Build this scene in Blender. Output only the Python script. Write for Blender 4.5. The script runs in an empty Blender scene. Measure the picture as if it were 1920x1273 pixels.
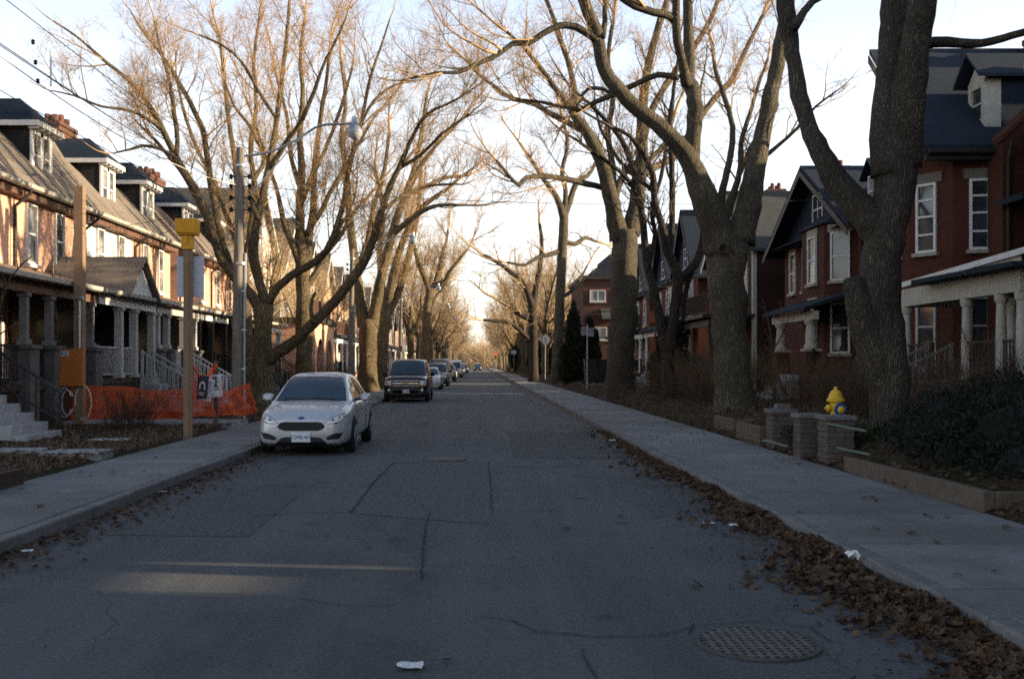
import bpy, bmesh, math, random
from mathutils import Vector, Matrix, noise as fbm
from mathutils.bvhtree import BVHTree

# ------------------------------------------------------------------ basics
scene = bpy.context.scene
COL = scene.collection
R = random.Random(11)
F, CX, CY, EYE = 1867.0, 898.0, 682.0, 1.65      # camera measured from the photograph
GZ = 0.12                                         # pavement level


def P(px, py, Y):
    """point at street distance Y that the photograph shows at px, py"""
    return Vector(((px - CX) / F * Y, Y, EYE - (py - CY) / F * Y))


OFF = {}


def tag(o, label=None, cat=None, group=None, kind=None):
    if label: o['label'] = label
    if cat: o['category'] = cat
    if group: o['group'] = group
    if kind: o['kind'] = kind
    return o


def thing(name, label, cat, loc=(0, 0, 0), group=None):
    o = bpy.data.objects.new(name, None)
    o.empty_display_size = 0.2
    COL.objects.link(o)
    o.location = loc
    OFF[o.name] = Vector(loc)
    return tag(o, label, cat, group)


def dup(root, loc, rz=0.0, sc=1.0, label=None, group=None):
    def rec(o, par):
        c = o.copy()
        COL.objects.link(c)
        if par is not None:
            c.parent = par
        for ch in list(o.children):
            rec(ch, c)
        return c
    r = rec(root, None)
    r.location = loc
    r.rotation_euler = (0, 0, rz)
    r.scale = (sc, sc, sc)
    if label: r['label'] = label
    if group: r['group'] = group
    return r


class MB:
    def __init__(self, T=None):
        self.v, self.f, self.sm = [], [], []
        self.T = T

    def pt(self, p):
        self.v.append(tuple(self.T(*p)) if self.T else tuple(p))
        return len(self.v) - 1

    def face(self, idx, smooth=False):
        self.f.append(tuple(idx)); self.sm.append(smooth)

    def quad(self, a, b, c, d):
        i = [self.pt(p) for p in (a, b, c, d)]
        self.face(i)

    def poly(self, pts):
        self.face([self.pt(p) for p in pts])

    def box(self, x0, x1, y0, y1, z0, z1):
        c = [(x0, y0, z0), (x1, y0, z0), (x1, y1, z0), (x0, y1, z0), (x0, y0, z1), (x1, y0, z1), (x1, y1, z1), (x0, y1, z1)]
        i = [self.pt(p) for p in c]
        for q in ((0, 3, 2, 1), (4, 5, 6, 7), (0, 1, 5, 4), (1, 2, 6, 5), (2, 3, 7, 6), (3, 0, 4, 7)):
            self.face([i[k] for k in q])
        return self

    def prism(self, pts, vec):
        n = len(pts)
        a = [self.pt(p) for p in pts]
        b = [self.pt((p[0] + vec[0], p[1] + vec[1], p[2] + vec[2])) for p in pts]
        self.face(a[::-1]); self.face(b)
        for k in range(n):
            self.face((a[k], a[(k + 1) % n], b[(k + 1) % n], b[k]))
        return self

    def bar(self, p, q, w, h=None, up=(0, 0, 1)):
        h = h or w
        p, q = Vector(p), Vector(q)
        t = (q - p).normalized()
        u = Vector(up)
        if abs(t.dot(u)) > 0.98: u = Vector((0, 1, 0))
        s = t.cross(u).normalized() * (w / 2)
        u = s.cross(t).normalized() * (h / 2)
        i = [self.pt(c) for c in (p - s - u, p + s - u, p + s + u, p - s + u, q - s - u, q + s - u, q + s + u, q - s + u)]
        for k in ((0, 3, 2, 1), (4, 5, 6, 7), (0, 1, 5, 4), (1, 2, 6, 5), (2, 3, 7, 6), (3, 0, 4, 7)):
            self.face([i[j] for j in k])
        return self

    def tube(self, pts, rad, n=8, cap=True):
        pts = [Vector(p) for p in pts]
        if not hasattr(rad, '__len__'): rad = [rad] * len(pts)
        nrm = None
        rings = []
        m = len(pts)
        for k in range(m):
            t = pts[min(k + 1, m - 1)] - pts[max(k - 1, 0)]
            if t.length < 1e-9: t = Vector((0, 0, 1))
            t.normalize()
            if nrm is None:
                nrm = t.orthogonal().normalized()
            else:
                nrm = nrm - t * nrm.dot(t)
                if nrm.length < 1e-6: nrm = t.orthogonal()
                nrm.normalize()
            b = t.cross(nrm)
            ring = []
            for j in range(n):
                a = 2 * math.pi * j / n
                ring.append(self.pt(pts[k] + (nrm * math.cos(a) + b * math.sin(a)) * rad[k]))
            rings.append(ring)
        for k in range(m - 1):
            for j in range(n):
                self.face((rings[k][j], rings[k][(j + 1) % n], rings[k + 1][(j + 1) % n], rings[k + 1][j]), True)
        if cap:
            self.face(rings[0][::-1]); self.face(rings[-1])
        return self

    def lathe(self, prof, n=16, o=(0, 0, 0), axis='Z', cap=True):
        rings = []
        o = Vector(o)
        for r, h in prof:
            ring = []
            for j in range(n):
                a = 2 * math.pi * j / n
                c, s = r * math.cos(a), r * math.sin(a)
                p = {'Z': (c, s, h), 'X': (h, c, s), 'Y': (s, h, c)}[axis]
                ring.append(self.pt(o + Vector(p)))
            rings.append(ring)
        for k in range(len(rings) - 1):
            for j in range(n):
                self.face((rings[k][j], rings[k][(j + 1) % n], rings[k + 1][(j + 1) % n], rings[k + 1][j]), True)
        if cap:
            self.face(rings[0][::-1]); self.face(rings[-1])
        return self

    def build(self, name, mat, parent=None, uv=True, fix=True, label=None, bevel=0.0):
        off = Vector((0, 0, 0))
        if parent is not None:
            off = OFF.get(parent.name, off)
        me = bpy.data.meshes.new(name)
        me.from_pydata([(p[0] - off.x, p[1] - off.y, p[2] - off.z) for p in self.v], [], self.f)
        me.polygons.foreach_set('use_smooth', self.sm)
        if fix:
            bm = bmesh.new(); bm.from_mesh(me)
            bmesh.ops.recalc_face_normals(bm, faces=bm.faces)
            bm.to_mesh(me); bm.free()
            if any(self.sm):
                me.set_sharp_from_angle(angle=math.radians(38))
        if uv:
            box_uv(me, off)
        me.materials.append(mat)
        o = bpy.data.objects.new(name, me)
        COL.objects.link(o)
        if parent is not None:
            o.parent = parent
            OFF[o.name] = off
        if label: o['label'] = label
        if bevel:
            md = o.modifiers.new('Bevel', 'BEVEL'); md.width = bevel; md.segments = 2; md.limit_method = 'ANGLE'
        return o


def box_uv(me, off=Vector((0, 0, 0))):
    uvl = me.uv_layers.new(name='UVMap').data
    vs = me.vertices
    for p in me.polygons:
        n = p.normal
        ax, ay, az = abs(n.x), abs(n.y), abs(n.z)
        for li in p.loop_indices:
            c = vs[me.loops[li].vertex_index].co
            x, y, z = c.x + off.x, c.y + off.y, c.z + off.z
            if az > 0.9:
                uvl[li].uv = (x, y)
            elif ax >= ay:
                uvl[li].uv = (y, z / max(0.25, math.sqrt(1 - n.z * n.z)))
            else:
                uvl[li].uv = (x, z / max(0.25, math.sqrt(1 - n.z * n.z)))


# ------------------------------------------------------------------ materials
class NT:
    def __init__(self, name):
        self.m = bpy.data.materials.new(name)
        self.m.use_nodes = True
        self.t = self.m.node_tree
        self.b = self.t.nodes['Principled BSDF']

    def n(self, kind, **kw):
        nd = self.t.nodes.new(kind)
        for k, v in kw.items():
            if k.startswith('i_'):
                key = k[2:].replace('_', ' ')
                nd.inputs[key].default_value = v
            else:
                setattr(nd, k, v)
        return nd

    def l(self, a, b): self.t.links.new(a, b)

    def mix(self, fac, a, b, blend='MIX'):
        nd = self.n('ShaderNodeMix', data_type='RGBA', blend_type=blend)
        for s, v in ((nd.inputs[0], fac), (nd.inputs[6], a), (nd.inputs[7], b)):
            if hasattr(v, 'is_output'): self.l(v, s)
            elif isinstance(v, (int, float)): s.default_value = v
            else: s.default_value = (*v, 1) if len(v) == 3 else v
        return nd.outputs[2]

    def math(self, op, a, b=0.0, c=None, clamp=False):
        nd = self.n('ShaderNodeMath', operation=op, use_clamp=clamp)
        for s, v in zip(nd.inputs, (a, b, c)):
            if v is None: continue
            if hasattr(v, 'is_output'): self.l(v, s)
            else: s.default_value = v
        return nd.outputs[0]

    def noise(self, vec, scale, detail=4, rough=0.6):
        nd = self.n('ShaderNodeTexNoise')
        nd.inputs['Scale'].default_value = scale
        nd.inputs['Detail'].default_value = detail
        nd.inputs['Roughness'].default_value = rough
        if vec is not None: self.l(vec, nd.inputs['Vector'])
        return nd.outputs['Fac']

    def ramp(self, fac, *stops):
        nd = self.n('ShaderNodeValToRGB')
        el = nd.color_ramp.elements
        while len(el) < len(stops): el.new(0.5)
        for e, (p, c) in zip(el, stops):
            e.position = p
            e.color = (c, c, c, 1) if isinstance(c, (int, float)) else (*c, 1)
        self.l(fac, nd.inputs[0])
        return nd.outputs[0]

    def coord(self, kind='Object', scale=(1, 1, 1)):
        tc = self.n('ShaderNodeTexCoord')
        if scale == (1, 1, 1): return tc.outputs[kind]
        mp = self.n('ShaderNodeMapping')
        mp.inputs['Scale'].default_value = scale
        self.l(tc.outputs[kind], mp.inputs['Vector'])
        return mp.outputs[0]

    def pos(self):
        return self.n('ShaderNodeNewGeometry').outputs['Position']

    def bump(self, h, strength=0.5, dist=0.02):
        nd = self.n('ShaderNodeBump')
        nd.inputs['Strength'].default_value = strength
        nd.inputs['Distance'].default_value = dist
        self.l(h, nd.inputs['Height'])
        self.l(nd.outputs[0], self.b.inputs['Normal'])

    def out(self, col=None, rough=None, metal=None, spec=None):
        for key, v in (('Base Color', col), ('Roughness', rough), ('Metallic', metal), ('Specular IOR Level', spec)):
            if v is None: continue
            s = self.b.inputs[key]
            if hasattr(v, 'is_output'): self.l(v, s)
            elif isinstance(v, (int, float)): s.default_value = v
            else: s.default_value = (*v, 1)
        return self.m


def simple(name, col, rough=0.7, var=0.25, scale=6.0, bump=0.15, metal=0.0, spec=0.4, dist=0.01):
    """painted / worn surface: two scales of noise in colour, roughness and bump"""
    t = NT(name)
    v = t.pos()
    a = t.noise(v, scale, 5, 0.65)
    b = t.noise(v, scale * 9, 3, 0.6)
    c1 = tuple(c * (1 - var) for c in col)
    c2 = tuple(min(1, c * (1 + var)) for c in col)
    k = t.math('ADD', t.math('MULTIPLY', a, 0.65), t.math('MULTIPLY', b, 0.35))
    base = t.mix(t.ramp(k, (0.34, 0.0), (0.66, 1.0)), c1, c2)
    if bump: t.bump(t.math('ADD', a, t.math('MULTIPLY', b, 0.5)), bump, dist)
    return t.out(base, t.math('MULTIPLY_ADD', b, 0.25, rough - 0.12), metal, spec)


def brick_mat(name, c1, c2, mortar, dirt=0.5, scale=1.0):
    t = NT(name)
    tc = t.n('ShaderNodeTexCoord')
    bk = t.n('ShaderNodeTexBrick')
    t.l(tc.outputs['UV'], bk.inputs['Vector'])
    bk.inputs['Color1'].default_value = (*c1, 1)
    bk.inputs['Color2'].default_value = (*c2, 1)
    bk.inputs['Mortar'].default_value = (*mortar, 1)
    bk.inputs['Scale'].default_value = scale
    bk.inputs['Mortar Size'].default_value = 0.008
    bk.inputs['Mortar Smooth'].default_value = 0.2
    bk.inputs['Brick Width'].default_value = 0.22
    bk.inputs['Row Height'].default_value = 0.075
    v = t.pos()
    n1 = t.noise(v, 0.7, 6, 0.65)
    n2 = t.noise(v, 9, 4, 0.6)
    c = t.mix(t.ramp(n1, (0.35, dirt), (0.7, 0.0)), bk.outputs['Color'], tuple(x * 0.4 for x in c1))
    c = t.mix(t.math('MULTIPLY', n2, 0.35), c, tuple(min(1, x * 1.35) for x in c2))
    t.bump(t.math('ADD', t.math('MULTIPLY', bk.outputs['Fac'], -0.6), n2), 0.4, 0.008)
    return t.out(c, 0.85, 0, 0.25)


def shingle_mat(name, c1, c2, moss=None):
    t = NT(name)
    tc = t.n('ShaderNodeTexCoord')
    bk = t.n('ShaderNodeTexBrick')
    t.l(tc.outputs['UV'], bk.inputs['Vector'])
    bk.inputs['Color1'].default_value = (*c1, 1)
    bk.inputs['Color2'].default_value = (*c2, 1)
    bk.inputs['Mortar'].default_value = (*[x * 0.35 for x in c1], 1)
    bk.inputs['Mortar Size'].default_value = 0.012
    bk.inputs['Brick Width'].default_value = 0.34
    bk.inputs['Row Height'].default_value = 0.16
    v = t.pos()
    n1 = t.noise(v, 1.1, 6, 0.7)
    n2 = t.noise(v, 22, 3, 0.6)
    c = t.mix(t.ramp(n1, (0.4, 0.0), (0.75, 0.6)), bk.outputs['Color'], moss or tuple(x * 0.5 for x in c1))
    c = t.mix(t.math('MULTIPLY', n2, 0.4), c, tuple(min(1, x * 1.5) for x in c2))
    t.bump(t.math('ADD', t.math('MULTIPLY', bk.outputs['Fac'], -1.0), n2), 0.5, 0.012)
    return t.out(c, 0.85, 0, 0.2)


def bark_mat(name, lo, hi, zscale=0.16, scale=13.0, strength=0.9, moss=0.0, dist=0.035):
    t = NT(name)
    g = t.n('ShaderNodeNewGeometry').outputs['Position']
    mp = t.n('ShaderNodeMapping'); mp.inputs['Scale'].default_value = (1, 1, zscale)
    t.l(g, mp.inputs['Vector'])
    wob = t.n('ShaderNodeTexNoise'); wob.inputs['Scale'].default_value = 3.0
    t.l(g, wob.inputs['Vector'])
    ad = t.n('ShaderNodeVectorMath', operation='MULTIPLY_ADD')
    t.l(wob.outputs['Color'], ad.inputs[0]); ad.inputs[1].default_value = (0.12, 0.12, 0.05); t.l(mp.outputs[0], ad.inputs[2])
    vo = t.n('ShaderNodeTexVoronoi', feature='DISTANCE_TO_EDGE'); vo.inputs['Scale'].default_value = scale
    t.l(ad.outputs[0], vo.inputs['Vector'])
    fine = t.noise(ad.outputs[0], scale * 3, 5, 0.7)
    big = t.noise(g, 0.9, 4, 0.6)
    ridge = t.ramp(vo.outputs['Distance'], (0.0, 0.0), (0.32, 1.0))
    h = t.math('ADD', t.math('MULTIPLY', ridge, 0.7), t.math('MULTIPLY', fine, 0.5))
    c = t.mix(t.ramp(h, (0.2, 0.0), (0.95, 1.0)), lo, hi)
    c = t.mix(t.ramp(big, (0.4, 0.0), (0.65, 0.5)), c, tuple(x * 0.6 for x in lo))
    if moss:
        c = t.mix(t.math('MULTIPLY', t.ramp(t.noise(g, 2.3, 4), (0.45, 0.0), (0.62, 1.0)), moss), c, (0.11, 0.105, 0.03))
    t.bump(h, strength, dist)
    return t.out(c, 0.9, 0, 0.15)


def glass_mat(name, tint=(0.018, 0.022, 0.026), rough=0.06, curtain=None):
    t = NT(name)
    v = t.pos()
    n = t.noise(v, 1.6, 3)
    c2 = curtain or tuple(x * 2.5 for x in tint)
    c = t.mix(t.ramp(n, (0.42, 0.0), (0.62, 1.0)), tint, c2)
    t.bump(t.noise(v, 1.3, 1), 0.05, 0.02)
    return t.out(c, rough, 0, 0.9)


def paint_mat(name, col, flake=0.1, metal=0.4, rough=0.32):
    t = NT(name)
    v = t.coord('Object')
    n = t.noise(v, 350, 1)
    d = t.noise(v, 3.0, 5, 0.65)
    c = t.mix(t.math('MULTIPLY', n, flake * 2), tuple(x * 0.9 for x in col), tuple(min(1, x * 1.15) for x in col))
    sep = t.n('ShaderNodeSeparateXYZ'); t.l(v, sep.inputs[0])
    low = t.ramp(t.math('ADD', sep.outputs[2], t.math('MULTIPLY', d, 0.35)), (0.3, 1.0), (0.75, 0.0))
    c = t.mix(t.math('MULTIPLY', low, 0.45), c, (0.10, 0.09, 0.075))
    t.b.inputs['Coat Weight'].default_value = 0.6
    t.b.inputs['Coat Roughness'].default_value = 0.06
    return t.out(c, t.math('MULTIPLY_ADD', d, 0.25, rough - 0.1), metal, 0.5)


M = {}


def emis(name, col, s):
    t = NT(name)
    t.b.inputs['Emission Color'].default_value = (*col, 1)
    t.b.inputs['Emission Strength'].default_value = s
    return t.out(col, 0.4)


def make_materials():
    # --- asphalt
    t = NT('asphalt')
    v = t.pos()
    sp = t.noise(v, 110, 2, 0.5)
    sp2 = t.noise(v, 30, 4, 0.75)
    big = t.noise(v, 0.55, 5, 0.6)
    mp = t.n('ShaderNodeMapping'); mp.inputs['Scale'].default_value = (1.4, 0.06, 1); t.l(v, mp.inputs[0])
    lane = t.noise(mp.outputs[0], 1.0, 3)
    k = t.math('ADD', t.math('MULTIPLY', sp, 0.45), t.math('MULTIPLY', sp2, 0.55))
    c = t.mix(t.ramp(k, (0.36, 0.0), (0.66, 1.0)), (0.032, 0.035, 0.038), (0.165, 0.169, 0.172))
    c = t.mix(t.math('MULTIPLY', t.ramp(lane, (0.38, 0.0), (0.62, 1.0)), 0.55), c, (0.040, 0.043, 0.048))
    c = t.mix(t.math('MULTIPLY', t.ramp(big, (0.46, 0.0), (0.56, 1.0)), 0.45), c, (0.108, 0.112, 0.114))
    # oil spots
    sv = t.n('ShaderNodeTexVoronoi'); sv.inputs['Scale'].default_value = 0.9; t.l(v, sv.inputs['Vector'])
    sd = t.math('ADD', sv.outputs['Distance'], t.math('MULTIPLY', t.noise(v, 9, 3), 0.12))
    c = t.mix(t.math('MULTIPLY', t.ramp(sd, (0.10, 1.0), (0.17, 0.0)), 0.6), c, (0.018, 0.018, 0.018))
    # fine cracks
    wv = t.n('ShaderNodeTexNoise'); wv.inputs['Scale'].default_value = 1.7; wv.inputs['Detail'].default_value = 5; t.l(v, wv.inputs['Vector'])
    va = t.n('ShaderNodeVectorMath', operation='MULTIPLY_ADD'); t.l(wv.outputs['Color'], va.inputs[0]); va.inputs[1].default_value = (0.8, 0.8, 0.0); t.l(v, va.inputs[2])
    cr = t.n('ShaderNodeTexVoronoi', feature='DISTANCE_TO_EDGE'); cr.inputs['Scale'].default_value = 0.33; t.l(va.outputs[0], cr.inputs['Vector'])
    crm = t.math('MULTIPLY', t.ramp(cr.outputs['Distance'], (0.0015, 1.0), (0.004, 0.0)), t.ramp(t.noise(v, 0.4, 2), (0.46, 0.0), (0.56, 0.55)))
    c = t.mix(crm, c, (0.010, 0.010, 0.010))
    # gutter dirt both sides
    sx = t.n('ShaderNodeSeparateXYZ'); t.l(v, sx.inputs[0])
    dl = t.ramp(t.math('MULTIPLY_ADD', sx.outputs[0], -1.0, -3.0), (0.0, 0.0), (1.0, 1.0))
    dr = t.ramp(t.math('MULTIPLY_ADD', sx.outputs[0], 1.0, -2.2), (0.0, 0.0), (0.8, 1.0))
    mpd = t.n('ShaderNodeMapping'); mpd.inputs['Scale'].default_value = (1.6, 0.9, 1); t.l(v, mpd.inputs[0])
    dn = t.noise(mpd.outputs[0], 1.4, 7, 0.72)
    d = t.math('ADD', t.math('MAXIMUM', t.math('MULTIPLY', dl, 0.75), dr), t.math('MULTIPLY_ADD', dn, 1.6, -1.15))
    c = t.mix(t.ramp(d, (0.30, 0.0), (0.42, 0.85)), c, t.mix(t.noise(v, 40, 3), (0.05, 0.030, 0.020), (0.13, 0.082, 0.055)))
    t.bump(t.math('ADD', k, t.math('MULTIPLY', crm, -1.0)), 0.55, 0.012)
    M['asphalt'] = t.out(c, 0.82, 0, 0.35)
    M['patch'] = simple('asphalt_patch', (0.108, 0.109, 0.110), 0.9, 0.75, 30, 0.5, 0, 0.2)
    M['tar'] = simple('tar', (0.062, 0.063, 0.065), 0.98, 0.3, 20, 0.2, 0, 0.05)
    # --- concrete pavement
    t = NT('concrete')
    v = t.pos()
    a = t.noise(v, 1.1, 6, 0.65); b = t.noise(v, 45, 3, 0.6)
    c = t.mix(t.ramp(a, (0.35, 0.0), (0.65, 1.0)), (0.215, 0.215, 0.213), (0.32, 0.318, 0.312))
    c = t.mix(t.math('MULTIPLY', b, 0.5), c, (0.16, 0.16, 0.16))
    sx = t.n('ShaderNodeSeparateXYZ'); t.l(v, sx.inputs[0])
    w = t.math('ADD', sx.outputs[1], t.math('MULTIPLY', t.noise(v, 3, 2), 0.04))
    j = t.math('PINGPONG', w, 0.85)
    jm = t.ramp(j, (0.009, 1.0), (0.020, 0.0))
    slab = t.n('ShaderNodeTexWhiteNoise', noise_dimensions='1D')
    t.l(t.math('FLOOR', t.math('DIVIDE', w, 1.7)), slab.inputs['W'])
    c = t.mix(t.math('MULTIPLY', slab.outputs['Value'], 0.55), c, (0.125, 0.12, 0.115))
    c = t.mix(t.math('MULTIPLY', jm, 0.75), c, (0.04, 0.038, 0.035))
    c = t.mix(t.ramp(t.noise(v, 0.35, 6, 0.7), (0.46, 0.0), (0.62, 0.7)), c, (0.125, 0.112, 0.10))
    t.bump(t.math('SUBTRACT', b, t.math('MULTIPLY', jm, 2.0)), 0.35, 0.01)
    M['concrete'] = t.out(c, 0.85, 0, 0.3)
    M['kerb'] = simple('kerb_concrete', (0.16, 0.155, 0.15), 0.85, 0.35, 3, 0.4)
    M['path'] = simple('path_concrete', (0.30, 0.30, 0.30), 0.85, 0.2, 3, 0.25)
    M['stone'] = simple('grey_stone', (0.15, 0.143, 0.136), 0.85, 0.35, 4, 0.5)
    M['col_grey'] = simple('column_grey', (0.40, 0.39, 0.37), 0.7, 0.2, 5, 0.15)
    M['dark_stone'] = simple('dark_stone', (0.10, 0.095, 0.09), 0.85, 0.35, 4, 0.5)
    M['step'] = simple('step_concrete', (0.34, 0.34, 0.34), 0.85, 0.25, 4, 0.3)
    # --- soil with leaf litter
    t = NT('soil')
    v = t.pos()
    vo = t.n('ShaderNodeTexVoronoi'); vo.inputs['Scale'].default_value = 13; t.l(v, vo.inputs['Vector'])
    n = t.noise(v, 0.9, 6, 0.65); f = t.noise(v, 30, 4, 0.7)
    cs = t.n('ShaderNodeSeparateColor'); t.l(vo.outputs['Color'], cs.inputs[0])
    c = t.mix(cs.outputs[0], (0.022, 0.014, 0.009), (0.115, 0.070, 0.040))
    c = t.mix(t.ramp(n, (0.42, 0.0), (0.6, 0.75)), c, t.mix(f, (0.018, 0.020, 0.008), (0.065, 0.062, 0.030)))
    t.bump(t.math('ADD', vo.outputs['Distance'], f), 0.9, 0.04)
    M['soil'] = t.out(c, 0.95, 0, 0.1)
    M['far_ground'] = simple('far_ground', (0.06, 0.05, 0.03), 0.95, 0.4, 0.3, 0.2)
    # --- masonry
    M['brick_orange'] = brick_mat('brick_orange', (0.68, 0.35, 0.22), (0.73, 0.41, 0.27), (0.68, 0.52, 0.40), 0.25)
    M['brick_pink'] = brick_mat('brick_pink', (0.64, 0.34, 0.22), (0.70, 0.41, 0.28), (0.66, 0.50, 0.38), 0.25)
    M['stucco'] = simple('white_stucco', (0.76, 0.74, 0.70), 0.9, 0.12, 4, 0.3)
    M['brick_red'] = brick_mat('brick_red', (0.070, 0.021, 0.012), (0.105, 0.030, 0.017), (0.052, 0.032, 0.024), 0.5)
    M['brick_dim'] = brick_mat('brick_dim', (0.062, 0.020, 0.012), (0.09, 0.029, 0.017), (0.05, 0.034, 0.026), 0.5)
    M['stone_lintel'] = simple('stone_lintel', (0.15, 0.135, 0.115), 0.85, 0.25, 6, 0.3)
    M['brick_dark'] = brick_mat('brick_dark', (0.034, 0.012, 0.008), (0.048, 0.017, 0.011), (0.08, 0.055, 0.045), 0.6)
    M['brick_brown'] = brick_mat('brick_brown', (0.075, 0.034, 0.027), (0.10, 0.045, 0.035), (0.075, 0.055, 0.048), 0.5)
    M['brick_chim'] = brick_mat('brick_chimney', (0.12, 0.05, 0.035), (0.17, 0.075, 0.052), (0.12, 0.085, 0.07), 0.6)
    M['brick_grey'] = brick_mat('brick_grey', (0.088, 0.070, 0.058), (0.14, 0.112, 0.094), (0.06, 0.052, 0.046), 0.5, 0.75)
    M['shingle'] = shingle_mat('shingle_brown', (0.17, 0.14, 0.115), (0.25, 0.21, 0.175), (0.085, 0.075, 0.06))
    M['shingle_porch'] = shingle_mat('shingle_porch', (0.20, 0.15, 0.12), (0.28, 0.21, 0.165))
    M['slate'] = shingle_mat('slate_blue', (0.011, 0.018, 0.030), (0.022, 0.033, 0.050), (0.010, 0.014, 0.02))
    M['slate_grey'] = shingle_mat('slate_grey', (0.045, 0.05, 0.05), (0.075, 0.08, 0.078))
    M['cheek'] = shingle_mat('dark_cheek_slate', (0.018, 0.018, 0.019), (0.03, 0.03, 0.031))
    M['white'] = simple('white_paint', (0.70, 0.69, 0.66), 0.6, 0.12, 5, 0.12)
    M['cream'] = simple('cream_paint', (0.44, 0.41, 0.35), 0.7, 0.15, 5, 0.15)
    M['sand'] = simple('sandstone', (0.36, 0.32, 0.26), 0.85, 0.25, 6, 0.3)
    M['dark_trim'] = simple('dark_trim', (0.028, 0.025, 0.022), 0.6, 0.4, 5, 0.1)
    M['brown_trim'] = simple('brown_trim', (0.13, 0.07, 0.045), 0.6, 0.35, 5, 0.15)
    M['black_metal'] = simple('black_metal', (0.018, 0.018, 0.02), 0.45, 0.3, 12, 0.1, 0.5)
    M['grey_metal'] = simple('grey_metal', (0.30, 0.31, 0.32), 0.45, 0.2, 8, 0.1, 0.7)
    M['galv'] = simple('galvanised', (0.42, 0.44, 0.46), 0.4, 0.15, 8, 0.05, 0.8)
    M['timber'] = simple('new_timber', (0.235, 0.150, 0.092), 0.75, 0.2, 3, 0.25)
    M['timber_old'] = simple('old_timber', (0.11, 0.085, 0.062), 0.85, 0.35, 6, 0.5)
    M['timber_dark'] = simple('dark_timber', (0.055, 0.033, 0.024), 0.85, 0.4, 5, 0.4)
    t = NT('pole_wood')
    v = t.pos()
    mp = t.n('ShaderNodeMapping'); mp.inputs['Scale'].default_value = (1, 1, 0.05); t.l(v, mp.inputs[0])
    g = t.noise(mp.outputs[0], 26, 5, 0.7)
    c = t.mix(t.ramp(g, (0.35, 0.0), (0.65, 1.0)), (0.11, 0.095, 0.08), (0.25, 0.22, 0.19))
    t.bump(g, 0.5, 0.015)
    M['pole'] = t.out(c, 0.85, 0, 0.2)
    M['box_orange'] = simple('orange_panel', (0.42, 0.125, 0.018), 0.65, 0.15, 5, 0.1)
    M['yellow'] = simple('yellow_paint', (0.72, 0.34, 0.015), 0.6, 0.15, 7, 0.12)
    M['hyd_yellow'] = simple('hydrant_yellow', (0.74, 0.46, 0.03), 0.42, 0.18, 14, 0.15)
    M['hyd_blue'] = simple('hydrant_blue', (0.03, 0.09, 0.42), 0.4, 0.2, 14, 0.1)
    M['mesh'] = simple('orange_mesh', (0.85, 0.10, 0.012), 0.6, 0.2, 3, 0.0)
    M['sign_white'] = simple('sign_white', (0.50, 0.50, 0.56), 0.5, 0.06, 2, 0.03)
    M['paper'] = simple('paper', (0.74, 0.74, 0.74), 0.9, 0.06, 4, 0.2)
    M['paper_dark'] = simple('paper_dark', (0.03, 0.035, 0.05), 0.6, 0.2, 10, 0.05)
    M['print'] = simple('print_ink', (0.10, 0.10, 0.12), 0.8, 0.2, 30, 0.0)
    M['print_grey'] = simple('print_grey', (0.34, 0.34, 0.36), 0.8, 0.1, 30, 0.0)
    M['rope'] = simple('white_cable', (0.6, 0.55, 0.5), 0.6, 0.2, 8, 0.1)
    M['wire'] = simple('wire', (0.03, 0.03, 0.032), 0.6, 0.2, 3, 0.0)
    M['wire_pale'] = simple('pale_wire', (0.55, 0.5, 0.44), 0.6, 0.1, 3, 0.0)
    M['iron'] = simple('cast_iron', (0.13, 0.125, 0.12), 0.65, 0.45, 18, 0.3, 0.6)
    M['hole'] = simple('grate_dark', (0.008, 0.008, 0.008), 0.95, 0.2, 10, 0.0)
    M['glass'] = glass_mat('window_glass')
    M['glass_curtain'] = glass_mat('window_glass_curtain', (0.03, 0.03, 0.03), 0.08, (0.30, 0.28, 0.25))
    M['glass_blind'] = glass_mat('window_glass_blind', (0.20, 0.21, 0.22), 0.1, (0.34, 0.34, 0.34))
    M['door'] = simple('dark_door', (0.05, 0.028, 0.02), 0.5, 0.3, 5, 0.1)
    M['lamp_warm'] = emis('warm_bulb', (1.0, 0.62, 0.25), 6)
    M['red_light'] = emis('red_signal', (1.0, 0.05, 0.03), 3)
    # --- vegetation
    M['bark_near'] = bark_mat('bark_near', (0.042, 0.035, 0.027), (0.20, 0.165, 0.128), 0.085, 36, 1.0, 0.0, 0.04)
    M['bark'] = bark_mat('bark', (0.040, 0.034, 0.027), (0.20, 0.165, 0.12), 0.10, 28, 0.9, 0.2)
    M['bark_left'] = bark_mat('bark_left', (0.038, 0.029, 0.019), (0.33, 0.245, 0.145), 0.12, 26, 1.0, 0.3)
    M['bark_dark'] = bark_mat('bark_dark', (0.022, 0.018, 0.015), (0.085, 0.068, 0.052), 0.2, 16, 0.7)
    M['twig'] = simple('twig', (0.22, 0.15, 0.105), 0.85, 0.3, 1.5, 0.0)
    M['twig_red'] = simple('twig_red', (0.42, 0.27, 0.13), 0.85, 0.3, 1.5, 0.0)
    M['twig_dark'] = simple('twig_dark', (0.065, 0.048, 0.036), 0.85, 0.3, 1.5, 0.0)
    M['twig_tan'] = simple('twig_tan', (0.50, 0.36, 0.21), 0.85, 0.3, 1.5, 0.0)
    M['shrub_brown'] = simple('shrub_brown', (0.10, 0.062, 0.038), 0.9, 0.4, 2, 0.0)
    M['yew'] = simple('yew_leaf', (0.006, 0.011, 0.004), 0.7, 0.5, 5, 0.0)
    M['thuja'] = simple('thuja_leaf', (0.013, 0.022, 0.006), 0.75, 0.5, 3, 0.0)
    M['ivy'] = simple('ivy_leaf', (0.025, 0.045, 0.015), 0.6, 0.5, 4, 0.0)
    t = NT('dead_leaf')
    oi = t.n('ShaderNodeTexCoord')
    n = t.noise(t.pos(), 8, 2)
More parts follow.
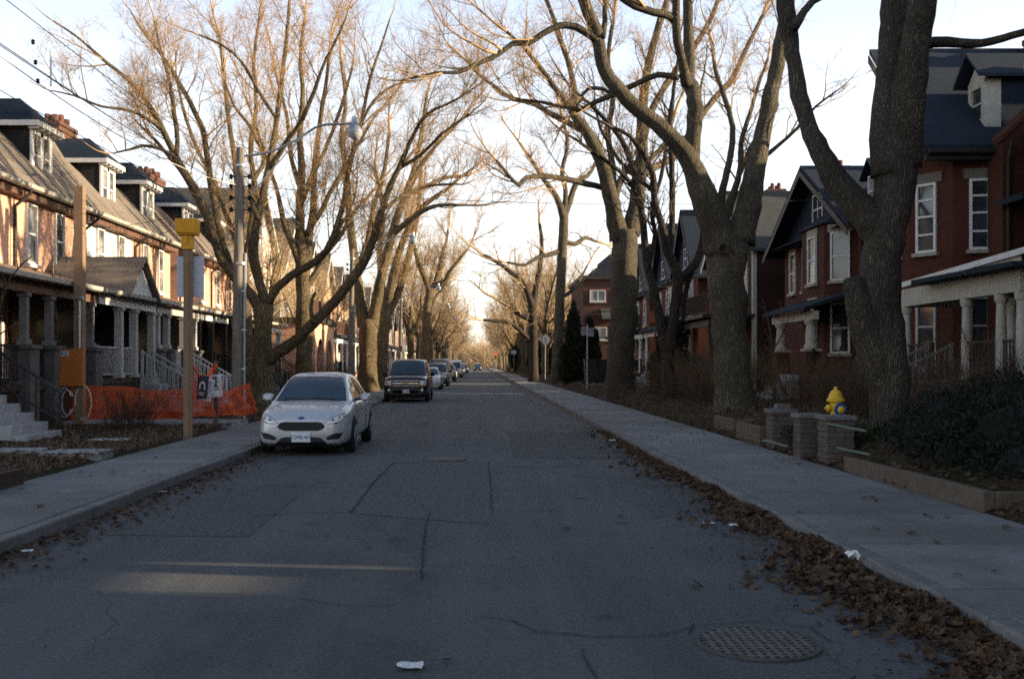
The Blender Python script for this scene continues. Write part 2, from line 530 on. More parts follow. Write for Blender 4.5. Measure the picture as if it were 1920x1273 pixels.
    wn = t.n('ShaderNodeTexVoronoi'); wn.inputs['Scale'].default_value = 11; t.l(t.pos(), wn.inputs['Vector'])
    s = t.n('ShaderNodeSeparateColor'); t.l(wn.outputs['Color'], s.inputs[0])
    c = t.mix(s.outputs[0], (0.022, 0.012, 0.007), (0.135, 0.075, 0.038))
    c = t.mix(t.math('MULTIPLY', s.outputs[1], 0.5), c, (0.11, 0.075, 0.05))
    M['leaf'] = t.out(c, 0.75, 0, 0.3)
    # --- vehicles
    M['car_silver'] = paint_mat('silver_paint', (0.63, 0.645, 0.67), 0.15, 0.25, 0.28)
    M['car_black'] = paint_mat('black_paint', (0.010, 0.010, 0.014), 0.05, 0.0, 0.22)
    M['car_white'] = paint_mat('white_car_paint', (0.72, 0.72, 0.72), 0.02, 0.0, 0.3)
    M['car_blue'] = paint_mat('dark_blue_paint', (0.04, 0.055, 0.085), 0.1, 0.3, 0.3)
    M['car_grey'] = paint_mat('grey_paint', (0.17, 0.18, 0.20), 0.1, 0.4, 0.3)
    M['car_brown'] = paint_mat('brown_paint', (0.055, 0.045, 0.045), 0.1, 0.3, 0.3)
    t = NT('car_glass')
    M['car_glass'] = t.out(t.mix(t.noise(t.coord(), 2.5, 3), (0.010, 0.020, 0.032), (0.05, 0.085, 0.115)), 0.03, 0, 1.0)
    M['lens'] = NT('headlight_lens').out((0.78, 0.75, 0.70), 0.22, 0.0, 0.8)
    M['lens_amber'] = NT('amber_lens').out((0.55, 0.20, 0.04), 0.15, 0.1, 0.8)
    M['chrome'] = NT('chrome').out((0.78, 0.78, 0.80), 0.28, 0.85, 0.5)
    M['gold'] = NT('gold_badge').out((0.62, 0.36, 0.06), 0.3, 0.8, 0.5)
    M['badge_blue'] = NT('badge_blue').out((0.02, 0.06, 0.24), 0.2, 0.1, 0.6)
    M['plastic'] = simple('black_plastic', (0.012, 0.012, 0.013), 0.55, 0.3, 30, 0.1)
    M['rubber'] = simple('tyre_rubber', (0.014, 0.014, 0.014), 0.85, 0.3, 20, 0.2)
    M['plate'] = simple('plate_white', (0.70, 0.72, 0.75), 0.45, 0.04, 10, 0.0)
    M['plate_ink'] = NT('plate_ink').out((0.03, 0.06, 0.30), 0.5, 0, 0.4)
    M['skin'] = NT('skin').out((0.45, 0.27, 0.19), 0.6)
    M['cloth_tan'] = simple('tan_cloth', (0.42, 0.30, 0.17), 0.9, 0.15, 12, 0.1)
    M['cloth_dark'] = simple('dark_cloth', (0.03, 0.03, 0.04), 0.9, 0.2, 12, 0.1)
    M['hair'] = NT('hair').out((0.03, 0.02, 0.015), 0.7)
    M['bin'] = simple('bin_plastic', (0.012, 0.013, 0.014), 0.5, 0.2, 6, 0.05)


make_materials()

# ------------------------------------------------------------------ trees
class Tubes:
    """fast batch of tapered tubes in one mesh"""
    def __init__(self):
        self.v, self.f = [], []

    def add(self, pts, rad, n, wob=0.0, flare=None):
        v, f = self.v, self.f
        m = len(pts)
        base = len(v)
        nrm = None
        cs = [(math.cos(2 * math.pi * j / n), math.sin(2 * math.pi * j / n)) for j in range(n)]
        for k in range(m):
            a, b = pts[max(k - 1, 0)], pts[min(k + 1, m - 1)]
            t = (b - a)
            t.normalize()
            if nrm is None:
                nrm = t.orthogonal().normalized()
            else:
                nrm = nrm - t * nrm.dot(t)
                nrm.normalize()
            bn = t.cross(nrm)
            p, r = pts[k], rad[k]
            for c, s in cs:
                q = r
                if wob:
                    w_ = Vector((p.x + (nrm.x * c + bn.x * s) * r, p.y + (nrm.y * c + bn.y * s) * r, p.z + (nrm.z * c + bn.z * s) * r))
                    q = r * (1 + wob * (1.5 * fbm.noise(w_ * 1.7) + 1.0 * fbm.noise(w_ * 4.5) + .6 * fbm.noise(w_ * 11)))
                    if flare is not None and p.z < flare + .9:
                        q *= 1 + .30 * math.exp(-max(0, p.z - flare) / .28) * (.5 + .5 * math.sin(5 * math.atan2(s, c) + p.x * 3)) 
                v.append((p.x + (nrm.x * c + bn.x * s) * q, p.y + (nrm.y * c + bn.y * s) * q, p.z + (nrm.z * c + bn.z * s) * q))
        for k in range(m - 1):
            o = base + k * n
            for j in range(n):
                j2 = (j + 1) % n
                f.append((o + j, o + j2, o + n + j2, o + n + j))
        f.append(tuple(range(base + n - 1, base - 1, -1)))
        f.append(tuple(base + (m - 1) * n + j for j in range(n)))

    def build(self, name, mat, parent, off):
        me = bpy.data.meshes.new(name)
        ox, oy, oz = off
        me.from_pydata([(a - ox, b - oy, c - oz) for a, b, c in self.v], [], self.f)
        me.polygons.foreach_set('use_smooth', [True] * len(self.f))
        me.materials.append(mat)
        o = bpy.data.objects.new(name, me)
        COL.objects.link(o)
        o.parent = parent
        OFF[o.name] = Vector(off)
        return o


def crom(pts, step):
    """Catmull-Rom through (Vector, r) points"""
    out = []
    n = len(pts)
    for i in range(n - 1):
        p0, p1, p2, p3 = pts[max(i - 1, 0)], pts[i], pts[i + 1], pts[min(i + 2, n - 1)]
        k = max(1, int((p2[0] - p1[0]).length / step))
        for j in range(k):
            t = j / k
            t2, t3 = t * t, t * t * t
            q = 0.5 * ((2 * p1[0]) + (p2[0] - p0[0]) * t + (2 * p0[0] - 5 * p1[0] + 4 * p2[0] - p3[0]) * t2 + (3 * p1[0] - p0[0] - 3 * p2[0] + p3[0]) * t3)
            out.append((q, p1[1] + (p2[1] - p1[1]) * t))
    out.append(pts[-1])
    return out


def rv():
    while True:
        v = Vector((R.uniform(-1, 1), R.uniform(-1, 1), R.uniform(-1, 1)))
        if 0.05 < v.length < 1: return v.normalized()


class Cfg:
    def __init__(self, dens=(1.6, 3.2, 5.0, 6.0), ln=(2.6, 1.25, 0.6, 0.3), rad=(0.04, 0.014, 0.0065, 0.0042), ang=(0.75, 0.8, 0.8, 0.8), trop=(0.25, 0.10, 0.05, 0.02), wig=(0.20, 0.24, 0.28, 0.3), tmin=(0.25, 0.15, 0.12, 0.1), levels=4, flat=1.0):
        self.__dict__.update(locals())


def grow(tb, path, level, cfg, tmin=None):
    """side branches along path = [(Vector, r)], recursively down to the twigs"""
    n = len(path)
    if n < 2: return
    L = sum((path[i + 1][0] - path[i][0]).length for i in range(n - 1))
    cnt = L * cfg.dens[level]
    cnt = int(cnt) + (1 if R.random() < cnt - int(cnt) else 0)
    t0 = cfg.tmin[level] if tmin is None else tmin
    for _ in range(cnt):
        t = t0 + (1 - t0) * R.random()
        x = t * (n - 1)
        i = min(int(x), n - 2)
        fr = x - i
        a, b = path[i], path[i + 1]
        p = a[0].lerp(b[0], fr)
        r = a[1] + (b[1] - a[1]) * fr
        tan = (b[0] - a[0]).normalized()
        q = rv()
        q = q - tan * q.dot(tan)
        if q.length < 0.1: continue
        q.normalize()
        an = cfg.ang[level] + R.uniform(-0.3, 0.3)
        d = tan * math.cos(an) + q * math.sin(an)
        d.z += cfg.trop[level]
        d.normalize()
        ln = cfg.ln[level] * R.uniform(0.45, 1.25) * (1.12 - 0.55 * t)
        r0 = min(r * 0.7, cfg.rad[level] * R.uniform(0.7, 1.3))
        segs = (7, 4, 3, 2)[level]
        pts = [p]
        for k in range(segs):
            w = rv()
            d = d + w * cfg.wig[level]
            d.z += cfg.trop[level] * 0.35
            d.normalize()
            pts.append(pts[-1] + d * (ln / segs))
        rad = [r0 * (1 - 0.72 * k / segs) for k in range(segs + 1)]
        tb.add(pts, rad, 6 if r0 > 0.05 else (4 if r0 > 0.016 else 3))
        if level + 1 < cfg.levels:
            grow(tb, list(zip(pts, rad)), level + 1, cfg)


def leader(tb, tips, cfg, ln=3.0):
    """carry a limb on past its last measured point and dress it"""
    for (p, r, d) in tips:
        pts = [p]; dd = d.copy(); k = 8
        for i in range(k):
            dd = dd + rv() * 0.16 + Vector((0, 0, 0.05)); dd.normalize()
            pts.append(pts[-1] + dd * ln / k)
        rad = [r * (1 - 0.8 * i / k) for i in range(k + 1)]
        tb.add(pts, rad, 6)
        grow(tb, list(zip(pts, rad)), 0, cfg, 0.05)


def measured_tree(name, label, Y0, limbs, cfg, bark, twig, base_flare=1.5, step=0.28, lead=3.0, sides=14, scale_r=1.0):
    """limbs: list of dicts pts=[(px,py,rpx)], dy=(start,end) depth drift, dress=bool, t0"""
    b = P(limbs[0]['pts'][0][0], limbs[0]['pts'][0][1], Y0)
    root = thing(name, label, 'tree', (b.x, b.y, GZ))
    tk, cr = Tubes(), Tubes()
    for li, lb in enumerate(limbs):
        pts = lb['pts']
        d0, d1 = lb.get('dy', (0, 0))
        n = len(pts)
        W = []
        for i, (px, py, rp) in enumerate(pts):
            f = i / (n - 1)
            Y = Y0 + d0 + (d1 - d0) * f
            W.append((P(px, py, Y), rp / F * Y * scale_r))
        if li == 0:
            p0, r0 = W[0]
            W[0] = (Vector((p0.x, p0.y, GZ - 0.25)), r0 * base_flare)
            p1 = Vector((p0.x, p0.y, GZ + 0.55))
            if W[1][0].z > 1.1: W.insert(1, (p1.lerp(W[1][0], 0.05), r0 * 1.04))
        path = crom(W, step if W[0][1] > 0.06 else step * 1.3)
        jit = []
        for i, (p, r) in enumerate(path):
            k = 0.12 if r < 0.2 else 0.05
            if 0 < i < len(path) - 1: p = p + rv() * r * k
            jit.append((p, r))
        rm = max(r for _, r in path)
        s = sides if rm > 0.18 else (9 if rm > 0.07 else 6)
        tk.add([p for p, _ in jit], [r for _, r in jit], s, 0.085 if rm > 0.12 else 0.06, GZ if li == 0 else None)
        if lb.get('dress', True) and not (li == 0 and rm > .2):
            grow(cr, jit, 0, lb.get('cfg', cfg), lb.get('t0'))
        pe, re_ = jit[-1]
        if lb.get('lead', True) and li > 0:
            leader(cr, [(pe, re_, (jit[-1][0] - jit[-3][0]).normalized())], cfg, lead * max(0.35, min(1, re_ / 0.06)))
    tk.build('trunk', bark, root, (b.x, b.y, GZ))
    cr.build('crown', twig, root, (b.x, b.y, GZ))
    return root


def grown_tree(name, label, loc, h, r, bark, twig, cfg, forks=4, spread=0.55, fork_at=0.3, lean=0.0, group=None, upright=0.35):
    """a free-grown bare street tree"""
    root = thing(name, label, 'tree', loc, group)
    tk, cr = Tubes(), Tubes()
    base = Vector(loc)
    top = base + Vector((R.uniform(-.2, .2) + lean, R.uniform(-.3, .3), h * fork_at))
    W = [(base + Vector((0, 0, -0.25)), r * 1.5), (base + Vector((0, 0, 0.5)), r * 1.05), (base.lerp(top, 0.55) + Vector((R.uniform(-.15, .15), 0, 0)), r * 0.88), (top, r * 0.8)]
    path = crom(W, 0.4)
    tk.add([p for p, _ in path], [q for _, q in path], 10, 0.08, loc[2])
    for k in range(forks):
        a = 2 * math.pi * (k + R.uniform(-.25, .25)) / forks
        d = Vector((math.cos(a) * spread, math.sin(a) * spread, 1)).normalized()
        p, rr = top.copy() - Vector((0, 0, r * R.uniform(0, 2.0))), r * R.uniform(0.42, 0.62)
        n = 7
        ln = h * (1 - fork_at) * R.uniform(0.8, 1.05)
        lp = [(p, rr)]
        for i in range(n):
            d = d + rv() * 0.17 + Vector((0, 0, upright * 0.25)); d.normalize()
            p = p + d * ln / n
            lp.append((p, rr * (1 - 0.86 * (i + 1) / n)))
        lp = crom(lp, 0.45)
        tk.add([q for q, _ in lp], [q for _, q in lp], 7, 0.02)
        grow(cr, lp, 0, cfg, 0.12)
        for s in range(3):
            i = int(len(lp) * R.uniform(0.2, 0.65))
            q, r2 = lp[i]
            dd = (rv() * 0.8 + Vector((0, 0, 0.7))).normalized()
            sp = [(q, r2 * 0.6)]
            for j in range(5):
                dd = dd + rv() * 0.2 + Vector((0, 0, 0.06)); dd.normalize()
                sp.append((sp[-1][0] + dd * ln * 0.09, r2 * 0.6 * (1 - 0.16 * (j + 1))))
            tk.add([a_ for a_, _ in sp], [b_ for _, b_ in sp], 5)
            grow(cr, sp, 0, cfg, 0.1)
    tk.build('trunk', bark, root, loc)
    cr.build('crown', twig, root, loc)
    return root


def px_limb(s, dy=(0, 0), **kw):
    """'x,y,r x,y,r ...' in photo pixels"""
    pts = [tuple(float(c) for c in w.split(',')) for w in s.split()]
    return dict(pts=pts, dy=dy, **kw)


def hero_trees():
    near = Cfg(dens=(1.3, 3.6, 5.0, 5.0), ln=(2.6, 1.1, 0.55, 0.3), rad=(0.045, 0.015, 0.007, 0.0045))
    # ---- right, nearest: heavy maple behind the yew
    measured_tree('street_tree', 'huge grey trunk with a broken stub behind the dark yew bush', 16.7, [
        px_limb('1668,800,43 1668,720,42 1660,650,43 1652,590,44 1650,540,43 1655,480,43 1664,430,42 1672,380,42 1680,310,46 1683,260,45'),
        px_limb('1668,330,40 1662,240,36 1668,160,32 1674,80,28 1676,0,27 1674,-90,24 1668,-200,20', (0, .5), dress=False),
        px_limb('1690,310,42 1700,240,38 1706,170,36 1714,100,31 1726,30,30 1736,-50,26 1750,-160,20', (0, -.8), dress=False),
        px_limb('1660,450,36 1625,408,34 1590,368,32 1560,328,27 1536,285,22 1515,236,19 1498,177,18 1489,120,17 1483,79,17 1474,30,20 1468,-30,19 1462,-120,15', (0, .6), dress=False),
        px_limb('1720,84,16 1752,80,13 1800,80,11 1840,81,10 1880,72,9 1920,60,8 1990,30,6 2080,-10,5', (0, -.6), dress=False, lead=False),
        px_limb('1487,52,13 1508,22,9 1524,4,8 1560,-16,6 1620,-60,5', (0, .5), t0=0.5),
        px_limb('1672,780,20 1660,735,31 1645,675,38 1626,612,36 1610,560,29 1601,535,23 1596,521,17', (0, -.05), dress=False, lead=False),
        px_limb('1715,60,9 1700,20,8 1690,-40,6 1650,-120,4', (0, 1.2), dress=False),
    ], near, M['bark_near'], M['twig'], 1.16, 0.16, 2.0, 26, .85)
    # ---- right, second
    c2 = Cfg(dens=(1.6, 4.4, 6.6, 8.0), ln=(2.7, 1.25, 0.65, 0.36), rad=(0.034, 0.011, 0.0055, 0.004))
    thin = Cfg(dens=(2.0, 3.6, 5.0, 5.0), ln=(1.9, 1.0, 0.55, 0.32), rad=(0.024, 0.011, 0.006, 0.0046))
    measured_tree('street_tree', 'thick forked trunk with a knot hole, its left limb arching over the road', 25.4, [
        px_limb('1376,785,42 1374,720,37 1370,650,35 1366,580,37 1362,520,38 1364,470,44 1366,440,45'),
        px_limb('1352,470,36 1335,410,30 1310,340,26 1290,300,21 1268,267,18 1215,220,16 1155,165,15 1128,118,13 1123,71,12 1103,24,12 1080,-40,10 1060,-110,7', (0, -1.6), t0=0.62, cfg=thin),
        px_limb('1124,74,9 1111,70,7.5 1080,51,7.5 1048,49,7 1017,65,6.5 990,82,6 962,82,6 935,102,5.5 891,122,4.5 860,136,4 820,137,3.2 770,148,2.4', (-1.2, -1.8), t0=0.3),
        px_limb('1131,70,6 1134,40,5.5 1135,-10,5 1140,-90,3.5', (-1.3, .2)),
        px_limb('1296,300,18 1303,220,16 1300,177,16 1290,150,15 1292,110,11 1290,60,11 1290,-10,10 1296,-90,8', (-.2, .5), t0=0.7, cfg=thin),
        px_limb('1288,160,13 1277,110,10 1268,60,9 1268,0,8 1262,-80,6', (-.1, -1.2), t0=0.5, cfg=thin),
        px_limb('1268,42,9 1257,31,8.5 1213,20,8 1174,2,8 1140,-24,7 1090,-60,5', (-.6, -1.6), t0=0.3),
        px_limb('1272,146,7 1233,141,6.5 1194,157,6.2 1151,177,6 1115,192,5.6 1084,208,5.2 1066,201,5 1048,200,4.2 1017,192,3.6 970,188,2.6', (-.3, 2.2), t0=0.25, cfg=thin),
        px_limb('1150,178,4 1130,167,4 1105,165,4 1090,180,3.6 1080,205,3', (1.2, 1.6), cfg=thin),
        px_limb('1385,455,34 1400,400,27 1414,330,22 1424,280,19 1436,220,17 1447,169,16 1457,110,15 1466,70,13 1476,20,12 1490,-40,10 1510,-120,7', (0, 1.0), t0=0.65, cfg=thin),
        px_limb('1434,294,5 1461,271,4.2 1496,240,3.4 1530,200,2.4 1570,170,1.6', (.4, -.6), t0=0.2, cfg=thin),
        px_limb('1352,420,9 1353,365,8 1367,306,7 1374,255,6 1370,220,5.4 1355,173,5 1341,130,4 1335,80,3', (0, 1.6), t0=0.35, cfg=thin),
        px_limb('1360,420,8 1386,326,6 1390,267,5.2 1408,208,4.5 1423,157,3.6 1440,110,2.6', (.2, 2.4), t0=0.3, cfg=thin),
        px_limb('1350,420,7 1378,350,5.5 1400,295,5 1420,255,4 1450,215,3', (.5, 3), t0=0.3, cfg=thin),
    ], c2, M['bark'], M['twig_red'], 1.15, 0.2, 2.4, 22, .9)
    # ---- right, dark many-stemmed
    c3 = Cfg(dens=(1.7, 2.8, 4.0, 4.0), ln=(2.0, 1.0, 0.55, 0.3), rad=(0.032, 0.015, 0.009, 0.007), ang=(0.7, 0.8, 0.8, 0.8), wig=(.28, .3, .3, .3))
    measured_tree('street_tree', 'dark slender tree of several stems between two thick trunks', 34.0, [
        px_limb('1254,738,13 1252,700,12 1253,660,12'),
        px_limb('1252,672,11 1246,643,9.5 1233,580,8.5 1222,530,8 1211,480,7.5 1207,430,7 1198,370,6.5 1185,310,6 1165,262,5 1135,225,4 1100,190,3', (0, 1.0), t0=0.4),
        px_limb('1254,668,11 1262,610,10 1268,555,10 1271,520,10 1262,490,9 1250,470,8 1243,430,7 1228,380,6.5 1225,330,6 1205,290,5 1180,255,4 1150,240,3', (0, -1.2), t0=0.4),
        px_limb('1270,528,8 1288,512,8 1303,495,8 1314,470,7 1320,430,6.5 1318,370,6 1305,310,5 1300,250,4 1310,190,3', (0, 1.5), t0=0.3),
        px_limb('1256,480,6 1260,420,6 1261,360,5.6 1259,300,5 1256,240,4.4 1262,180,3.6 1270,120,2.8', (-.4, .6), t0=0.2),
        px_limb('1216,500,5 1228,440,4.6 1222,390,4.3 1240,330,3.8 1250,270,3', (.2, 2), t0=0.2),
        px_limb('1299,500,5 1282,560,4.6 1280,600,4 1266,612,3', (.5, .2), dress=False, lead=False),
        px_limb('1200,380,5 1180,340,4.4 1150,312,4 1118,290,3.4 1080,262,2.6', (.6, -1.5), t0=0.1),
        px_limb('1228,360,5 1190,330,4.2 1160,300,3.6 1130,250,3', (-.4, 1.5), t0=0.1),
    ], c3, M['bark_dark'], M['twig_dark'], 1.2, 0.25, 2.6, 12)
    # ---- right, fourth
    c4 = Cfg(dens=(1.6, 4.0, 6.2, 7.5), ln=(2.7, 1.35, 0.75, 0.40), rad=(0.036, 0.014, 0.0075, 0.0058))
    measured_tree('street_tree', 'broad twin trunk leaning right with sunlit limbs reaching over the road', 42.0, [
        px_limb('1160,738,30 1163,680,27 1168,600,28 1170,520,27 1172,460,27 1172,430,27'),
        px_limb('1162,450,22 1152,400,18 1143,365,16 1131,314,14 1115,275,13 1092,236,11 1072,208,8 1052,181,6 1009,122,5 982,90,4 950,60,3', (0, -2.5), t0=0.4),
        px_limb('1128,352,7 1100,345,6.5 1080,340,6.5 1048,334,6 1017,331,5.5 986,334,5 973,347,4.4 955,330,3.5 930,300,2.4', (-.2, -3), t0=0.2),
        px_limb('1096,246,8 1060,228,6.5 1029,212,6 997,192,5.4 962,186,4.8 931,165,4 899,141,3 870,110,2', (-.8, -3), t0=0.3),
        px_limb('1080,215,7 1075,160,6.5 1064,110,6 1052,79,5.6 1040,40,5 1025,0,4', (-.8, 1.5), t0=0.2),
        px_limb('1182,440,20 1192,390,17 1200,330,14 1203,290,13 1203,236,11 1206,190,10 1211,150,9 1221,98,8 1241,31,7 1258,-20,5', (0, 1.5), t0=0.35),
        px_limb('1150,385,8 1165,335,7.5 1190,306,7 1215,300,6 1245,270,5 1262,220,4', (-.2, 2.4), t0=0.2),
        px_limb('1206,260,8 1225,200,7.4 1262,140,7 1300,90,6 1330,40,5 1350,-10,4', (.5, 4), t0=0.3),
        px_limb('1148,380,8 1150,320,7 1140,250,6 1150,180,5.4 1140,110,4.6 1150,40,3.6', (0, 3), t0=0.2),
        px_limb('1260,300,7 1300,240,7 1335,190,6.5 1372,150,6 1400,90,5 1430,30,4', (6, 9), t0=0.2),
        px_limb('1205,330,8 1235,310,7.6 1262,296,7', (3, 6), dress=False, lead=False),
    ], c4, M['bark'], M['twig_red'], 1.15, 0.3, 3.2, 18, .9)
    # ---- right, fifth: gnarled, sunlit top
    c5 = Cfg(dens=(1.3, 2.4, 3.4, 3.8), ln=(2.6, 1.4, 0.8, 0.45), rad=(0.05, 0.022, 0.012, 0.009), wig=(.34, .34, .3, .3))
    measured_tree('street_tree', 'gnarled single trunk rising behind the diamond sign, top in sunlight', 73.0, [
        px_limb('1043,716,11 1046,650,10 1049,580,9.5 1053,500,9 1056,440,9 1057,402,9'),
        px_limb('1057,410,8 1046,375,6 1030,350,5 1010,322,4 990,290,3', (0, -2.5), t0=0.2),
        px_limb('1057,410,7 1070,372,6 1083,340,5 1102,330,4 1120,300,3', (0, 2), t0=0.2),
        px_limb('1057,406,6 1060,360,5 1054,320,4.4 1064,270,3.6 1055,220,3', (0, 1), t0=0.2),
        px_limb('1054,470,5 1030,478,4.5 1005,484,4 985,497,3 950,492,2', (0, -2), t0=0.15),
        px_limb('1055,452,5 1078,458,4.5 1098,446,3.6 1115,452,2.6', (0, 2), t0=0.15),
        px_limb('1050,560,4 1072,545,3.6 1090,520,2.8 1100,500,2', (0, 2), t0=0.15),
    ], c5, M['bark'], M['twig_red'], 1.3, 0.4, 3.5, 10)
    # ---- left, first: low spreading
    cl = Cfg(dens=(1.8, 4.4, 7.0, 9.0), ln=(2.5, 1.25, 0.65, 0.36), rad=(0.023, 0.0095, 0.0052, 0.0038))
    measured_tree('street_tree', 'dark low forking tree behind the silver car, one limb sweeping right', 30.0, [
        px_limb('490,745,25 492,690,22 493,640,19 494,595,19 497,568,17'),
        px_limb('492,600,15 476,558,11.5 453,535,11 435,513,10.5 416,490,10 405,462,9.5 393,417,10 378,382,9.5 362,352,10 345,322,8.5 330,296,8 308,250,6.5 291,216,6 268,182,5 241,151,4.4 191,110,3.4 145,70,2.4 100,40,1.6', (0, -1.8), t0=0.25),
        px_limb('443,522,8 424,478,8 410,430,8 402,380,7.5 397,352,7.5 388,290,6.4 380,245,6 364,208,5.4 347,176,5 312,116,4 280,75,3 255,40,2', (-.3, 2), t0=0.25),
        px_limb('331,290,5.5 333,262,5 326,210,5 317,151,4 300,90,3.2 290,40,2.2', (-1.2, .5), t0=0.2),
        px_limb('326,292,5 300,280,4 266,273,3.6 245,280,3 220,286,2', (-1.2, -2.6), t0=0.1),
        px_limb('302,240,4.5 262,215,3.6 230,205,3.2 190,200,2.6 140,180,2 95,170,1.3', (-1.3, -3), t0=0.1),
        px_limb('360,350,5 330,310,4.2 290,262,3.6 262,235,2.6', (-1, .8), t0=0.1),
        px_limb('498,580,12 489,535,10.5 478,500,10.5 475,460,10.5 481,420,9.5 489,385,8.5 498,340,7.5 507,301,7 514,255,6.4 520,216,6 527,160,5 533,110,4.4 540,40,3.6 545,-30,2.8', (0, 1.5), t0=0.25),
        px_limb('506,316,6 526,284,5.6 543,258,5.4 560,235,5 574,208,5 590,170,4.2 604,128,3.6 628,80,2.8 648,36,2', (.7, -1), t0=0.15),
        px_limb('520,225,4.4 490,180,4 452,115,3.4 415,85,2.6 372,65,2', (.8, -1), t0=0.1),
        px_limb('484,410,6 470,370,5.6 480,330,5 495,300,4.4 470,240,3.6 440,200,2.8 420,150,2', (.3, 2.4), t0=0.1),
        px_limb('498,575,12 510,553,9.5 533,527,9 560,508,8.6 592,490,8.4 612,470,8 624,448,7.6 633,420,7 643,385,6 652,330,5.4 664,275,5 678,226,4.4 693,151,3.4 710,100,2.6 730,40,1.8', (0, -1.5), t0=0.2),
        px_limb('606,478,6 626,448,5.2 640,420,4.6 651,405,3.4', (-.6, -1), t0=0.2),
        px_limb('496,680,16 512,668,13 547,643,12.5 574,620,12 600,592,11 627,565,10.5 654,532,10.5 680,495,9.6 696,460,9 706,430,8.5 715,400,7.5 730,352,6.2 749,312,5.4 774,256,4.4 800,215,3.4 850,190,2.4 890,165,1.6', (0, -2.6), t0=0.3),
        px_limb('588,608,5 583,580,4.6 585,560,4 592,548,2.6', (-.9, -.9), dress=False, lead=False),
        px_limb('745,318,4.5 790,290,3.6 830,250,3 880,215,2', (-1.8, -3), t0=0.1),
        px_limb('720,390,4.5 760,365,3.8 800,350,3.2 850,345,2.2', (-1.6, .5), t0=0.1),
        px_limb('678,230,4 700,190,3.4 740,160,2.6 790,150,1.8', (-1, 1), t0=0.1),
    ], cl, M['bark_left'], M['twig_red'], 1.3, 0.22, 2.6, 16, .88)
    # ---- left: pale trunk behind the street light
    c6 = Cfg(dens=(2.0, 4.0, 6.2, 7.5), ln=(2.4, 1.2, 0.65, 0.36), rad=(0.026, 0.012, 0.0068, 0.0052))
    measured_tree('street_tree', 'sunlit upright trunk close behind the first dark forking tree', 38.0, [
        px_limb('468,735,15 467,680,14 463,620,13 459,560,13 457,500,11'),
        px_limb('457,510,10 450,440,8.5 447,370,7 440,300,6 428,220,5 420,140,4 410,60,3', (0, 1), t0=0.1),
        px_limb('458,505,9 470,430,7.5 478,360,6.4 470,280,5.4 480,200,4.4 476,120,3.4 485,40,2.6', (0, -1), t0=0.1),
        px_limb('455,480,8 430,420,6.5 405,350,5.4 370,280,4.4 345,210,3.4 330,140,2.4', (0, 2), t0=0.1),
    ], c6, M['bark_left'], M['twig_red'], 1.25, 0.3, 2.6, 12, .85)
    # ---- left, second: upright with many narrow branches
    measured_tree('street_tree', 'straight trunk with a brush of upright branches near the arched porch', 42.0, [
        px_limb('570,738,19 570,680,18 569,600,17 568,540,16 566,490,15'),
        px_limb('566,500,13 563,440,11 562,380,9 566,320,8 562,250,6.6 568,180,5.4 563,110,4.2 570,40,3', (0, 0), t0=0.0),
        px_limb('568,500,11 580,440,9 588,380,7.5 590,310,6.4 600,230,5.2 612,150,4 620,80,3', (0, 1.4), t0=0.05),
        px_limb('560,490,9 545,450,7.4 530,410,6.2 520,360,5 500,300,4 480,240,3', (0, -1), t0=0.05),
        px_limb('572,540,9 600,500,7 616,470,6 640,440,5 662,400,4 690,370,3', (0, .8), t0=0.1),
        px_limb('573,440,7 600,400,6 625,350,5 655,300,4 690,240,3', (0, -1.4), t0=0.1),
        px_limb('566,380,6 585,330,5.4 610,280,4.6 640,200,3.6 660,130,2.6', (0, 1.8), t0=0.1),
        px_limb('562,350,6 545,290,5 538,220,4 520,150,3', (0, 1), t0=0.1),
    ], c6, M['bark_left'], M['twig_red'], 1.25, 0.3, 3.0, 14, .85)
    # ---- left, third: twin trunk
    c7 = Cfg(dens=(1.9, 3.2, 4.6, 4.6), ln=(2.7, 1.4, 0.75, 0.42), rad=(0.034, 0.015, 0.009, 0.007))
    measured_tree('street_tree', 'tall twin trunk beside the second utility pole on the left', 56.0, [
        px_limb('690,722,20 690,680,19 690,640,19 690,600,20'),
        px_limb('682,612,14 673,560,12 667,500,10 660,450,9 655,400,7.5 650,330,6.2 640,260,5 648,190,4 640,120,3', (0, 1), t0=0.15),
        px_limb('697,612,14 706,565,11.5 715,520,10.5 728,468,9.5 738,430,9 752,385,7.4 768,352,6.4 790,310,5 812,280,4 850,240,3', (0, -2), t0=0.2),
        px_limb('736,440,7 760,420,6 790,398,5 822,385,4 860,385,3', (-.8, -3), t0=0.1),
        px_limb('764,365,6 800,350,5 830,335,4 870,330,3', (-1.2, 1), t0=0.1),
        px_limb('668,510,7 690,450,6.4 700,390,5.4 720,320,4.4 730,250,3.4', (.2, 2), t0=0.1),
        px_limb('755,380,6 775,320,5 790,250,4 800,180,3', (-1, 2), t0=0.1),
    ], c7, M['bark_left'], M['twig_red'], 1.25, 0.4, 3.2, 14, .9)
    measured_tree('street_tree', 'slimmer dark trunk just behind the tall twin trunk', 66.0, [
        px_limb('713,720,13 715,670,12 720,620,11 726,580,10'),
        px_limb('724,590,9 734,530,8 746,480,7 765,430,6 790,390,5 830,360,4', (0, -2), t0=0.15),
        px_limb('726,590,9 742,560,7 762,500,6.4 775,440,5.4 785,380,4.4 790,320,3.4', (0, 1), t0=0.15),
        px_limb('722,590,8 716,530,6.4 712,470,5.4 718,400,4.4 706,330,3.4', (0, 2), t0=0.15),
    ], c7, M['bark_left'], M['twig_red'], 1.25, 0.4, 3.6, 12)
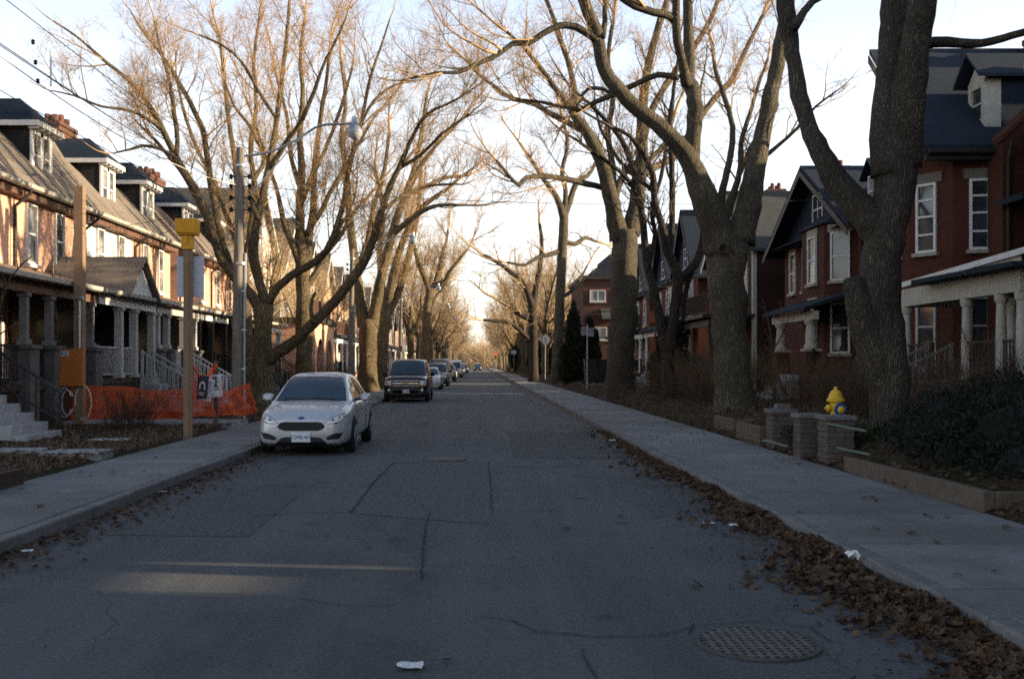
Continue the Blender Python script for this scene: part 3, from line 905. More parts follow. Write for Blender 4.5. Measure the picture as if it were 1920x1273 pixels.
    measured_tree('street_tree', 'rounded sunlit crown on a forked trunk beyond the parked cars', 88.0, [
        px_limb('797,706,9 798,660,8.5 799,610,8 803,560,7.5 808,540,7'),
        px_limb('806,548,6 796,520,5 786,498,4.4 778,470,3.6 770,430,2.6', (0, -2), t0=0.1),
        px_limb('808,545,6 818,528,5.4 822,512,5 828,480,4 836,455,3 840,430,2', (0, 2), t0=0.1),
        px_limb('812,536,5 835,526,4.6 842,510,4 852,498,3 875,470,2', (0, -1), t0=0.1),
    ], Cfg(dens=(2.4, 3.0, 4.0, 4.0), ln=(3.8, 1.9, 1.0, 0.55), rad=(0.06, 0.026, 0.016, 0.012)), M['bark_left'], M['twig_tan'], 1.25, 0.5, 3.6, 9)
    # ---- right: shorter sunlit trees by the evergreen
    c8 = Cfg(dens=(1.5, 2.2, 3.2, 3.4), ln=(3.0, 1.5, 0.8, 0.45), rad=(0.05, 0.025, 0.015, 0.012))
    measured_tree('street_tree', 'dark ivy clad tree left of the gnarled trunk, branches to the road', 84.0, [
        px_limb('1000,712,9 1000,660,9 999,600,8 998,570,8'),
        px_limb('998,580,7 990,550,6 976,525,5 950,505,4.2 930,490,3.6 905,478,2.6', (0, -2), t0=0.1),
        px_limb('998,575,7 1005,540,6 1012,500,5 1016,460,4 1012,420,3', (0, 2), t0=0.1),
        px_limb('998,600,6 975,590,5 952,572,4 930,560,3', (0, -1), t0=0.1),
        px_limb('996,640,5 975,620,4.4 955,604,4 930,602,3.4 905,600,2.4', (0, -3), t0=0.2),
    ], c8, M['bark_dark'], M['twig_tan'], 1.25, 0.5, 3.0, 9)


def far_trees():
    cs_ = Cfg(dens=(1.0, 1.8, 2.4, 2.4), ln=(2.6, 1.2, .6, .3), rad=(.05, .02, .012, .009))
    grown_tree('street_tree', 'unseen tree added outside the right frame edge to split the sun band', (6.6, 6.95, .3), 11, .2, M['bark'], M['twig'], cs_, 4)  # added out of frame so its trunk splits the sun band
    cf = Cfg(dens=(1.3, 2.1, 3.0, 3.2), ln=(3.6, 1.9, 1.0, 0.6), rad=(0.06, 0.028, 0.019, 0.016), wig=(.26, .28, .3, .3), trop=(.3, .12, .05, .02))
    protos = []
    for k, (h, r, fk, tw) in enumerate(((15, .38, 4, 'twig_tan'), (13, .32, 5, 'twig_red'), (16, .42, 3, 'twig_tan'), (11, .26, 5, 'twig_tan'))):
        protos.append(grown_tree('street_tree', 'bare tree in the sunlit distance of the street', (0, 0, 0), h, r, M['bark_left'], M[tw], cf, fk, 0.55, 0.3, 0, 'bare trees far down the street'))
    used = [False] * 4
    spots = []
    y = 100
    while y < 330:
        spots.append((-6.6 + R.uniform(-.4, .4), y)); y += R.uniform(9, 13)
    y = 98
    while y < 330:
        spots.append((6.6 + R.uniform(-.4, .6), y)); y += R.uniform(9, 13)
    y = 60
    while y < 330:
        spots.append((-14.5 + R.uniform(-3, 1.5), y + 60)); y += 21
    y = 110
    while y < 330:
        spots.append((13.5 + R.uniform(-1, 3), y)); y += 19
    for i, (x, y) in enumerate(spots):
        k = R.randrange(4)
        sc = R.uniform(0.8, 1.12)
        sd = 'left' if x < 0 else 'right'
        lab = 'bare tree far down the %s side of the street' % sd
        loc = (x, y, GZ)
        rz = R.uniform(0, 6.28)
        if not used[k]:
            o = protos[k]; used[k] = True
            o.location = loc; o.rotation_euler = (0, 0, rz); o.scale = (sc,) * 3
            o['label'] = lab
        else:
            o = dup(protos[k], loc, rz, sc, lab)
        o['group'] = 'bare trees far down the %s side' % sd
    # nearer yard trees seen between the street trees
    for (x, y, h, lab) in ((-11.2, 50, 8.5, 'small yard tree before the arched brick porch'), (-10.8, 74, 9, 'small bare tree beside the third utility pole'),
                           (-11.5, 64, 9, 'small bare tree between porches past the second pole')):
        dup(protos[3], (x, y, GZ), R.uniform(0, 6), h / 11, lab, 'small yard trees')
    for i, (x, y) in enumerate(((-6.6, -6), (6.8, -9), (-6.7, -19), (6.6, -22))):
        dup(protos[i], (x, y, GZ), i * 1.3, .9, 'bare street tree behind the viewer, outside the frame', 'street trees behind the viewer')


def bare_shrub(name, label, loc, h, w, stems, mat, cfg=None, group=None, rr=0.008):
    cfg = cfg or Cfg(dens=(9.0, 9.0, 5, 5), ln=(h * .38, h * .18, .1, .1), rad=(0.006, 0.0042, .003, .003), levels=2, trop=(.25, .1, .1, .1))
    root = thing(name, label, 'shrub', loc, group)
    tb = Tubes()
    for k in range(stems):
        a = R.uniform(0, 6.28)
        b = Vector(loc) + Vector((math.cos(a), math.sin(a), 0)) * R.uniform(0, w * .3)
        b.z -= 0.05
        d = Vector((math.cos(a) * R.uniform(.1, .7), math.sin(a) * R.uniform(.1, .7), 1)).normalized()
        L = h * R.uniform(.6, 1.05)
        pts = [b]
        for i in range(6):
            d = d + rv() * .16; d.normalize()
            pts.append(pts[-1] + d * L / 6)
        rad = [rr * (1 - .11 * i) for i in range(7)]
        tb.add(pts, rad, 4)
        grow(tb, list(zip(pts, rad)), 0, cfg, .15)
    tb.build('branches', mat, root, loc)
    return root


def leaf_cloud(name, label, cat, loc, blobs, n, size, mat, group=None, core=None, up=0.3):
    """evergreen of many small leaf faces spread through several lobes"""
    root = thing(name, label, cat, loc, group)
    v, f = [], []
    tot = sum(b[3] * b[4] * b[5] for b in blobs)
    for (bx, by, bz, rx, ry, rz) in blobs:
        k = int(n * rx * ry * rz / tot) + 60
        for _ in range(k):
            d = rv()
            q = 1 - abs(R.gauss(0, 0.16))
            q *= 0.86 + 0.14 * math.sin(d.x * 7 + d.y * 5) * math.cos(d.z * 6 + bx)
            c = Vector((bx + d.x * rx * q, by + d.y * ry * q, bz + d.z * rz * q))
            if c.z < 0.02: c.z = R.uniform(0.02, 0.2)
            a = (d + rv() * .9 + Vector((0, 0, up))).normalized()
            b = a.cross(rv()).normalized()
            L, W = size * R.uniform(.6, 1.5), size * R.uniform(.18, .4)
            i = len(v)
            v += [tuple(c - b * W), tuple(c + b * W), tuple(c + a * L + b * W * .3), tuple(c + a * L - b * W * .3)]
            f.append((i, i + 1, i + 2, i + 3))
    me = bpy.data.meshes.new('foliage'); me.from_pydata(v, [], f); me.materials.append(mat)
    o = bpy.data.objects.new('foliage', me); COL.objects.link(o); o.parent = root
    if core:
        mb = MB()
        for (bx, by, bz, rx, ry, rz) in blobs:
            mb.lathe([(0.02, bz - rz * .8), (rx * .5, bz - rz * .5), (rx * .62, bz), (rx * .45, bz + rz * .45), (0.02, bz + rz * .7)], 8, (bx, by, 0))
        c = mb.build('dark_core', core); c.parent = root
    return root

# ------------------------------------------------------------------ setting
RW0, RW1 = -4.14, 3.06          # road edges
SL0, SR1 = -5.93, 5.2           # outer edges of the pavements


def grid_sheet(name, x0, x1, y0, y1, nx, ny, zf, mat, kind='structure'):
    v, f = [], []
    for j in range(ny + 1):
        for i in range(nx + 1):
            x = x0 + (x1 - x0) * i / nx
            y = y0 + (y1 - y0) * (j / ny)
            v.append((x, y, zf(x, y)))
    for j in range(ny):
        for i in range(nx):
            a = j * (nx + 1) + i
            f.append((a, a + 1, a + nx + 2, a + nx + 1))
    me = bpy.data.meshes.new(name); me.from_pydata(v, [], f)
    me.polygons.foreach_set('use_smooth', [True] * len(f))
    me.materials.append(mat)
    o = bpy.data.objects.new(name, me); COL.objects.link(o)
    return tag(o, kind=kind)


def yard_right(x):
    t = max(0.0, min(1.0, (x - 5.3) / 1.0))
    return GZ + 0.38 * t * t * (3 - 2 * t)


def setting():
    mb = MB(); mb.box(-2500, 2500, -600, 3500, -0.6, -0.05)
    tag(mb.build('ground', M['far_ground']), kind='structure')
    road = grid_sheet('road', RW0 - .05, RW1 + .05, -30, 420, 8, 90, lambda x, y: 0.0, M['asphalt'])
    grid_sheet('side_street', -60, 60, 196, 204, 4, 2, lambda x, y: 0.004, M['asphalt'])
    for nm, xa, xb in (('pavement_left', SL0, RW0 - .16), ('pavement_right', RW1 + .16, SR1)):
        mb = MB(); mb.box(xa, xb, -30, 195, -.04, GZ); mb.box(xa, xb, 205, 420, -.04, GZ)
        tag(mb.build(nm, M['concrete'], bevel=0.01), kind='structure')
    for nm, xa, xb in (('kerb_left', RW0 - .157, RW0), ('kerb_right', RW1, RW1 + .157)):
        mb = MB(); y = -30.0
        while y < 195:
            L = 3.0
            mb.box(xa + R.uniform(-.006, .006), xb + R.uniform(-.006, .006), y + .004, y + L - .004, -.04, GZ + R.uniform(-.008, .003)); y += L
        mb.box(xa, xb, 205, 420, -.04, GZ)
        tag(mb.build(nm, M['kerb'], bevel=0.018), kind='structure')

    def zl(x, y):
        return GZ + 0.03 * math.sin(y * .9 + x) * math.cos(x * 1.3 + y * .31) + (0.06 if x < -6.3 else -0.015) + R.uniform(-.012, .012)
    grid_sheet('yard_left', -14, SL0 - .004, -10, 120, 30, 300, zl, M['soil'])
    grid_sheet('yard_left_far', -40, SL0 - .004, 120, 420, 6, 60, zl, M['soil'])

    def zr(x, y):
        return yard_right(x) + 0.03 * math.sin(y * 1.1 + x * .7) + R.uniform(-.015, .015) - (0.02 if x < 5.4 else 0)
    grid_sheet('yard_right', SR1 + .004, 14, -10, 120, 30, 300, zr, M['soil'])
    grid_sheet('yard_right_far', SR1 + .004, 40, 120, 420, 6, 60, zr, M['soil'])

    # pale walk across the left yard, and little flagstone walk nearer
    mb = MB(); mb.box(-10.4, SL0 - .006, 24.0, 25.6, 0.0, 0.235)
    tag(mb.build('path', M['path'], bevel=0.01), kind='structure')
    mb = MB()
    for (x, y, w, l) in ((-6.6, 16.4, 1.0, .7), (-7.7, 16.7, .9, .6), (-8.7, 16.5, .8, .7), (-7.0, 19.0, .8, .3)):
        mb.prism([(x - w / 2, y - l / 2, 0), (x + w / 2, y - l / 2 + .08, 0), (x + w / 2 - .05, y + l / 2, 0), (x - w / 2 + .06, y + l / 2 - .05, 0)], (0, 0, .225))
    tag(mb.build('flagstone_path', M['path'], bevel=0.01), kind='structure')
    # asphalt repair with tar seams
    Y1, Y2 = 1867 * 1.65 / (866 - 682), 1867 * 1.65 / (962 - 682)
    xa1, xb1 = (738 - CX) / F * Y1, (916 - CX) / F * Y1
    xa2, xb2 = (655 - CX) / F * Y2, (922 - CX) / F * Y2
    mb = MB(); mb.poly([(xa2, Y2, .004), (xb2, Y2 - .8, .004), (xb1, Y1, .004), (xa1, Y1, .004)])
    tag(mb.build('asphalt_patch', M['patch']), kind='structure')

    mb = MB(); mb.poly([(.9, 4.2, .004), (2.2, 4.2, .004), (2.15, 5.05, .004), (1.5, 5.2, .004), (.95, 5.0, .004)]); mb.poly([(-3.7, 9.6, .004), (-2.2, 9.5, .004), (-2.25, 12.4, .004), (-3.75, 12.3, .004)]); mb.poly([(.6, 17.5, .004), (2.6, 17.4, .004), (2.65, 24, .004), (.7, 24.2, .004)])
    tag(mb.build('asphalt_patch', M['patch2']), kind='structure')

    def seam(pts, w):
        mb = MB()
        L, Rr = [], []
        fine = []
        for a, b in zip(pts[:-1], pts[1:]):
            n = max(2, int((Vector(b) - Vector(a)).length / .12))
            for k in range(n):
                q = Vector(a).lerp(Vector(b), k / n)
                fine.append(q + Vector((R.uniform(-.012, .012), R.uniform(-.012, .012))))
        fine.append(Vector(pts[-1]))
        for i, p in enumerate(fine):
            d = (fine[min(i + 1, len(fine) - 1)] - fine[max(i - 1, 0)]).normalized()
            nn = Vector((-d.y, d.x)) * w * R.uniform(.15, .5)
            L.append(mb.pt((p.x + nn.x, p.y + nn.y, .009))); Rr.append(mb.pt((p.x - nn.x, p.y - nn.y, .009)))
        for i in range(len(fine) - 1):
            mb.face((L[i], L[i + 1], Rr[i + 1], Rr[i]))
        return mb

    def g(px, py):
        d = F * EYE / (py - CY)
        return ((px - CX) / F * d, d)
    seams = [([g(738, 868), g(700, 905), g(658, 961)], .04), ([g(916, 866), g(919, 905), g(922, 962)], .016), ([g(738, 868), g(800, 864), g(916, 866)], .03),
             ([g(658, 961), g(560, 962), g(470, 968)], .022), ([g(805, 960), g(795, 1010), g(790, 1085)], .022),
             ([g(900, 1155), g(960, 1165), g(1010, 1185), g(1110, 1194), g(1240, 1192), g(1300, 1175)], .018), ([g(1290, 1190), g(1300, 1172), g(1420, 1166), g(1520, 1178), g(1560, 1205)], .014),
             ([g(560, 1122), g(640, 1136), g(740, 1135)], .014), ([g(1090, 1215), g(1100, 1240), g(1120, 1272)], .014), ([g(500, 910), g(590, 914), g(690, 908)], .016),
             ([g(925, 872), g(1010, 878), g(1100, 870)], .02), ([g(980, 935), g(1060, 930), g(1120, 940)], .012)]
    mb = MB()
    for pts, w in seams:
        s = seam(pts, w)
        o = len(mb.v); mb.v += s.v; mb.f += [tuple(i + o for i in f) for f in s.f]; mb.sm += s.sm
    tag(mb.build('tar_seam', M['tar']), kind='structure')


def manhole(px, py, r, label):
    d = F * EYE / (py - CY)
    x = (px - CX) / F * d
    t = thing('manhole_cover', label, 'manhole cover', (x, d, 0))
    mb = MB(); mb.lathe([(r * 1.10, .002), (r * 1.10, .012), (r, .014), (r, .006)], 40, (x, d, 0), cap=False)
    mb.build('frame', M['frame_iron'], t)
    mb = MB(); mb.lathe([(.001, .006), (r, .006)], 40, (x, d, 0), cap=False)
    mb.build('pit', M['hole'], t)
    mb = MB(); n = int(r * 2 / .052)
    for k in range(n + 1):
        q = -r + 2 * r * k / n
        h = math.sqrt(max(0, r * r - q * q)) - .006
        if h < .03: continue
        mb.box(x + q - .0125, x + q + .0125, d - h, d + h, .007, .015)
        mb.box(x - h, x + h, d + q - .0125, d + q + .0125, .0075, .0144)
    mb.build('grating', M['iron'], t)


def fallen_leaves():
    v, f = [], []

    def leaf(x, y, z, s, tilt):
        a = R.uniform(0, 6.28)
        q = Matrix.Rotation(a, 3, 'Z') @ Matrix.Rotation(R.uniform(-tilt, tilt), 3, 'X') @ Matrix.Rotation(R.uniform(-tilt, tilt), 3, 'Y')
        c = R.uniform(.1, .5)
        pts = [(-.5, 0, 0), (-.18, -.38, c * .5), (.05, -.22, c * .2), (.22, -.46, c * .6), (.5, 0, .05), (.2, .42, c * .6), (.02, .2, c * .2), (-.22, .36, c * .5)]
        i = len(v)
        for p in pts:
            w = q @ Vector(p) * s
            v.append((x + w.x, y + w.y, z + w.z))
        f.append((i, i + 1, i + 2, i + 7)); f.append((i + 2, i + 6, i + 7)); f.append((i + 2, i + 3, i + 4, i + 6)); f.append((i + 4, i + 5, i + 6))
    # right gutter drift
    for _ in range(9500):
        y = 4.2 + 20 * R.random() ** 2.0
        w = max(.10, min(.95, (16.5 - y) * .085)) * (.72 + .28 * math.sin(y * 1.9) + .15 * math.sin(y * 5.3))
        if y > 14: w = .42 * max(.15, (27 - y) / 13)
        u = abs(R.gauss(0, .48))
        x = RW1 - .03 - w * u
        hgt = max(0, .085 - .085 * u / .9) * max(.25, min(1, (18 - y) / 7)) * (.7 + .4 * math.sin(y * 3.1))
        if R.random() < .06: x -= R.uniform(0, .5)
        leaf(x, y, .012 + hgt * R.random() ** .6, R.choice((R.uniform(.03, .07), R.uniform(.05, .11))), .8)
    for _ in range(5000):
        y = 4.2 + 22 * R.random() ** 1.6
        leaf(RW1 - .04 - abs(R.gauss(0, .5)), y, .010, R.uniform(.012, .03), .5)
    # on the right pavement, thin
    for _ in range(60):
        leaf(R.uniform(RW1 + .2, SR1 + .2), R.uniform(4.5, 26), GZ + .014, R.uniform(.05, .10), .35)
    # drift along the right yard edge
    for _ in range(2600):
        x = SR1 + abs(R.gauss(0, .8)); y = R.uniform(9, 60)
        leaf(x, y, yard_right(x) + .03, R.uniform(.05, .10), .6)
    # left gutter and yard
    for _ in range(1300):
        y = 5 + 15 * R.random(); x = RW0 + .04 + abs(R.gauss(0, .26))
        leaf(x, y, .014, R.uniform(.035, .08), .5)
    for _ in range(2600):
        x = SL0 - R.random() ** 1.4 * 4.6; y = R.uniform(11, 28)
        leaf(x, y, GZ + .09, R.uniform(.05, .10), .6)
    for _ in range(26):
        leaf(R.uniform(SL0, RW0 - .2), R.uniform(6, 20), GZ + .014, R.uniform(.05, .09), .3)
    for _ in range(40):
        leaf(R.uniform(RW0, RW1), R.uniform(4.6, 20), .012, R.uniform(.035, .08), .3)
    me = bpy.data.meshes.new('fallen_leaves'); me.from_pydata(v, [], f); me.materials.append(M['leaf'])
    o = bpy.data.objects.new('fallen_leaves', me); COL.objects.link(o)
    tag(o, 'brown dead leaves drifted in the gutters and strewn over the yards', 'leaves', kind='stuff')


def grass_tufts():
    v, f = [], []
    for _ in range(9000):
        side = R.random() < .45
        if side: x, y = SL0 - .05 - R.random() ** 1.3 * 4.4, R.uniform(11.5, 27); z = GZ + .05
        else: x = SR1 + .3 + R.random() * 5; y = R.uniform(17, 60); z = yard_right(x)
        a = R.uniform(0, 6.28); h = R.uniform(.04, .16); w = .006
        i = len(v)
        lx, ly = math.cos(a), math.sin(a)
        dx, dy = R.uniform(-.08, .08), R.uniform(-.08, .08)
        v += [(x - lx * w, y - ly * w, z), (x + lx * w, y + ly * w, z), (x + dx, y + dy, z + h)]
        f.append((i, i + 1, i + 2))
    me = bpy.data.meshes.new('dry_grass'); me.from_pydata(v, [], f); me.materials.append(M['twig'])
    o = bpy.data.objects.new('dry_grass', me); COL.objects.link(o)
    tag(o, 'thin dry winter grass in the front yards', 'grass', kind='stuff')


def litter():
    def scrap(px, py, s, label, crumple=.25, z=None, name='paper_scrap'):
        d = F * (EYE - (z or 0)) / (py - CY)
        x = (px - CX) / F * d
        mb = MB(); n = 5; ids = []
        for j in range(n):
            for i in range(n):
                u, w = i / (n - 1) - .5, j / (n - 1) - .5
                k = 1 - .35 * abs(u) * R.uniform(0, 1)
                ids.append(mb.pt((x + u * s * k + R.uniform(-.1, .1) * s * crumple, d + w * s * .75 * k + R.uniform(-.1, .1) * s * crumple, (z or 0) + .012 + R.random() * s * crumple)))
        for j in range(n - 1):
            for i in range(n - 1):
                a = j * n + i
                mb.face((ids[a], ids[a + 1], ids[a + n + 1], ids[a + n]))
        tag(mb.build(name, M['paper'], fix=False), label, 'litter', 'paper litter by the kerbs')
    scrap(769, 1252, .15, 'torn white paper scrap lying on the road nearest the viewer', .12)
    scrap(1600, 1052, .11, 'crumpled white paper ball resting in the leaves against the kerb', .7, .08)
    scrap(1328, 982, .14, 'flat white scrap at the road edge of the leaf drift', .06)
    scrap(1373, 987, .10, 'small pinkish white scrap lying in the brown leaf drift', .15, .03)
    scrap(1148, 828, .26, 'white litter by the right kerb beyond the leaf drift', .15)
    scrap(306, 924, .10, 'small white scrap in the left gutter before the silver car', .15)
    scrap(52, 1036, .10, 'white scrap at the left kerb near the picture edge', .15)

# ------------------------------------------------------------------ houses
def plane_T(O, U, N):
    O, U, N = Vector(O), Vector(U).normalized(), Vector(N).normalized()
    return lambda b, a, z: O + U * a - N * b + Vector((0, 0, z))


def side_T(s, Xf):
    return plane_T((s * Xf, 0, 0), (0, 1, 0), (-s, 0, 0))


def window(root, T, a, z0, w, h, b=0.0, fm=None, pm=None, rails=(0.5,), mull=(), sill=None, lintel=None, fw=.065, name='window'):
    fm = fm or M['white']; pm = pm or M['glass']
    mb = MB(T)
    x0, x1 = a - w / 2, a + w / 2
    mb.box(b - .07, b + .03, x0, x0 + fw, z0, z0 + h)
    mb.box(b - .07, b + .03, x1 - fw, x1, z0, z0 + h)
    mb.box(b - .07, b + .03, x0 + fw, x1 - fw, z0 + h - fw, z0 + h)
    mb.box(b - .07, b + .03, x0 + fw, x1 - fw, z0, z0 + fw)
    for r in rails:
        mb.box(b - .055, b + .02, x0 + fw, x1 - fw, z0 + h * r - fw * .4, z0 + h * r + fw * .4)
    for r in mull:
        mb.box(b - .052, b + .02, x0 + w * r - fw * .35, x0 + w * r + fw * .35, z0 + fw, z0 + h - fw)
    fr = mb.build(name, fm, root)
    mb = MB(T); mb.poly([(b - .018, x0 + fw * .5, z0 + fw * .5), (b - .018, x1 - fw * .5, z0 + fw * .5), (b - .018, x1 - fw * .5, z0 + h - fw * .5), (b - .018, x0 + fw * .5, z0 + h - fw * .5)])
    mb.build('pane', pm, fr)
    if sill:
        mb = MB(T); mb.box(b - .14, b + .03, x0 - .07, x1 + .07, z0 - .10, z0 - .003); mb.build('sill', sill, fr)
    if lintel:
        mb = MB(T); mb.box(b - .045, b + .03, x0 - .10, x1 + .10, z0 + h + .003, z0 + h + .26); mb.build('lintel', lintel, fr)
    return fr


def door(root, T, a, z0, w=.95, h=2.1, b=0.0, mat=None, fm=None):
    mb = MB(T)
    mb.box(b - .04, b + .03, a - w / 2, a + w / 2, z0, z0 + h)
    for q in (.12, .56):
        for sx in (-1, 1):
            mb.box(b - .055, b - .03, a + sx * w * .23 - w * .16, a + sx * w * .23 + w * .16, z0 + h * q, z0 + h * (q + .3))
    d = mb.build('door', mat or M['door'], root)
    mb = MB(T)
    fw = .09
    mb.box(b - .08, b + .03, a - w / 2 - fw, a - w / 2 - .002, z0, z0 + h + .3)
    mb.box(b - .08, b + .03, a + w / 2 + .002, a + w / 2 + fw, z0, z0 + h + .3)
    mb.box(b - .08, b + .03, a - w / 2, a + w / 2, z0 + h + .22, z0 + h + .3)
    mb.box(b - .07, b + .03, a - w / 2, a + w / 2, z0 + h + .002, z0 + h + .06)
    mb.build('frame', fm or M['white'], d)
    mb = MB(T); mb.lathe([(.0, 0), (.035, .01), (.035, .05), (.0, .06)], 8, (b - .1, a + w * .38, z0 + 1.0)); mb.build('handle', M['galv'], d)
    mb = MB(T); mb.poly([(b - .02, a - w / 2, z0 + h + .06), (b - .02, a + w / 2, z0 + h + .06), (b - .02, a + w / 2, z0 + h + .22), (b - .02, a - w / 2, z0 + h + .22)]); mb.build('transom_pane', M['glass'], d)
    return d


def sq_post(T, a, b, z0, z1, w, cap=True):
    mb = MB(T)
    mb.box(b - w / 2, b + w / 2, a - w / 2, a + w / 2, z0, z1)
    if cap:
        mb.box(b - w / 2 - .04, b + w / 2 + .04, a - w / 2 - .04, a + w / 2 + .04, z1 - .09, z1 - .005)
        mb.box(b - w / 2 - .04, b + w / 2 + .04, a - w / 2 - .04, a + w / 2 + .04, z0 + .003, z0 + .12)
    return mb


def railing(root, T, pts, h, mat, step=.12, name='railing', thick=.022):
    """pts in (b,a,z); rail, bottom rail and balusters"""
    mb = MB(T)
    for p, q in zip(pts[:-1], pts[1:]):
        P0, Q0 = Vector(p), Vector(q)
        up = Vector((0, 0, h))
        mb.bar(P0 + up, Q0 + up, .055, .05)
        mb.bar(P0 + up * .12, Q0 + up * .12, .035, .035)
        n = max(2, int((Q0 - P0).length / step))
        for k in range(1, n):
            c = P0.lerp(Q0, k / n)
            mb.bar(c + up * .13, c + up * .98, thick, thick, (0, 1, 0))
        for c in (P0, Q0):
            mb.bar(c, c + up * 1.06, .07, .07, (0, 1, 0))
    return mb.build(name, mat, root)


def steps(root, T, a0, a1, b_top, z_top, z_bot, n, mat, tread=.27, name='steps'):
    mb = MB(T)
    rise = (z_top - z_bot) / n
    for k in range(n):
        z = z_top - rise * k
        mb.box(b_top - tread * (k + 1), b_top - tread * k - .001, a0, a1, z_bot - .2, z - rise * 0.0 - .002 * k)
    return mb.build(name, mat, root, bevel=.012)


def chimney(root, T, a0, a1, b0, b1, z0, z1, mat):
    mb = MB(T)
    mb.box(b0, b1, a0, a1, z0, z1)
    mb.box(b0 - .06, b1 + .06, a0 - .06, a1 + .06, z1 - .32, z1 - .16)
    mb.box(b0 - .09, b1 + .09, a0 - .09, a1 + .09, z1 - .16, z1)
    c = mb.build('chimney', mat, root)
    mb = MB(T)
    n = max(2, int((a1 - a0) / .38))
    for k in range(n):
        a = a0 + (a1 - a0) * (k + .5) / n
        for b in (b0 + (b1 - b0) * .3, b0 + (b1 - b0) * .72):
            hh = R.uniform(.25, .45)
            mb.lathe([(.10, z1), (.12, z1 + hh * .8), (.09, z1 + hh)], 8, (b, a, 0))
    mb.build('chimney_pot', M['brick_chim'], c)


def gutter(root, T, a0, a1, b, z, mat, name='gutter'):
    mb = MB(T)
    pr = [(b, z), (b + .02, z - .10), (b + .10, z - .13), (b + .16, z - .12), (b + .16, z), (b + .13, z), (b + .13, z - .09), (b + .05, z - .09), (b + .03, z)]
    mb.prism([(p[0], a0, p[1]) for p in pr], (0, a1 - a0, 0))
    return mb.build(name, mat, root)


def downpipe(root, T, a, b0, z0, b1, z1, mat):
    mb = MB(T)
    mb.tube([(b0, a, z1), (b0 + .02, a, z1 - .12), (b1 - .05, a, z1 - .45), (b1 - .05, a, z1 - .7), (b1 - .05, a, z0)], .045, 8)
    return mb.build('downpipe', mat, root)


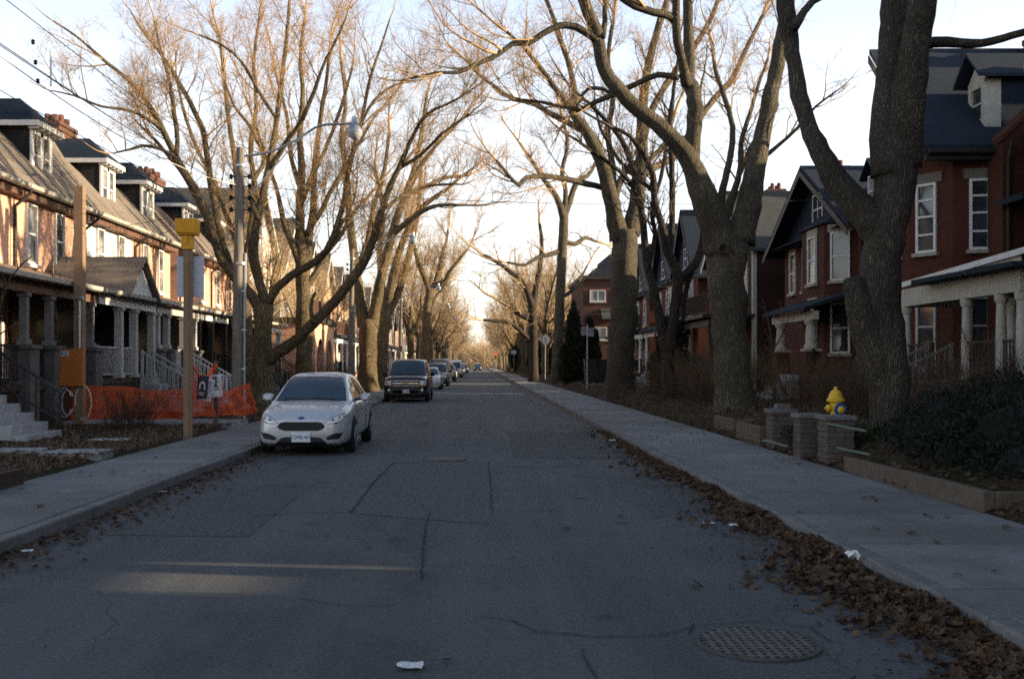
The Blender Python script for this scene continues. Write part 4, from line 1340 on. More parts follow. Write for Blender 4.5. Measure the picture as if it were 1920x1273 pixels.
def row_house(label, y0, y1, wall, dorm, wins, porch, chim=None, roofm=None, shared=None, detail=True):
    """terraced house of the left row: mansard roof, one dormer, porch across the front"""
    T = side_T(-1, 12.5)
    root = thing('row_house', label, 'house', (-12.5, (y0 + y1) / 2, GZ), 'terraced houses along the left side')
    roofm = roofm or M['shingle']
    mb = MB(T); mb.box(0, 8, y0, y1, -.3, 6.42); mb.build('wall', wall, root)
    mb = MB(T)
    prof = [(-.42, 6.46), (-.42, 6.36), (-.2, 6.45), (2.35, 9.18), (8.0, 9.3), (8.0, 9.42), (2.28, 9.36)]
    e = .0
    mb.prism([(p[0], y0 - e, p[1]) for p in prof], (0, y1 - y0 + 2 * e, 0))
    rf = mb.build('roof', roofm, root)
    mb = MB(T)
    mb.box(-.30, .02, y0 + .002, y1 - .002, 6.14, 6.36)
    mb.build('soffit', M['brown_trim'], root)
    gutter(root, T, y0, y1, -.56, 6.46, M['cream'])
    # dormer
    if dorm:
        d0, d1 = dorm
        mb = MB(T); mb.box(.52, 3.2, d0, d1, 7.15, 8.62); dm = mb.build('dormer', M['cheek'], root)
        mb = MB(T)
        z, o = 8.68, .24
        b0, b1, a0, a1 = .52 - .34, 3.4, d0 - o, d1 + o
        am = (a0 + a1) / 2
        r0, r1 = b0 + .95, b1
        zt = z + .85
        V = {'a': (b0, a0, z), 'b': (b0, a1, z), 'c': (b1, a1, z), 'd': (b1, a0, z), 'e': (r0, am, zt), 'f': (r1, am, zt)}
        I = {k: mb.pt(p) for k, p in V.items()}
        for fc in ('abe', 'bcfe', 'daef', 'cdf', 'adcb'):
            mb.face([I[k] for k in fc])
        mb.build('dormer_roof', M['slate'], dm)
        mb = MB(T)
        mb.box(b0 + .01, b1, a0 + .01, a0 + .05, z - .16, z - .003); mb.box(b0 + .01, b1, a1 - .05, a1 - .01, z - .16, z - .003)
        mb.box(b0 + .008, b0 + .05, a0 + .052, a1 - .052, z - .16, z - .004)
        mb.box(b0 + .052, b1 - .01, a0 + .052, a1 - .052, z - .10, z - .05)
        for k in range(5):
            aa = a0 + .15 + (a1 - a0 - .3) * k / 4
            mb.box(b0 + .06, .52, aa - .03, aa + .03, z - .22, z - .102)
        mb.build('fascia', M['white'], dm)
        mb = MB(T)
        w = d1 - d0
        mb.box(.47, .53, d0 - .02, d0 + .16, 7.2, 8.5); mb.box(.47, .53, d1 - .16, d1 + .02, 7.2, 8.5)
        mb.box(.47, .53, d0 + w / 2 - .09, d0 + w / 2 + .09, 7.2, 8.5)
        mb.box(.47, .53, d0 + .161, d1 - .161, 8.36, 8.52)
        mb.box(.40, .53, d0 - .08, d1 + .08, 7.06, 7.19)
        for q0, q1 in ((d0 + .16, d0 + w / 2 - .09), (d0 + w / 2 + .09, d1 - .16)):
            mb.box(.49, .53, q0, q1, 7.74, 7.79)
        mb.build('window_frame', M['white'], dm)
        mb = MB(T)
        for q0, q1 in ((d0 + .161, d0 + w / 2 - .091), (d0 + w / 2 + .091, d1 - .161)):
            mb.poly([(.51, q0, 7.2), (.51, q1, 7.2), (.51, q1, 8.37), (.51, q0, 8.37)])
        mb.build('window_pane', M['glass_curtain'], dm)
    for (a, w) in wins:
        window(root, T, a, 4.42, w, 1.68, 0, M['white'], M['glass_curtain'], (.5,), (), M['white'], M['sand'])
    downpipe(root, T, y0 + .14, -.48, 3.9, 0, 6.34, M['dark_trim'])
    # ground floor
    pf = porch.get('floor', 1.15)
    window(root, T, y0 + 1.5, pf + .6, 1.3, 1.7, 0, M['white'], M['glass_curtain'], (.5,), (.5,), M['white'])
    door(root, T, y1 - 1.1, pf, mat=M['door'])
    bf = porch.get('front', -2.3)
    mb = MB(T); mb.box(bf, -.004, y0 + .04, y1 - .04, pf - .16, pf); mb.build('porch_floor', M['timber_dark'], root)
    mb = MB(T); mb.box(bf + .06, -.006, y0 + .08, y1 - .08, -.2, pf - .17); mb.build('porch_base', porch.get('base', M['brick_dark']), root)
    ze, zw = 3.62, 4.28
    mb = MB(T)
    pr = [(bf - .3, ze), (0.0, zw), (0.0, zw - .1), (bf - .3, ze - .1)]
    mb.prism([(p[0], y0 + .002, p[1]) for p in pr], (0, y1 - y0 - .004, 0))
    prf = mb.build('porch_roof', M['shingle_porch'], root)
    mb = MB(T); mb.box(bf - .06, bf + .12, y0 + .02, y1 - .02, ze - .36, ze - .09); mb.build('porch_beam', porch.get('beam', M['white']), root)
    gutter(root, T, y0 + .01, y1 - .01, bf - .42, ze + .02, porch.get('gut', M['cream']), 'porch_gutter')
    if porch.get('gable'):
        g0, g1 = porch['gable']
        gm = (g0 + g1) / 2
        zt = ze + 1.0
        mb = MB(T)
        for sg, ga in ((-1, g0 - .2), (1, g1 + .2)):
            A = [(bf - .5, ga, ze - .12), (bf - .5, gm, zt + .06), (-.3, gm, zt + .06), (-.3, ga, ze - .12)]
            mb.prism(A, (0, 0, .09))
        mb.build('gable_roof', M['shingle'], prf)
        mb = MB(T); mb.prism([(bf - .34, g0, ze - .1), (bf - .34, g1, ze - .1), (bf - .34, gm, zt - .08)], (.06, 0, 0)); mb.build('gable_panel', M['white'], prf)
    cw = porch.get('cw', .22)
    for a in porch['cols']:
        zb = pf
        if porch.get('pier'):
            mb = MB(T); mb.box(bf + .03 - .24, bf + .03 + .24, a - .24, a + .24, -.2, pf + .78); mb.box(bf + .03 - .29, bf + .03 + .29, a - .29, a + .29, pf + .785, pf + .88); mb.build('pier', porch['pier'], root)
            zb = pf + .882
        sq_post(T, a, bf + .03, zb, ze - .365, cw).build('column', porch.get('colm', M['white']), root)
    if detail:
        st = porch.get('steps', (y1 - 1.7, y1 - .5))
        s0, s1 = st or (y1 - .3, y1)
        railing(root, T, [(bf + .05, y0 + .15, pf), (bf + .05, s0 - .05, pf)], .85, porch.get('rail', M['black_metal']))
        n = 6
        if st: steps(root, T, s0, s1, bf - .01, pf - .02, GZ, n, M['step'])
        for a in ((s0 + .04, s1 - .04) if st else ()):
            railing(root, T, [(bf - .08, a, pf - .1), (bf - .27 * n + .1, a, GZ + .2)], .85, porch.get('rail', M['black_metal']), .14, 'stair_rail')
        # party wall fin between porches
        mb = MB(T); mb.box(bf + .5, -.003, y1 - .10, y1 - .02, pf, ze + .1); mb.build('porch_screen', porch.get('screen', M['dark_trim']), root)
    if chim:
        chimney(root, T, *chim)
    return root


def left_row():
    dk, wh = M['dark_trim'], M['white']
    row_house('brick terraced house cut by the left picture edge, dark porch with wide steps', 17.6, 26.55, M['brick_pink'], (24.0, 25.3), [(20.2, .8), (22.6, .8), (25.3, .8)],
              dict(cols=[19.5, 22.4, 23.7, 26.2], beam=M['brown_trim'], colm=M['stone'], cw=.16, pier=M['dark_stone'], steps=None, floor=1.2), None)
    row_house('orange brick terraced house with white gable over its porch', 26.6, 31.3, M['brick_orange'], (28.9, 30.25), [(27.75, .66), (29.6, .66)],
              dict(cols=[28.3, 29.5, 31.1], beam=wh, cw=.2, colm=M['col_grey'], gable=(27.9, 30.2), base=M['dark_trim'], rail=M['col_grey'], steps=(29.9, 31.0), floor=1.25, screen=dk), None)
    row_house('white stuccoed terraced house streaked with branch shadows', 31.35, 35.9, M['stucco'], (34.2, 35.5), [(32.8, .62), (34.7, .62)],
              dict(cols=[31.6, 32.6, 34.4, 35.7], beam=M['col_grey'], cw=.19, colm=M['col_grey'], rail=M['white'], pier=M['dark_stone'], floor=1.25), (36.7, 38.2, 3.0, 3.7, 9.2, 10.6, M['brick_chim']))
    row_house('third brick terraced house from the left edge, right of the white stucco house', 35.95, 40.3, M['brick_pink'], (38.3, 39.75), [(37.2, .62), (39.0, .62)],
              dict(cols=[36.3, 38.0, 40.0], colm=dk, beam=wh, cw=.18, floor=1.25), None)
    row_house('terraced house with dark recess and reddish roof near the yellow topped post', 41.4, 46.2, M['brick_orange'], (43.7, 45.2), [(42.6, .62), (44.8, .62)],
              dict(cols=[41.8, 43.6, 45.9], colm=dk, beam=dk, cw=.18, floor=1.25), (46.8, 49.0, 3.0, 3.7, 9.2, 10.6, M['brick_chim']), M['shingle_porch'])
    row_house('last mansard terraced house, mostly behind the dark forking tree', 46.25, 51.2, M['brick_pink'], (48.3, 49.7), [(47.5, .62), (49.7, .62)],
              dict(cols=[46.6, 48.6, 50.9], beam=wh, cw=.22, floor=1.25), None)
    # narrow dark recess between two houses
    T = side_T(-1, 12.5)
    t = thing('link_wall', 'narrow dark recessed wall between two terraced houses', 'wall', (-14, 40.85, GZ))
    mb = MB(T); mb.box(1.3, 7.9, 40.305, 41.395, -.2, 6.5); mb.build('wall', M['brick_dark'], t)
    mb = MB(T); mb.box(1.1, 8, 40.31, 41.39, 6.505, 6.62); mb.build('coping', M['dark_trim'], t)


def gable_house(label, s, y0, y1, Xf, wall, roofm, ze, zr, depth=9, porch=None, wins=None, trim=None, group=None, balcony=None, bay=None, over=.4, attic=True, chim=True, cheap=False, bargem=None, dorm=None, clad=False):
    """two and a half storey house with its gable to the street"""
    T = side_T(s, Xf)
    gz = GZ if s < 0 else yard_right(Xf)
    root = thing('brick_house', label, 'house', (s * Xf, (y0 + y1) / 2, gz), group)
    trim = trim or M['white']
    ym = (y0 + y1) / 2
    mb = MB(T)
    pent = [(0, y0, -.3), (0, y1, -.3), (0, y1, ze), (0, ym, zr - .12), (0, y0, ze)]
    mb.prism(pent, (depth, 0, 0)); mb.build('wall', wall, root)
    mb = MB(T)
    k = (zr - ze) / (ym - y0)
    for sg, ya in ((-1, y0 - over), (1, y1 + over)):
        zl = ze - k * over
        mb.prism([(-over, ya, zl), (-over, ym, zr), (depth + .2, ym, zr), (depth + .2, ya, zl)], (0, 0, .14))
    mb.build('roof', roofm, root)
    mb = MB(T)
    for sg, ya in ((-1, y0 - over + .01), (1, y1 + over - .01)):
        mb.prism([(-over - .035, ya, ze - k * over - .03), (-over - .035, ym, zr - .03), (-over - .035, ym, zr - .26), (-over - .035, ya, ze - k * over - .26)], (.03, 0, 0))
    mb.build('bargeboard', bargem or trim, root)
    if clad:
        mb = MB(T); mb.prism([(-.05, y0 + .02, ze + .02), (-.05, y1 - .02, ze + .02), (-.05, ym, zr - .16)], (.04, 0, 0)); mb.build('slate_gable', roofm, root)
        mb = MB(T); mb.prism([(-over - .02, y0 - over, ze - .22), (-.06, y0 - over, ze + .12), (-.06, y0 - over, ze - .22)], (0, y1 - y0 + 2 * over, 0)); mb.build('pent_eave', roofm, root)
    if dorm:
        p0, p1, pb, q0, q1 = dorm
        pm = (p0 + p1) / 2
        mb = MB(T); mb.prism([(pb, p0, q0 - .8), (pb, p1, q0 - .8), (pb, p1, q1), (pb, pm, q1 + .45), (pb, p0, q1)], (3, 0, 0)); dm = mb.build('dormer', M['slate'], root)
        mb = MB(T)
        for pa in (p0 - .2, p1 + .2): mb.prism([(pb - .25, pa, q1 - .12), (pb - .25, pm, q1 + .52), (pb + 3, pm, q1 + .52), (pb + 3, pa, q1 - .12)], (0, 0, .07))
        mb.build('dormer_roof', roofm, dm)
        window(dm, T, pm, q0, (p1 - p0) * .8, q1 - q0, pb, trim, M['glass_blind'], (.5,), name='dormer_window')
    fl = porch.get('floor', 1.0) if porch else 1.0
    W = y1 - y0
    wins = wins if wins is not None else [(y0 + W * .27, fl + 3.3, .95, 1.7), (y0 + W * .72, fl + 3.3, .95, 1.7)]
    for (a, z, w, h) in wins:
        window(root, T, a, z, w, h, 0, trim, M['glass'] if R.random() < .5 else M['glass_curtain'], (.5,), (), M['sand'], M['sand'])
    if attic:
        window(root, T, ym, ze + .35, min(1.1, W * .22), 1.15, 0, trim, M['glass_curtain'], (.5,), (.5,), M['sand'])
    if bay:
        a0, a1, bo, z0, z1 = bay
        mb = MB(T)
        pts = [(0.01, a0), (-bo, a0 + bo * .8), (-bo, a1 - bo * .8), (0.01, a1)]
        mb.prism([(p[0], p[1], z0) for p in pts], (0, 0, z1 - z0)); by = mb.build('bay', wall, root)
        cs = [(pts[0], pts[1]), (pts[1], pts[2]), (pts[2], pts[3])]
        for (p, q) in cs:
            A, B = T(p[0], p[1], 0), T(q[0], q[1], 0)
            U = (B - A); L = U.length; U.normalize()
            N = Vector((U.y, -U.x, 0))
            if N.x * -s < -.01 or (abs(N.x) < .01): N = -N
            TT = plane_T(A, U, N)
            for zz, hh in ((fl + .7, 1.7), (fl + 3.15, 1.65)):
                if zz + hh < z1 and zz > z0 - .1:
                    window(root, TT, L / 2, zz, min(.85, L * .6), hh, 0, trim, M['glass'], (.5,), (), M['sand'], M['sand'])
        mb = MB(T)
        q = [(.02, a0 - .15), (-bo - .15, a0 + bo * .8 - .1), (-bo - .15, a1 - bo * .8 + .1), (.02, a1 + .15)]
        top = [(.02, a0 + .4, z1 + .7), (.02, a1 - .4, z1 + .7)]
        I = [mb.pt((p[0], p[1], z1)) for p in q] + [mb.pt(p) for p in top]
        for f in ((0, 1, 4), (1, 2, 5, 4), (2, 3, 5), (0, 3, 2, 1)): mb.face([I[i] for i in f])
        mb.build('bay_roof', roofm, by)
    if porch:
        a0, a1, bf, ztop = porch['a0'], porch['a1'], porch['b'], porch['z']
        mb = MB(T); mb.box(bf, -.004, a0, a1, fl - .15, fl); mb.build('porch_floor', M['timber_dark'], root)
        mb = MB(T); mb.box(bf + .08, -.006, a0 + .05, a1 - .05, -.2, fl - .155); mb.build('porch_base', wall, root)
        mb = MB(T)
        if porch.get('flat'):
            mb.box(bf - .3, -.003, a0 - .25, a1 + .25, ztop, ztop + .16)
        else:
            mb.prism([(bf - .35, a0 - .2, ztop), (0, a0 - .2, ztop + .75), (0, a0 - .2, ztop + .62), (bf - .35, a0 - .2, ztop - .1)], (0, a1 - a0 + .4, 0))
        mb.build('porch_roof', porch.get('roofm', roofm), root)
        mb = MB(T); mb.box(bf - .02, bf + .16, a0 - .1, a1 + .1, ztop - .38, ztop - .105); mb.build('porch_beam', porch.get('beam', trim), root)
        for a in porch['cols']:
            zb = fl
            if porch.get('pier'):
                mb = MB(T); mb.box(bf - .12, bf + .34, a - .23, a + .23, -.2, fl + .75); mb.build('pier', wall, root)
                mb = MB(T); mb.box(bf - .16, bf + .38, a - .27, a + .27, fl + .753, fl + .84); mb.build('pier_cap', M['sand'], root)
                zb = fl + .842
            mb = MB(T); r = porch.get('r', .15)
            mb.lathe([(r * 1.3, zb), (r * 1.3, zb + .1), (r, zb + .16), (r * 1.02, (zb + ztop) / 2 - .2), (r * .82, ztop - .55), (r * 1.2, ztop - .48), (r * 1.25, ztop - .385)], 14, (bf + .1, a, 0))
            mb.build('column', porch.get('colm', trim), root)
        if not cheap:
            s0, s1 = porch.get('steps', (a1 - 1.7, a1 - .5))
            steps(root, T, s0, s1, bf - .005, fl - .02, gz, max(3, int((fl - gz) / .17)), M['step'])
            railing(root, T, [(bf + .06, a0 + .1, fl), (bf + .06, s0 - .05, fl)], .8, porch.get('rail', M['black_metal']))
            door(root, T, (s0 + s1) / 2, fl)
            window(root, T, a0 + (s0 - a0) * .5, fl + .6, min(1.5, (s0 - a0) * .5), 1.6, 0, trim, M['glass_curtain'], (.5,), (.5,), M['sand'])
        if balcony:
            railing(root, T, [(bf, a0, ztop + .17), (bf, a1, ztop + .17)], .95, balcony, .13, 'balcony_rail', .03)
            mb = MB(T); mb.box(bf - .05, -.002, a0, a1, ztop + .10, ztop + .165); mb.build('balcony_floor', M['timber_dark'], root)
    if chim:
        chimney(root, T, ym - .8, ym + .1, depth * .5, depth * .5 + .9, zr - .6, zr + 1.2, M['brick_chim'])
    return root


def house_r1():
    """near right: red brick with angled bay, steep slate roof, white porch"""
    s, Xf = 1, 12.6
    T = side_T(s, Xf)
    gz = yard_right(12)
    root = thing('brick_house', 'tall red brick house with white columned porch at the right picture edge', 'house', (Xf, 27, gz))
    # angled front walls (world plan), main block behind a party wall at its far side
    pl = [(12.05, 29.2), (11.72, 28.75), (11.72, 27.15), (12.42, 26.1), (13.5, 25.85), (22, 25.85), (22, 29.2)]
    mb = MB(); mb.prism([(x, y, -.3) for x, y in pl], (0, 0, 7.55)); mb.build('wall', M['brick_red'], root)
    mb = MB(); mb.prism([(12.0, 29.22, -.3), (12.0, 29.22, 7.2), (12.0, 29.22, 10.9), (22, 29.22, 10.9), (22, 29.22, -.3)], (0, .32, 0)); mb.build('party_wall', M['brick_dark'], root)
    mb = MB()
    mb.prism([(11.45, 25.55, 7.12), (11.45, 29.215, 10.72), (22, 29.215, 10.72), (22, 25.55, 7.12)], (0, 0, .15)); mb.build('roof', M['slate'], root)
    mb = MB(); mb.prism([(11.8, 26.3, 7.26), (11.8, 29.2, 7.26), (11.8, 29.2, 10.6)], (10, 0, 0)); mb.build('gable_wall', M['brick_red'], root)
    mb = MB(); mb.prism([(11.41, 25.57, 7.08), (11.41, 29.21, 10.68), (11.41, 29.21, 10.46), (11.41, 25.57, 6.88)], (.035, 0, 0)); mb.build('bargeboard', M['dark_trim'], root)
    gutter(root, plane_T((0, 25.5, 0), (1, 0, 0), (0, -1, 0)), 11.5, 13.6, -.12, 7.15, M['dark_trim'])
    mb = MB(); mb.box(11.5, 13.4, 25.6, 25.84, 6.9, 7.1); mb.build('soffit', M['dark_trim'], root)
    for i, w, off in ((1, .8, .45), (2, .58, .42), (3, .5, .58)):
        A, B = Vector((*pl[i], 0)), Vector((*pl[i + 1], 0))
        U = B - A; L = U.length; U.normalize()
        N = Vector((U.y, -U.x, 0))
        if N.dot((A + B) / 2 - Vector((13.5, 28, 0))) < 0: N = -N
        TT = plane_T(A, U, N)
        fr = window(root, TT, L * off, 4.62, w, 1.85, 0, M['white'], M['glass'], (.26, .52, .76), (), M['sand'], None)
        mb = MB(TT); mb.box(-.05, .03, L * off - w * .78, L * off + w * .78, 6.475, 6.74); mb.build('lintel', M['stone_lintel'], fr)
        window(root, TT, L * off, 1.5, w, 1.9, 0, M['cream'], M['glass'], (.6,), (), M['sand'])
    # gabled dormer, gable to the street
    p0, p1, q0 = 26.2, 27.0, 8.1
    pm = (p0 + p1) / 2
    TD = side_T(1, 13.3)
    mb = MB(TD); mb.prism([(.1, p0, 7.3), (.1, p1, 7.3), (.1, p1, 9.3), (.1, pm, 9.75), (.1, p0, 9.3)], (7, 0, 0)); dm = mb.build('dormer', M['slate'], root)
    mb = MB(TD)
    mb.prism([(-.3, p0 - .3, 9.13), (-.3, pm, 9.85), (7.2, pm, 9.85), (7.2, p0 - .3, 9.13)], (0, 0, .09))
    mb.prism([(-.3, p1 + .3, 9.13), (-.3, pm, 9.85), (7.2, pm, 9.85), (7.2, p1 + .3, 9.13)], (0, 0, .09))
    mb.build('dormer_roof', M['slate'], dm)
    mb = MB(TD)
    mb.box(-.02, .11, p0 - .03, p0 + .14, 7.65, 9.15); mb.box(-.02, .11, p1 - .14, p1 + .03, 7.65, 9.15); mb.box(-.01, .11, p0 + .141, p1 - .141, 8.0, 8.15); mb.box(-.01, .11, p0 + .141, p1 - .141, 8.97, 9.15)
    mb.prism([(.0, p0 - .08, 9.152), (.0, p1 + .08, 9.152), (.0, pm, 9.67)], (.09, 0, 0))
    mb.box(.02, .1, p0 + .141, p1 - .141, 8.53, 8.59); mb.box(-.1, .12, p0 - .1, p1 + .1, 7.55, 7.645)
    mb.box(.112, .42, p0 - .035, p0 - .003, 7.65, 9.15)
    mb.build('window_frame', M['cream'], dm)
    mb = MB(TD); mb.poly([(.04, p0 + .14, 8.15), (.04, p1 - .14, 8.15), (.04, p1 - .14, 8.97), (.04, p0 + .14, 8.97)]); mb.build('window_pane', M['glass'], dm)
    # nearer wing with its brick gable toward the camera
    mb = MB(T); mb.prism([(.6, 25.1, -.3), (.6, 25.1, 7.4), (3.4, 25.1, 10.0), (6.2, 25.1, 7.4), (6.2, 25.1, -.3)], (0, .74, 0)); mb.build('wing_wall', M['brick_dim'], root)
    mb = MB(T); mb.prism([(.53, 25.04, 7.38), (3.4, 25.04, 10.06), (3.4, 25.04, 9.92), (.53, 25.04, 7.24)], (0, .28, 0)); mb.build('coping', M['brick_red'], root)
    downpipe(root, plane_T((13.2, 25.1, 0), (1, 0, 0), (0, -1, 0)), .12, -.2, 3.6, 0, 7.2, M['dark_trim'])
    mb = MB(T); mb.prism([(.45, 23.9, 5.75), (3.2, 23.9, 6.7), (3.2, 23.9, 6.56), (.45, 23.9, 5.61)], (0, 1.17, 0)); mb.build('side_canopy', M['slate'], root)
    # porch
    fl, bf, a0, a1 = 1.3, -2.3, 18.9, 24.4
    mb = MB(T); mb.box(bf, -.57, a0, a1, fl - .15, fl); mb.build('porch_floor', M['timber_dark'], root)
    mb = MB(T); mb.box(bf + .1, -.58, a0 + .06, a1 - .06, -.2, fl - .153); mb.build('porch_base', M['brick_dark'], root)
    zt = 3.45
    mb = MB(T)
    mb.prism([(bf - .05, a1 + .15, zt + .02), (bf - .05, a0 - .5, zt + .28), (.6, a0 - .5, zt + .93), (.6, a1 + .15, zt + .72)], (0, 0, .12))
    mb.box(bf - .45, bf + .3, a0 - .5, 22.7, zt + .0, zt + .10)
    mb.build('porch_roof', M['slate'], root)
    mb = MB(T); mb.prism([(bf - .09, a1 + .2, zt + .02), (bf - .09, a0 - .5, zt + .28), (bf - .09, a0 - .5, zt + .40), (bf - .09, a1 + .2, zt + .14)], (.035, 0, 0)); mb.build('porch_bargeboard', M['white'], root)
    mb = MB(T); mb.prism([(bf - .02, 22.6, zt + .102), (bf - .02, a0, zt + .102), (bf - .02, a0, zt + .26), (bf - .02, 22.6, zt + .15)], (.03, 0, 0)); mb.build('fascia_panel', M['cream'], root)
    mb = MB(T); mb.box(bf - .03, bf + .2, a0, a1, zt - .42, zt - .003); mb.box(bf + .21, -.56, a1 - .2, a1, zt - .42, zt - .003); mb.build('porch_beam', M['cream'], root)
    for a, b_ in ((24.15, 0), (21.2, 0), (20.75, .7), (19.8, 0), (19.05, 0)):
        mb = MB(T); r = .105
        mb.lathe([(r * 1.35, fl), (r * 1.35, fl + .1), (r, fl + .17), (r, 2.2), (r * .82, zt - .6), (r * 1.2, zt - .55), (r * 1.25, zt - .425)], 16, (bf + .085 + b_, a, 0))
        mb.build('column', M['cream'], root)
    railing(root, T, [(bf + .08, a0 + .2, fl), (bf + .08, 21.4, fl)], .8, M['timber_dark'], .12)
    railing(root, T, [(bf + .08, 22.8, fl), (bf + .08, a1 - .3, fl)], .8, M['timber_dark'], .12)
    steps(root, T, 21.5, 22.7, bf - .01, fl - .02, gz, 5, M['step'])
    for a in (21.5, 22.7): railing(root, T, [(bf - .1, a, fl - .1), (bf - 1.35, a, gz + .1)], .85, M['stone'], .14, 'stair_rail')
    door(root, T, 22.2, fl, b=-.56, mat=M['brown_trim'], fm=M['cream'])
    chimney(root, T, 28.2, 29.1, 3.4, 4.2, 9.6, 11.1, M['brick_chim'])


def right_houses():
    house_r1()
    for (ya, yb, h, lb) in ((22.92, 25.08, 7.6, 'unseen brick block added outside the right frame edge to close a sun gap'), (29.56, 32.75, 7.0, 'narrow dark brick block added between the columned and the pier fronted house to close a sun gap'), (41.1, 44.1, 7.2, 'narrow dark brick block added before the dark brick house to close a sun gap')):
        T = side_T(1, 14.2)  # infill blocks added to stop sunlight coming through the house gaps
        t = thing('sun_gap_block', lb, 'house', (14.2, (ya + yb) / 2, .5))
        mb = MB(T); mb.box(0, 7, ya, yb, -.2, h); mb.build('wall', M['brick_dark'], t)
        mb = MB(T); mb.prism([(-.3, ya + .01, h + .004), (3.5, ya + .01, h + 1.6), (7.2, ya + .01, h + .004)], (0, yb - ya - .02, 0)); mb.build('roof', M['slate'], t)
        window(t, T, (ya + yb) / 2, 4.6, .9, 1.6, 0, M['white'], M['glass'], (.5,), (), M['sand'], M['stone_lintel'])
    dk = M['dark_trim']
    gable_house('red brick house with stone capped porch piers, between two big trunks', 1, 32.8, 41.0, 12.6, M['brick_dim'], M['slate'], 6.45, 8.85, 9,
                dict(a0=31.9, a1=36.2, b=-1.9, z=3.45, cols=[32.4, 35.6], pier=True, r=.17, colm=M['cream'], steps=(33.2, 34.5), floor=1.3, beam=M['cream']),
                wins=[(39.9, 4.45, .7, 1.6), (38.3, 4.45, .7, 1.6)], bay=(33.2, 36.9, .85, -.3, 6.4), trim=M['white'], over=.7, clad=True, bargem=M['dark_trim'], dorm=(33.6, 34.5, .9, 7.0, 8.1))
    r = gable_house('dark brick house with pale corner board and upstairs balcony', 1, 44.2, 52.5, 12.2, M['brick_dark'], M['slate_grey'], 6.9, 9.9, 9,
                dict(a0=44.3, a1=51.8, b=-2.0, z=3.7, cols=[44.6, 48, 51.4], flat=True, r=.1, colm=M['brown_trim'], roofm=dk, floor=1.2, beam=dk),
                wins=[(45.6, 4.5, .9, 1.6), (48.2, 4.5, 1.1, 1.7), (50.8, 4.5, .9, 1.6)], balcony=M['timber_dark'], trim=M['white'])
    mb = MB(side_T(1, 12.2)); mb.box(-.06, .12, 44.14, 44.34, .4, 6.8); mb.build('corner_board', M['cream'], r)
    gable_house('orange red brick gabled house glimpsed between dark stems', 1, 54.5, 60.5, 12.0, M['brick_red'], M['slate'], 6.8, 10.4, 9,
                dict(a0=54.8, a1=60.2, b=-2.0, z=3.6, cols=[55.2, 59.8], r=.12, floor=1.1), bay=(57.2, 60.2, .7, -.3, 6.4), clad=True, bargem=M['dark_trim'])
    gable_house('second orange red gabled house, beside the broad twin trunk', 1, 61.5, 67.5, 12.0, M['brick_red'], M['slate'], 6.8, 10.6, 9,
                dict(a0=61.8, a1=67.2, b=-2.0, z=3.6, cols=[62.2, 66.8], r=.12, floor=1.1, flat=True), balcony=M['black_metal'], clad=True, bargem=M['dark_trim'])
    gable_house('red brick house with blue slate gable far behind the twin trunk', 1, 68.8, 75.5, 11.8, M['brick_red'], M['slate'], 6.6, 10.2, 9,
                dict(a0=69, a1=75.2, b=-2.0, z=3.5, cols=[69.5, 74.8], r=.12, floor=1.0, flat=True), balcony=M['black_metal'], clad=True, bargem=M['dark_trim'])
    # flat roofed brown block standing forward
    T = side_T(1, 9.0)
    t = thing('brick_house', 'flat roofed brown brick house behind the tall evergreen', 'house', (9, 92, GZ))
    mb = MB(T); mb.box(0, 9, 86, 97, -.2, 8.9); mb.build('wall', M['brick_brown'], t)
    mb = MB(T); mb.box(-.3, 9.2, 85.7, 97.3, 8.905, 9.25); mb.build('cornice', M['dark_trim'], t)
    mb = MB(T); mb.box(1.2, 9, 86.4, 96, 9.26, 10.0); mb.box(2.4, 9, 86.6, 96, 10.01, 11.2); mb.build('roof', M['slate'], t)
    TT = plane_T((9, 86, 0), (1, 0, 0), (0, -1, 0))
    for a, z, w, h in ((1.25, 7.0, 1.35, 1.0), (3.4, 7.0, 1.3, 1.0), (1.3, 3.7, 1.5, 1.1), (3.6, 3.7, 1.4, 1.1)):
        window(t, TT, a, z, w, h, 0, M['white'], M['glass_blind'], (), (.5,), M['sand'])
    mb = MB(TT); mb.box(-.5, -.003, 1.8, 5.2, 6.1, 6.25); mb.prism([(-1.2, 1.5, 5.6), (0, 1.5, 6.4), (0, 1.5, 6.25), (-1.2, 1.5, 5.45)], (0, 4, 0)); mb.build('lean_to_roof', M['slate_grey'], t)
    y = 100.0
    k = 0
    while y < 190:
        w = R.uniform(6, 7.5)
        gable_house('brick gabled house in the far row behind the right hand trees', 1, y, y + w, 12.5, M['brick_red'], M['slate'], 6.5, 10, 9,
                    dict(a0=y + .2, a1=y + w - .2, b=-2, z=3.5, cols=[y + .6, y + w - .6], r=.12, floor=1.0), group='far houses on the right', cheap=True, chim=False)
        y += w + 2.5; k += 1


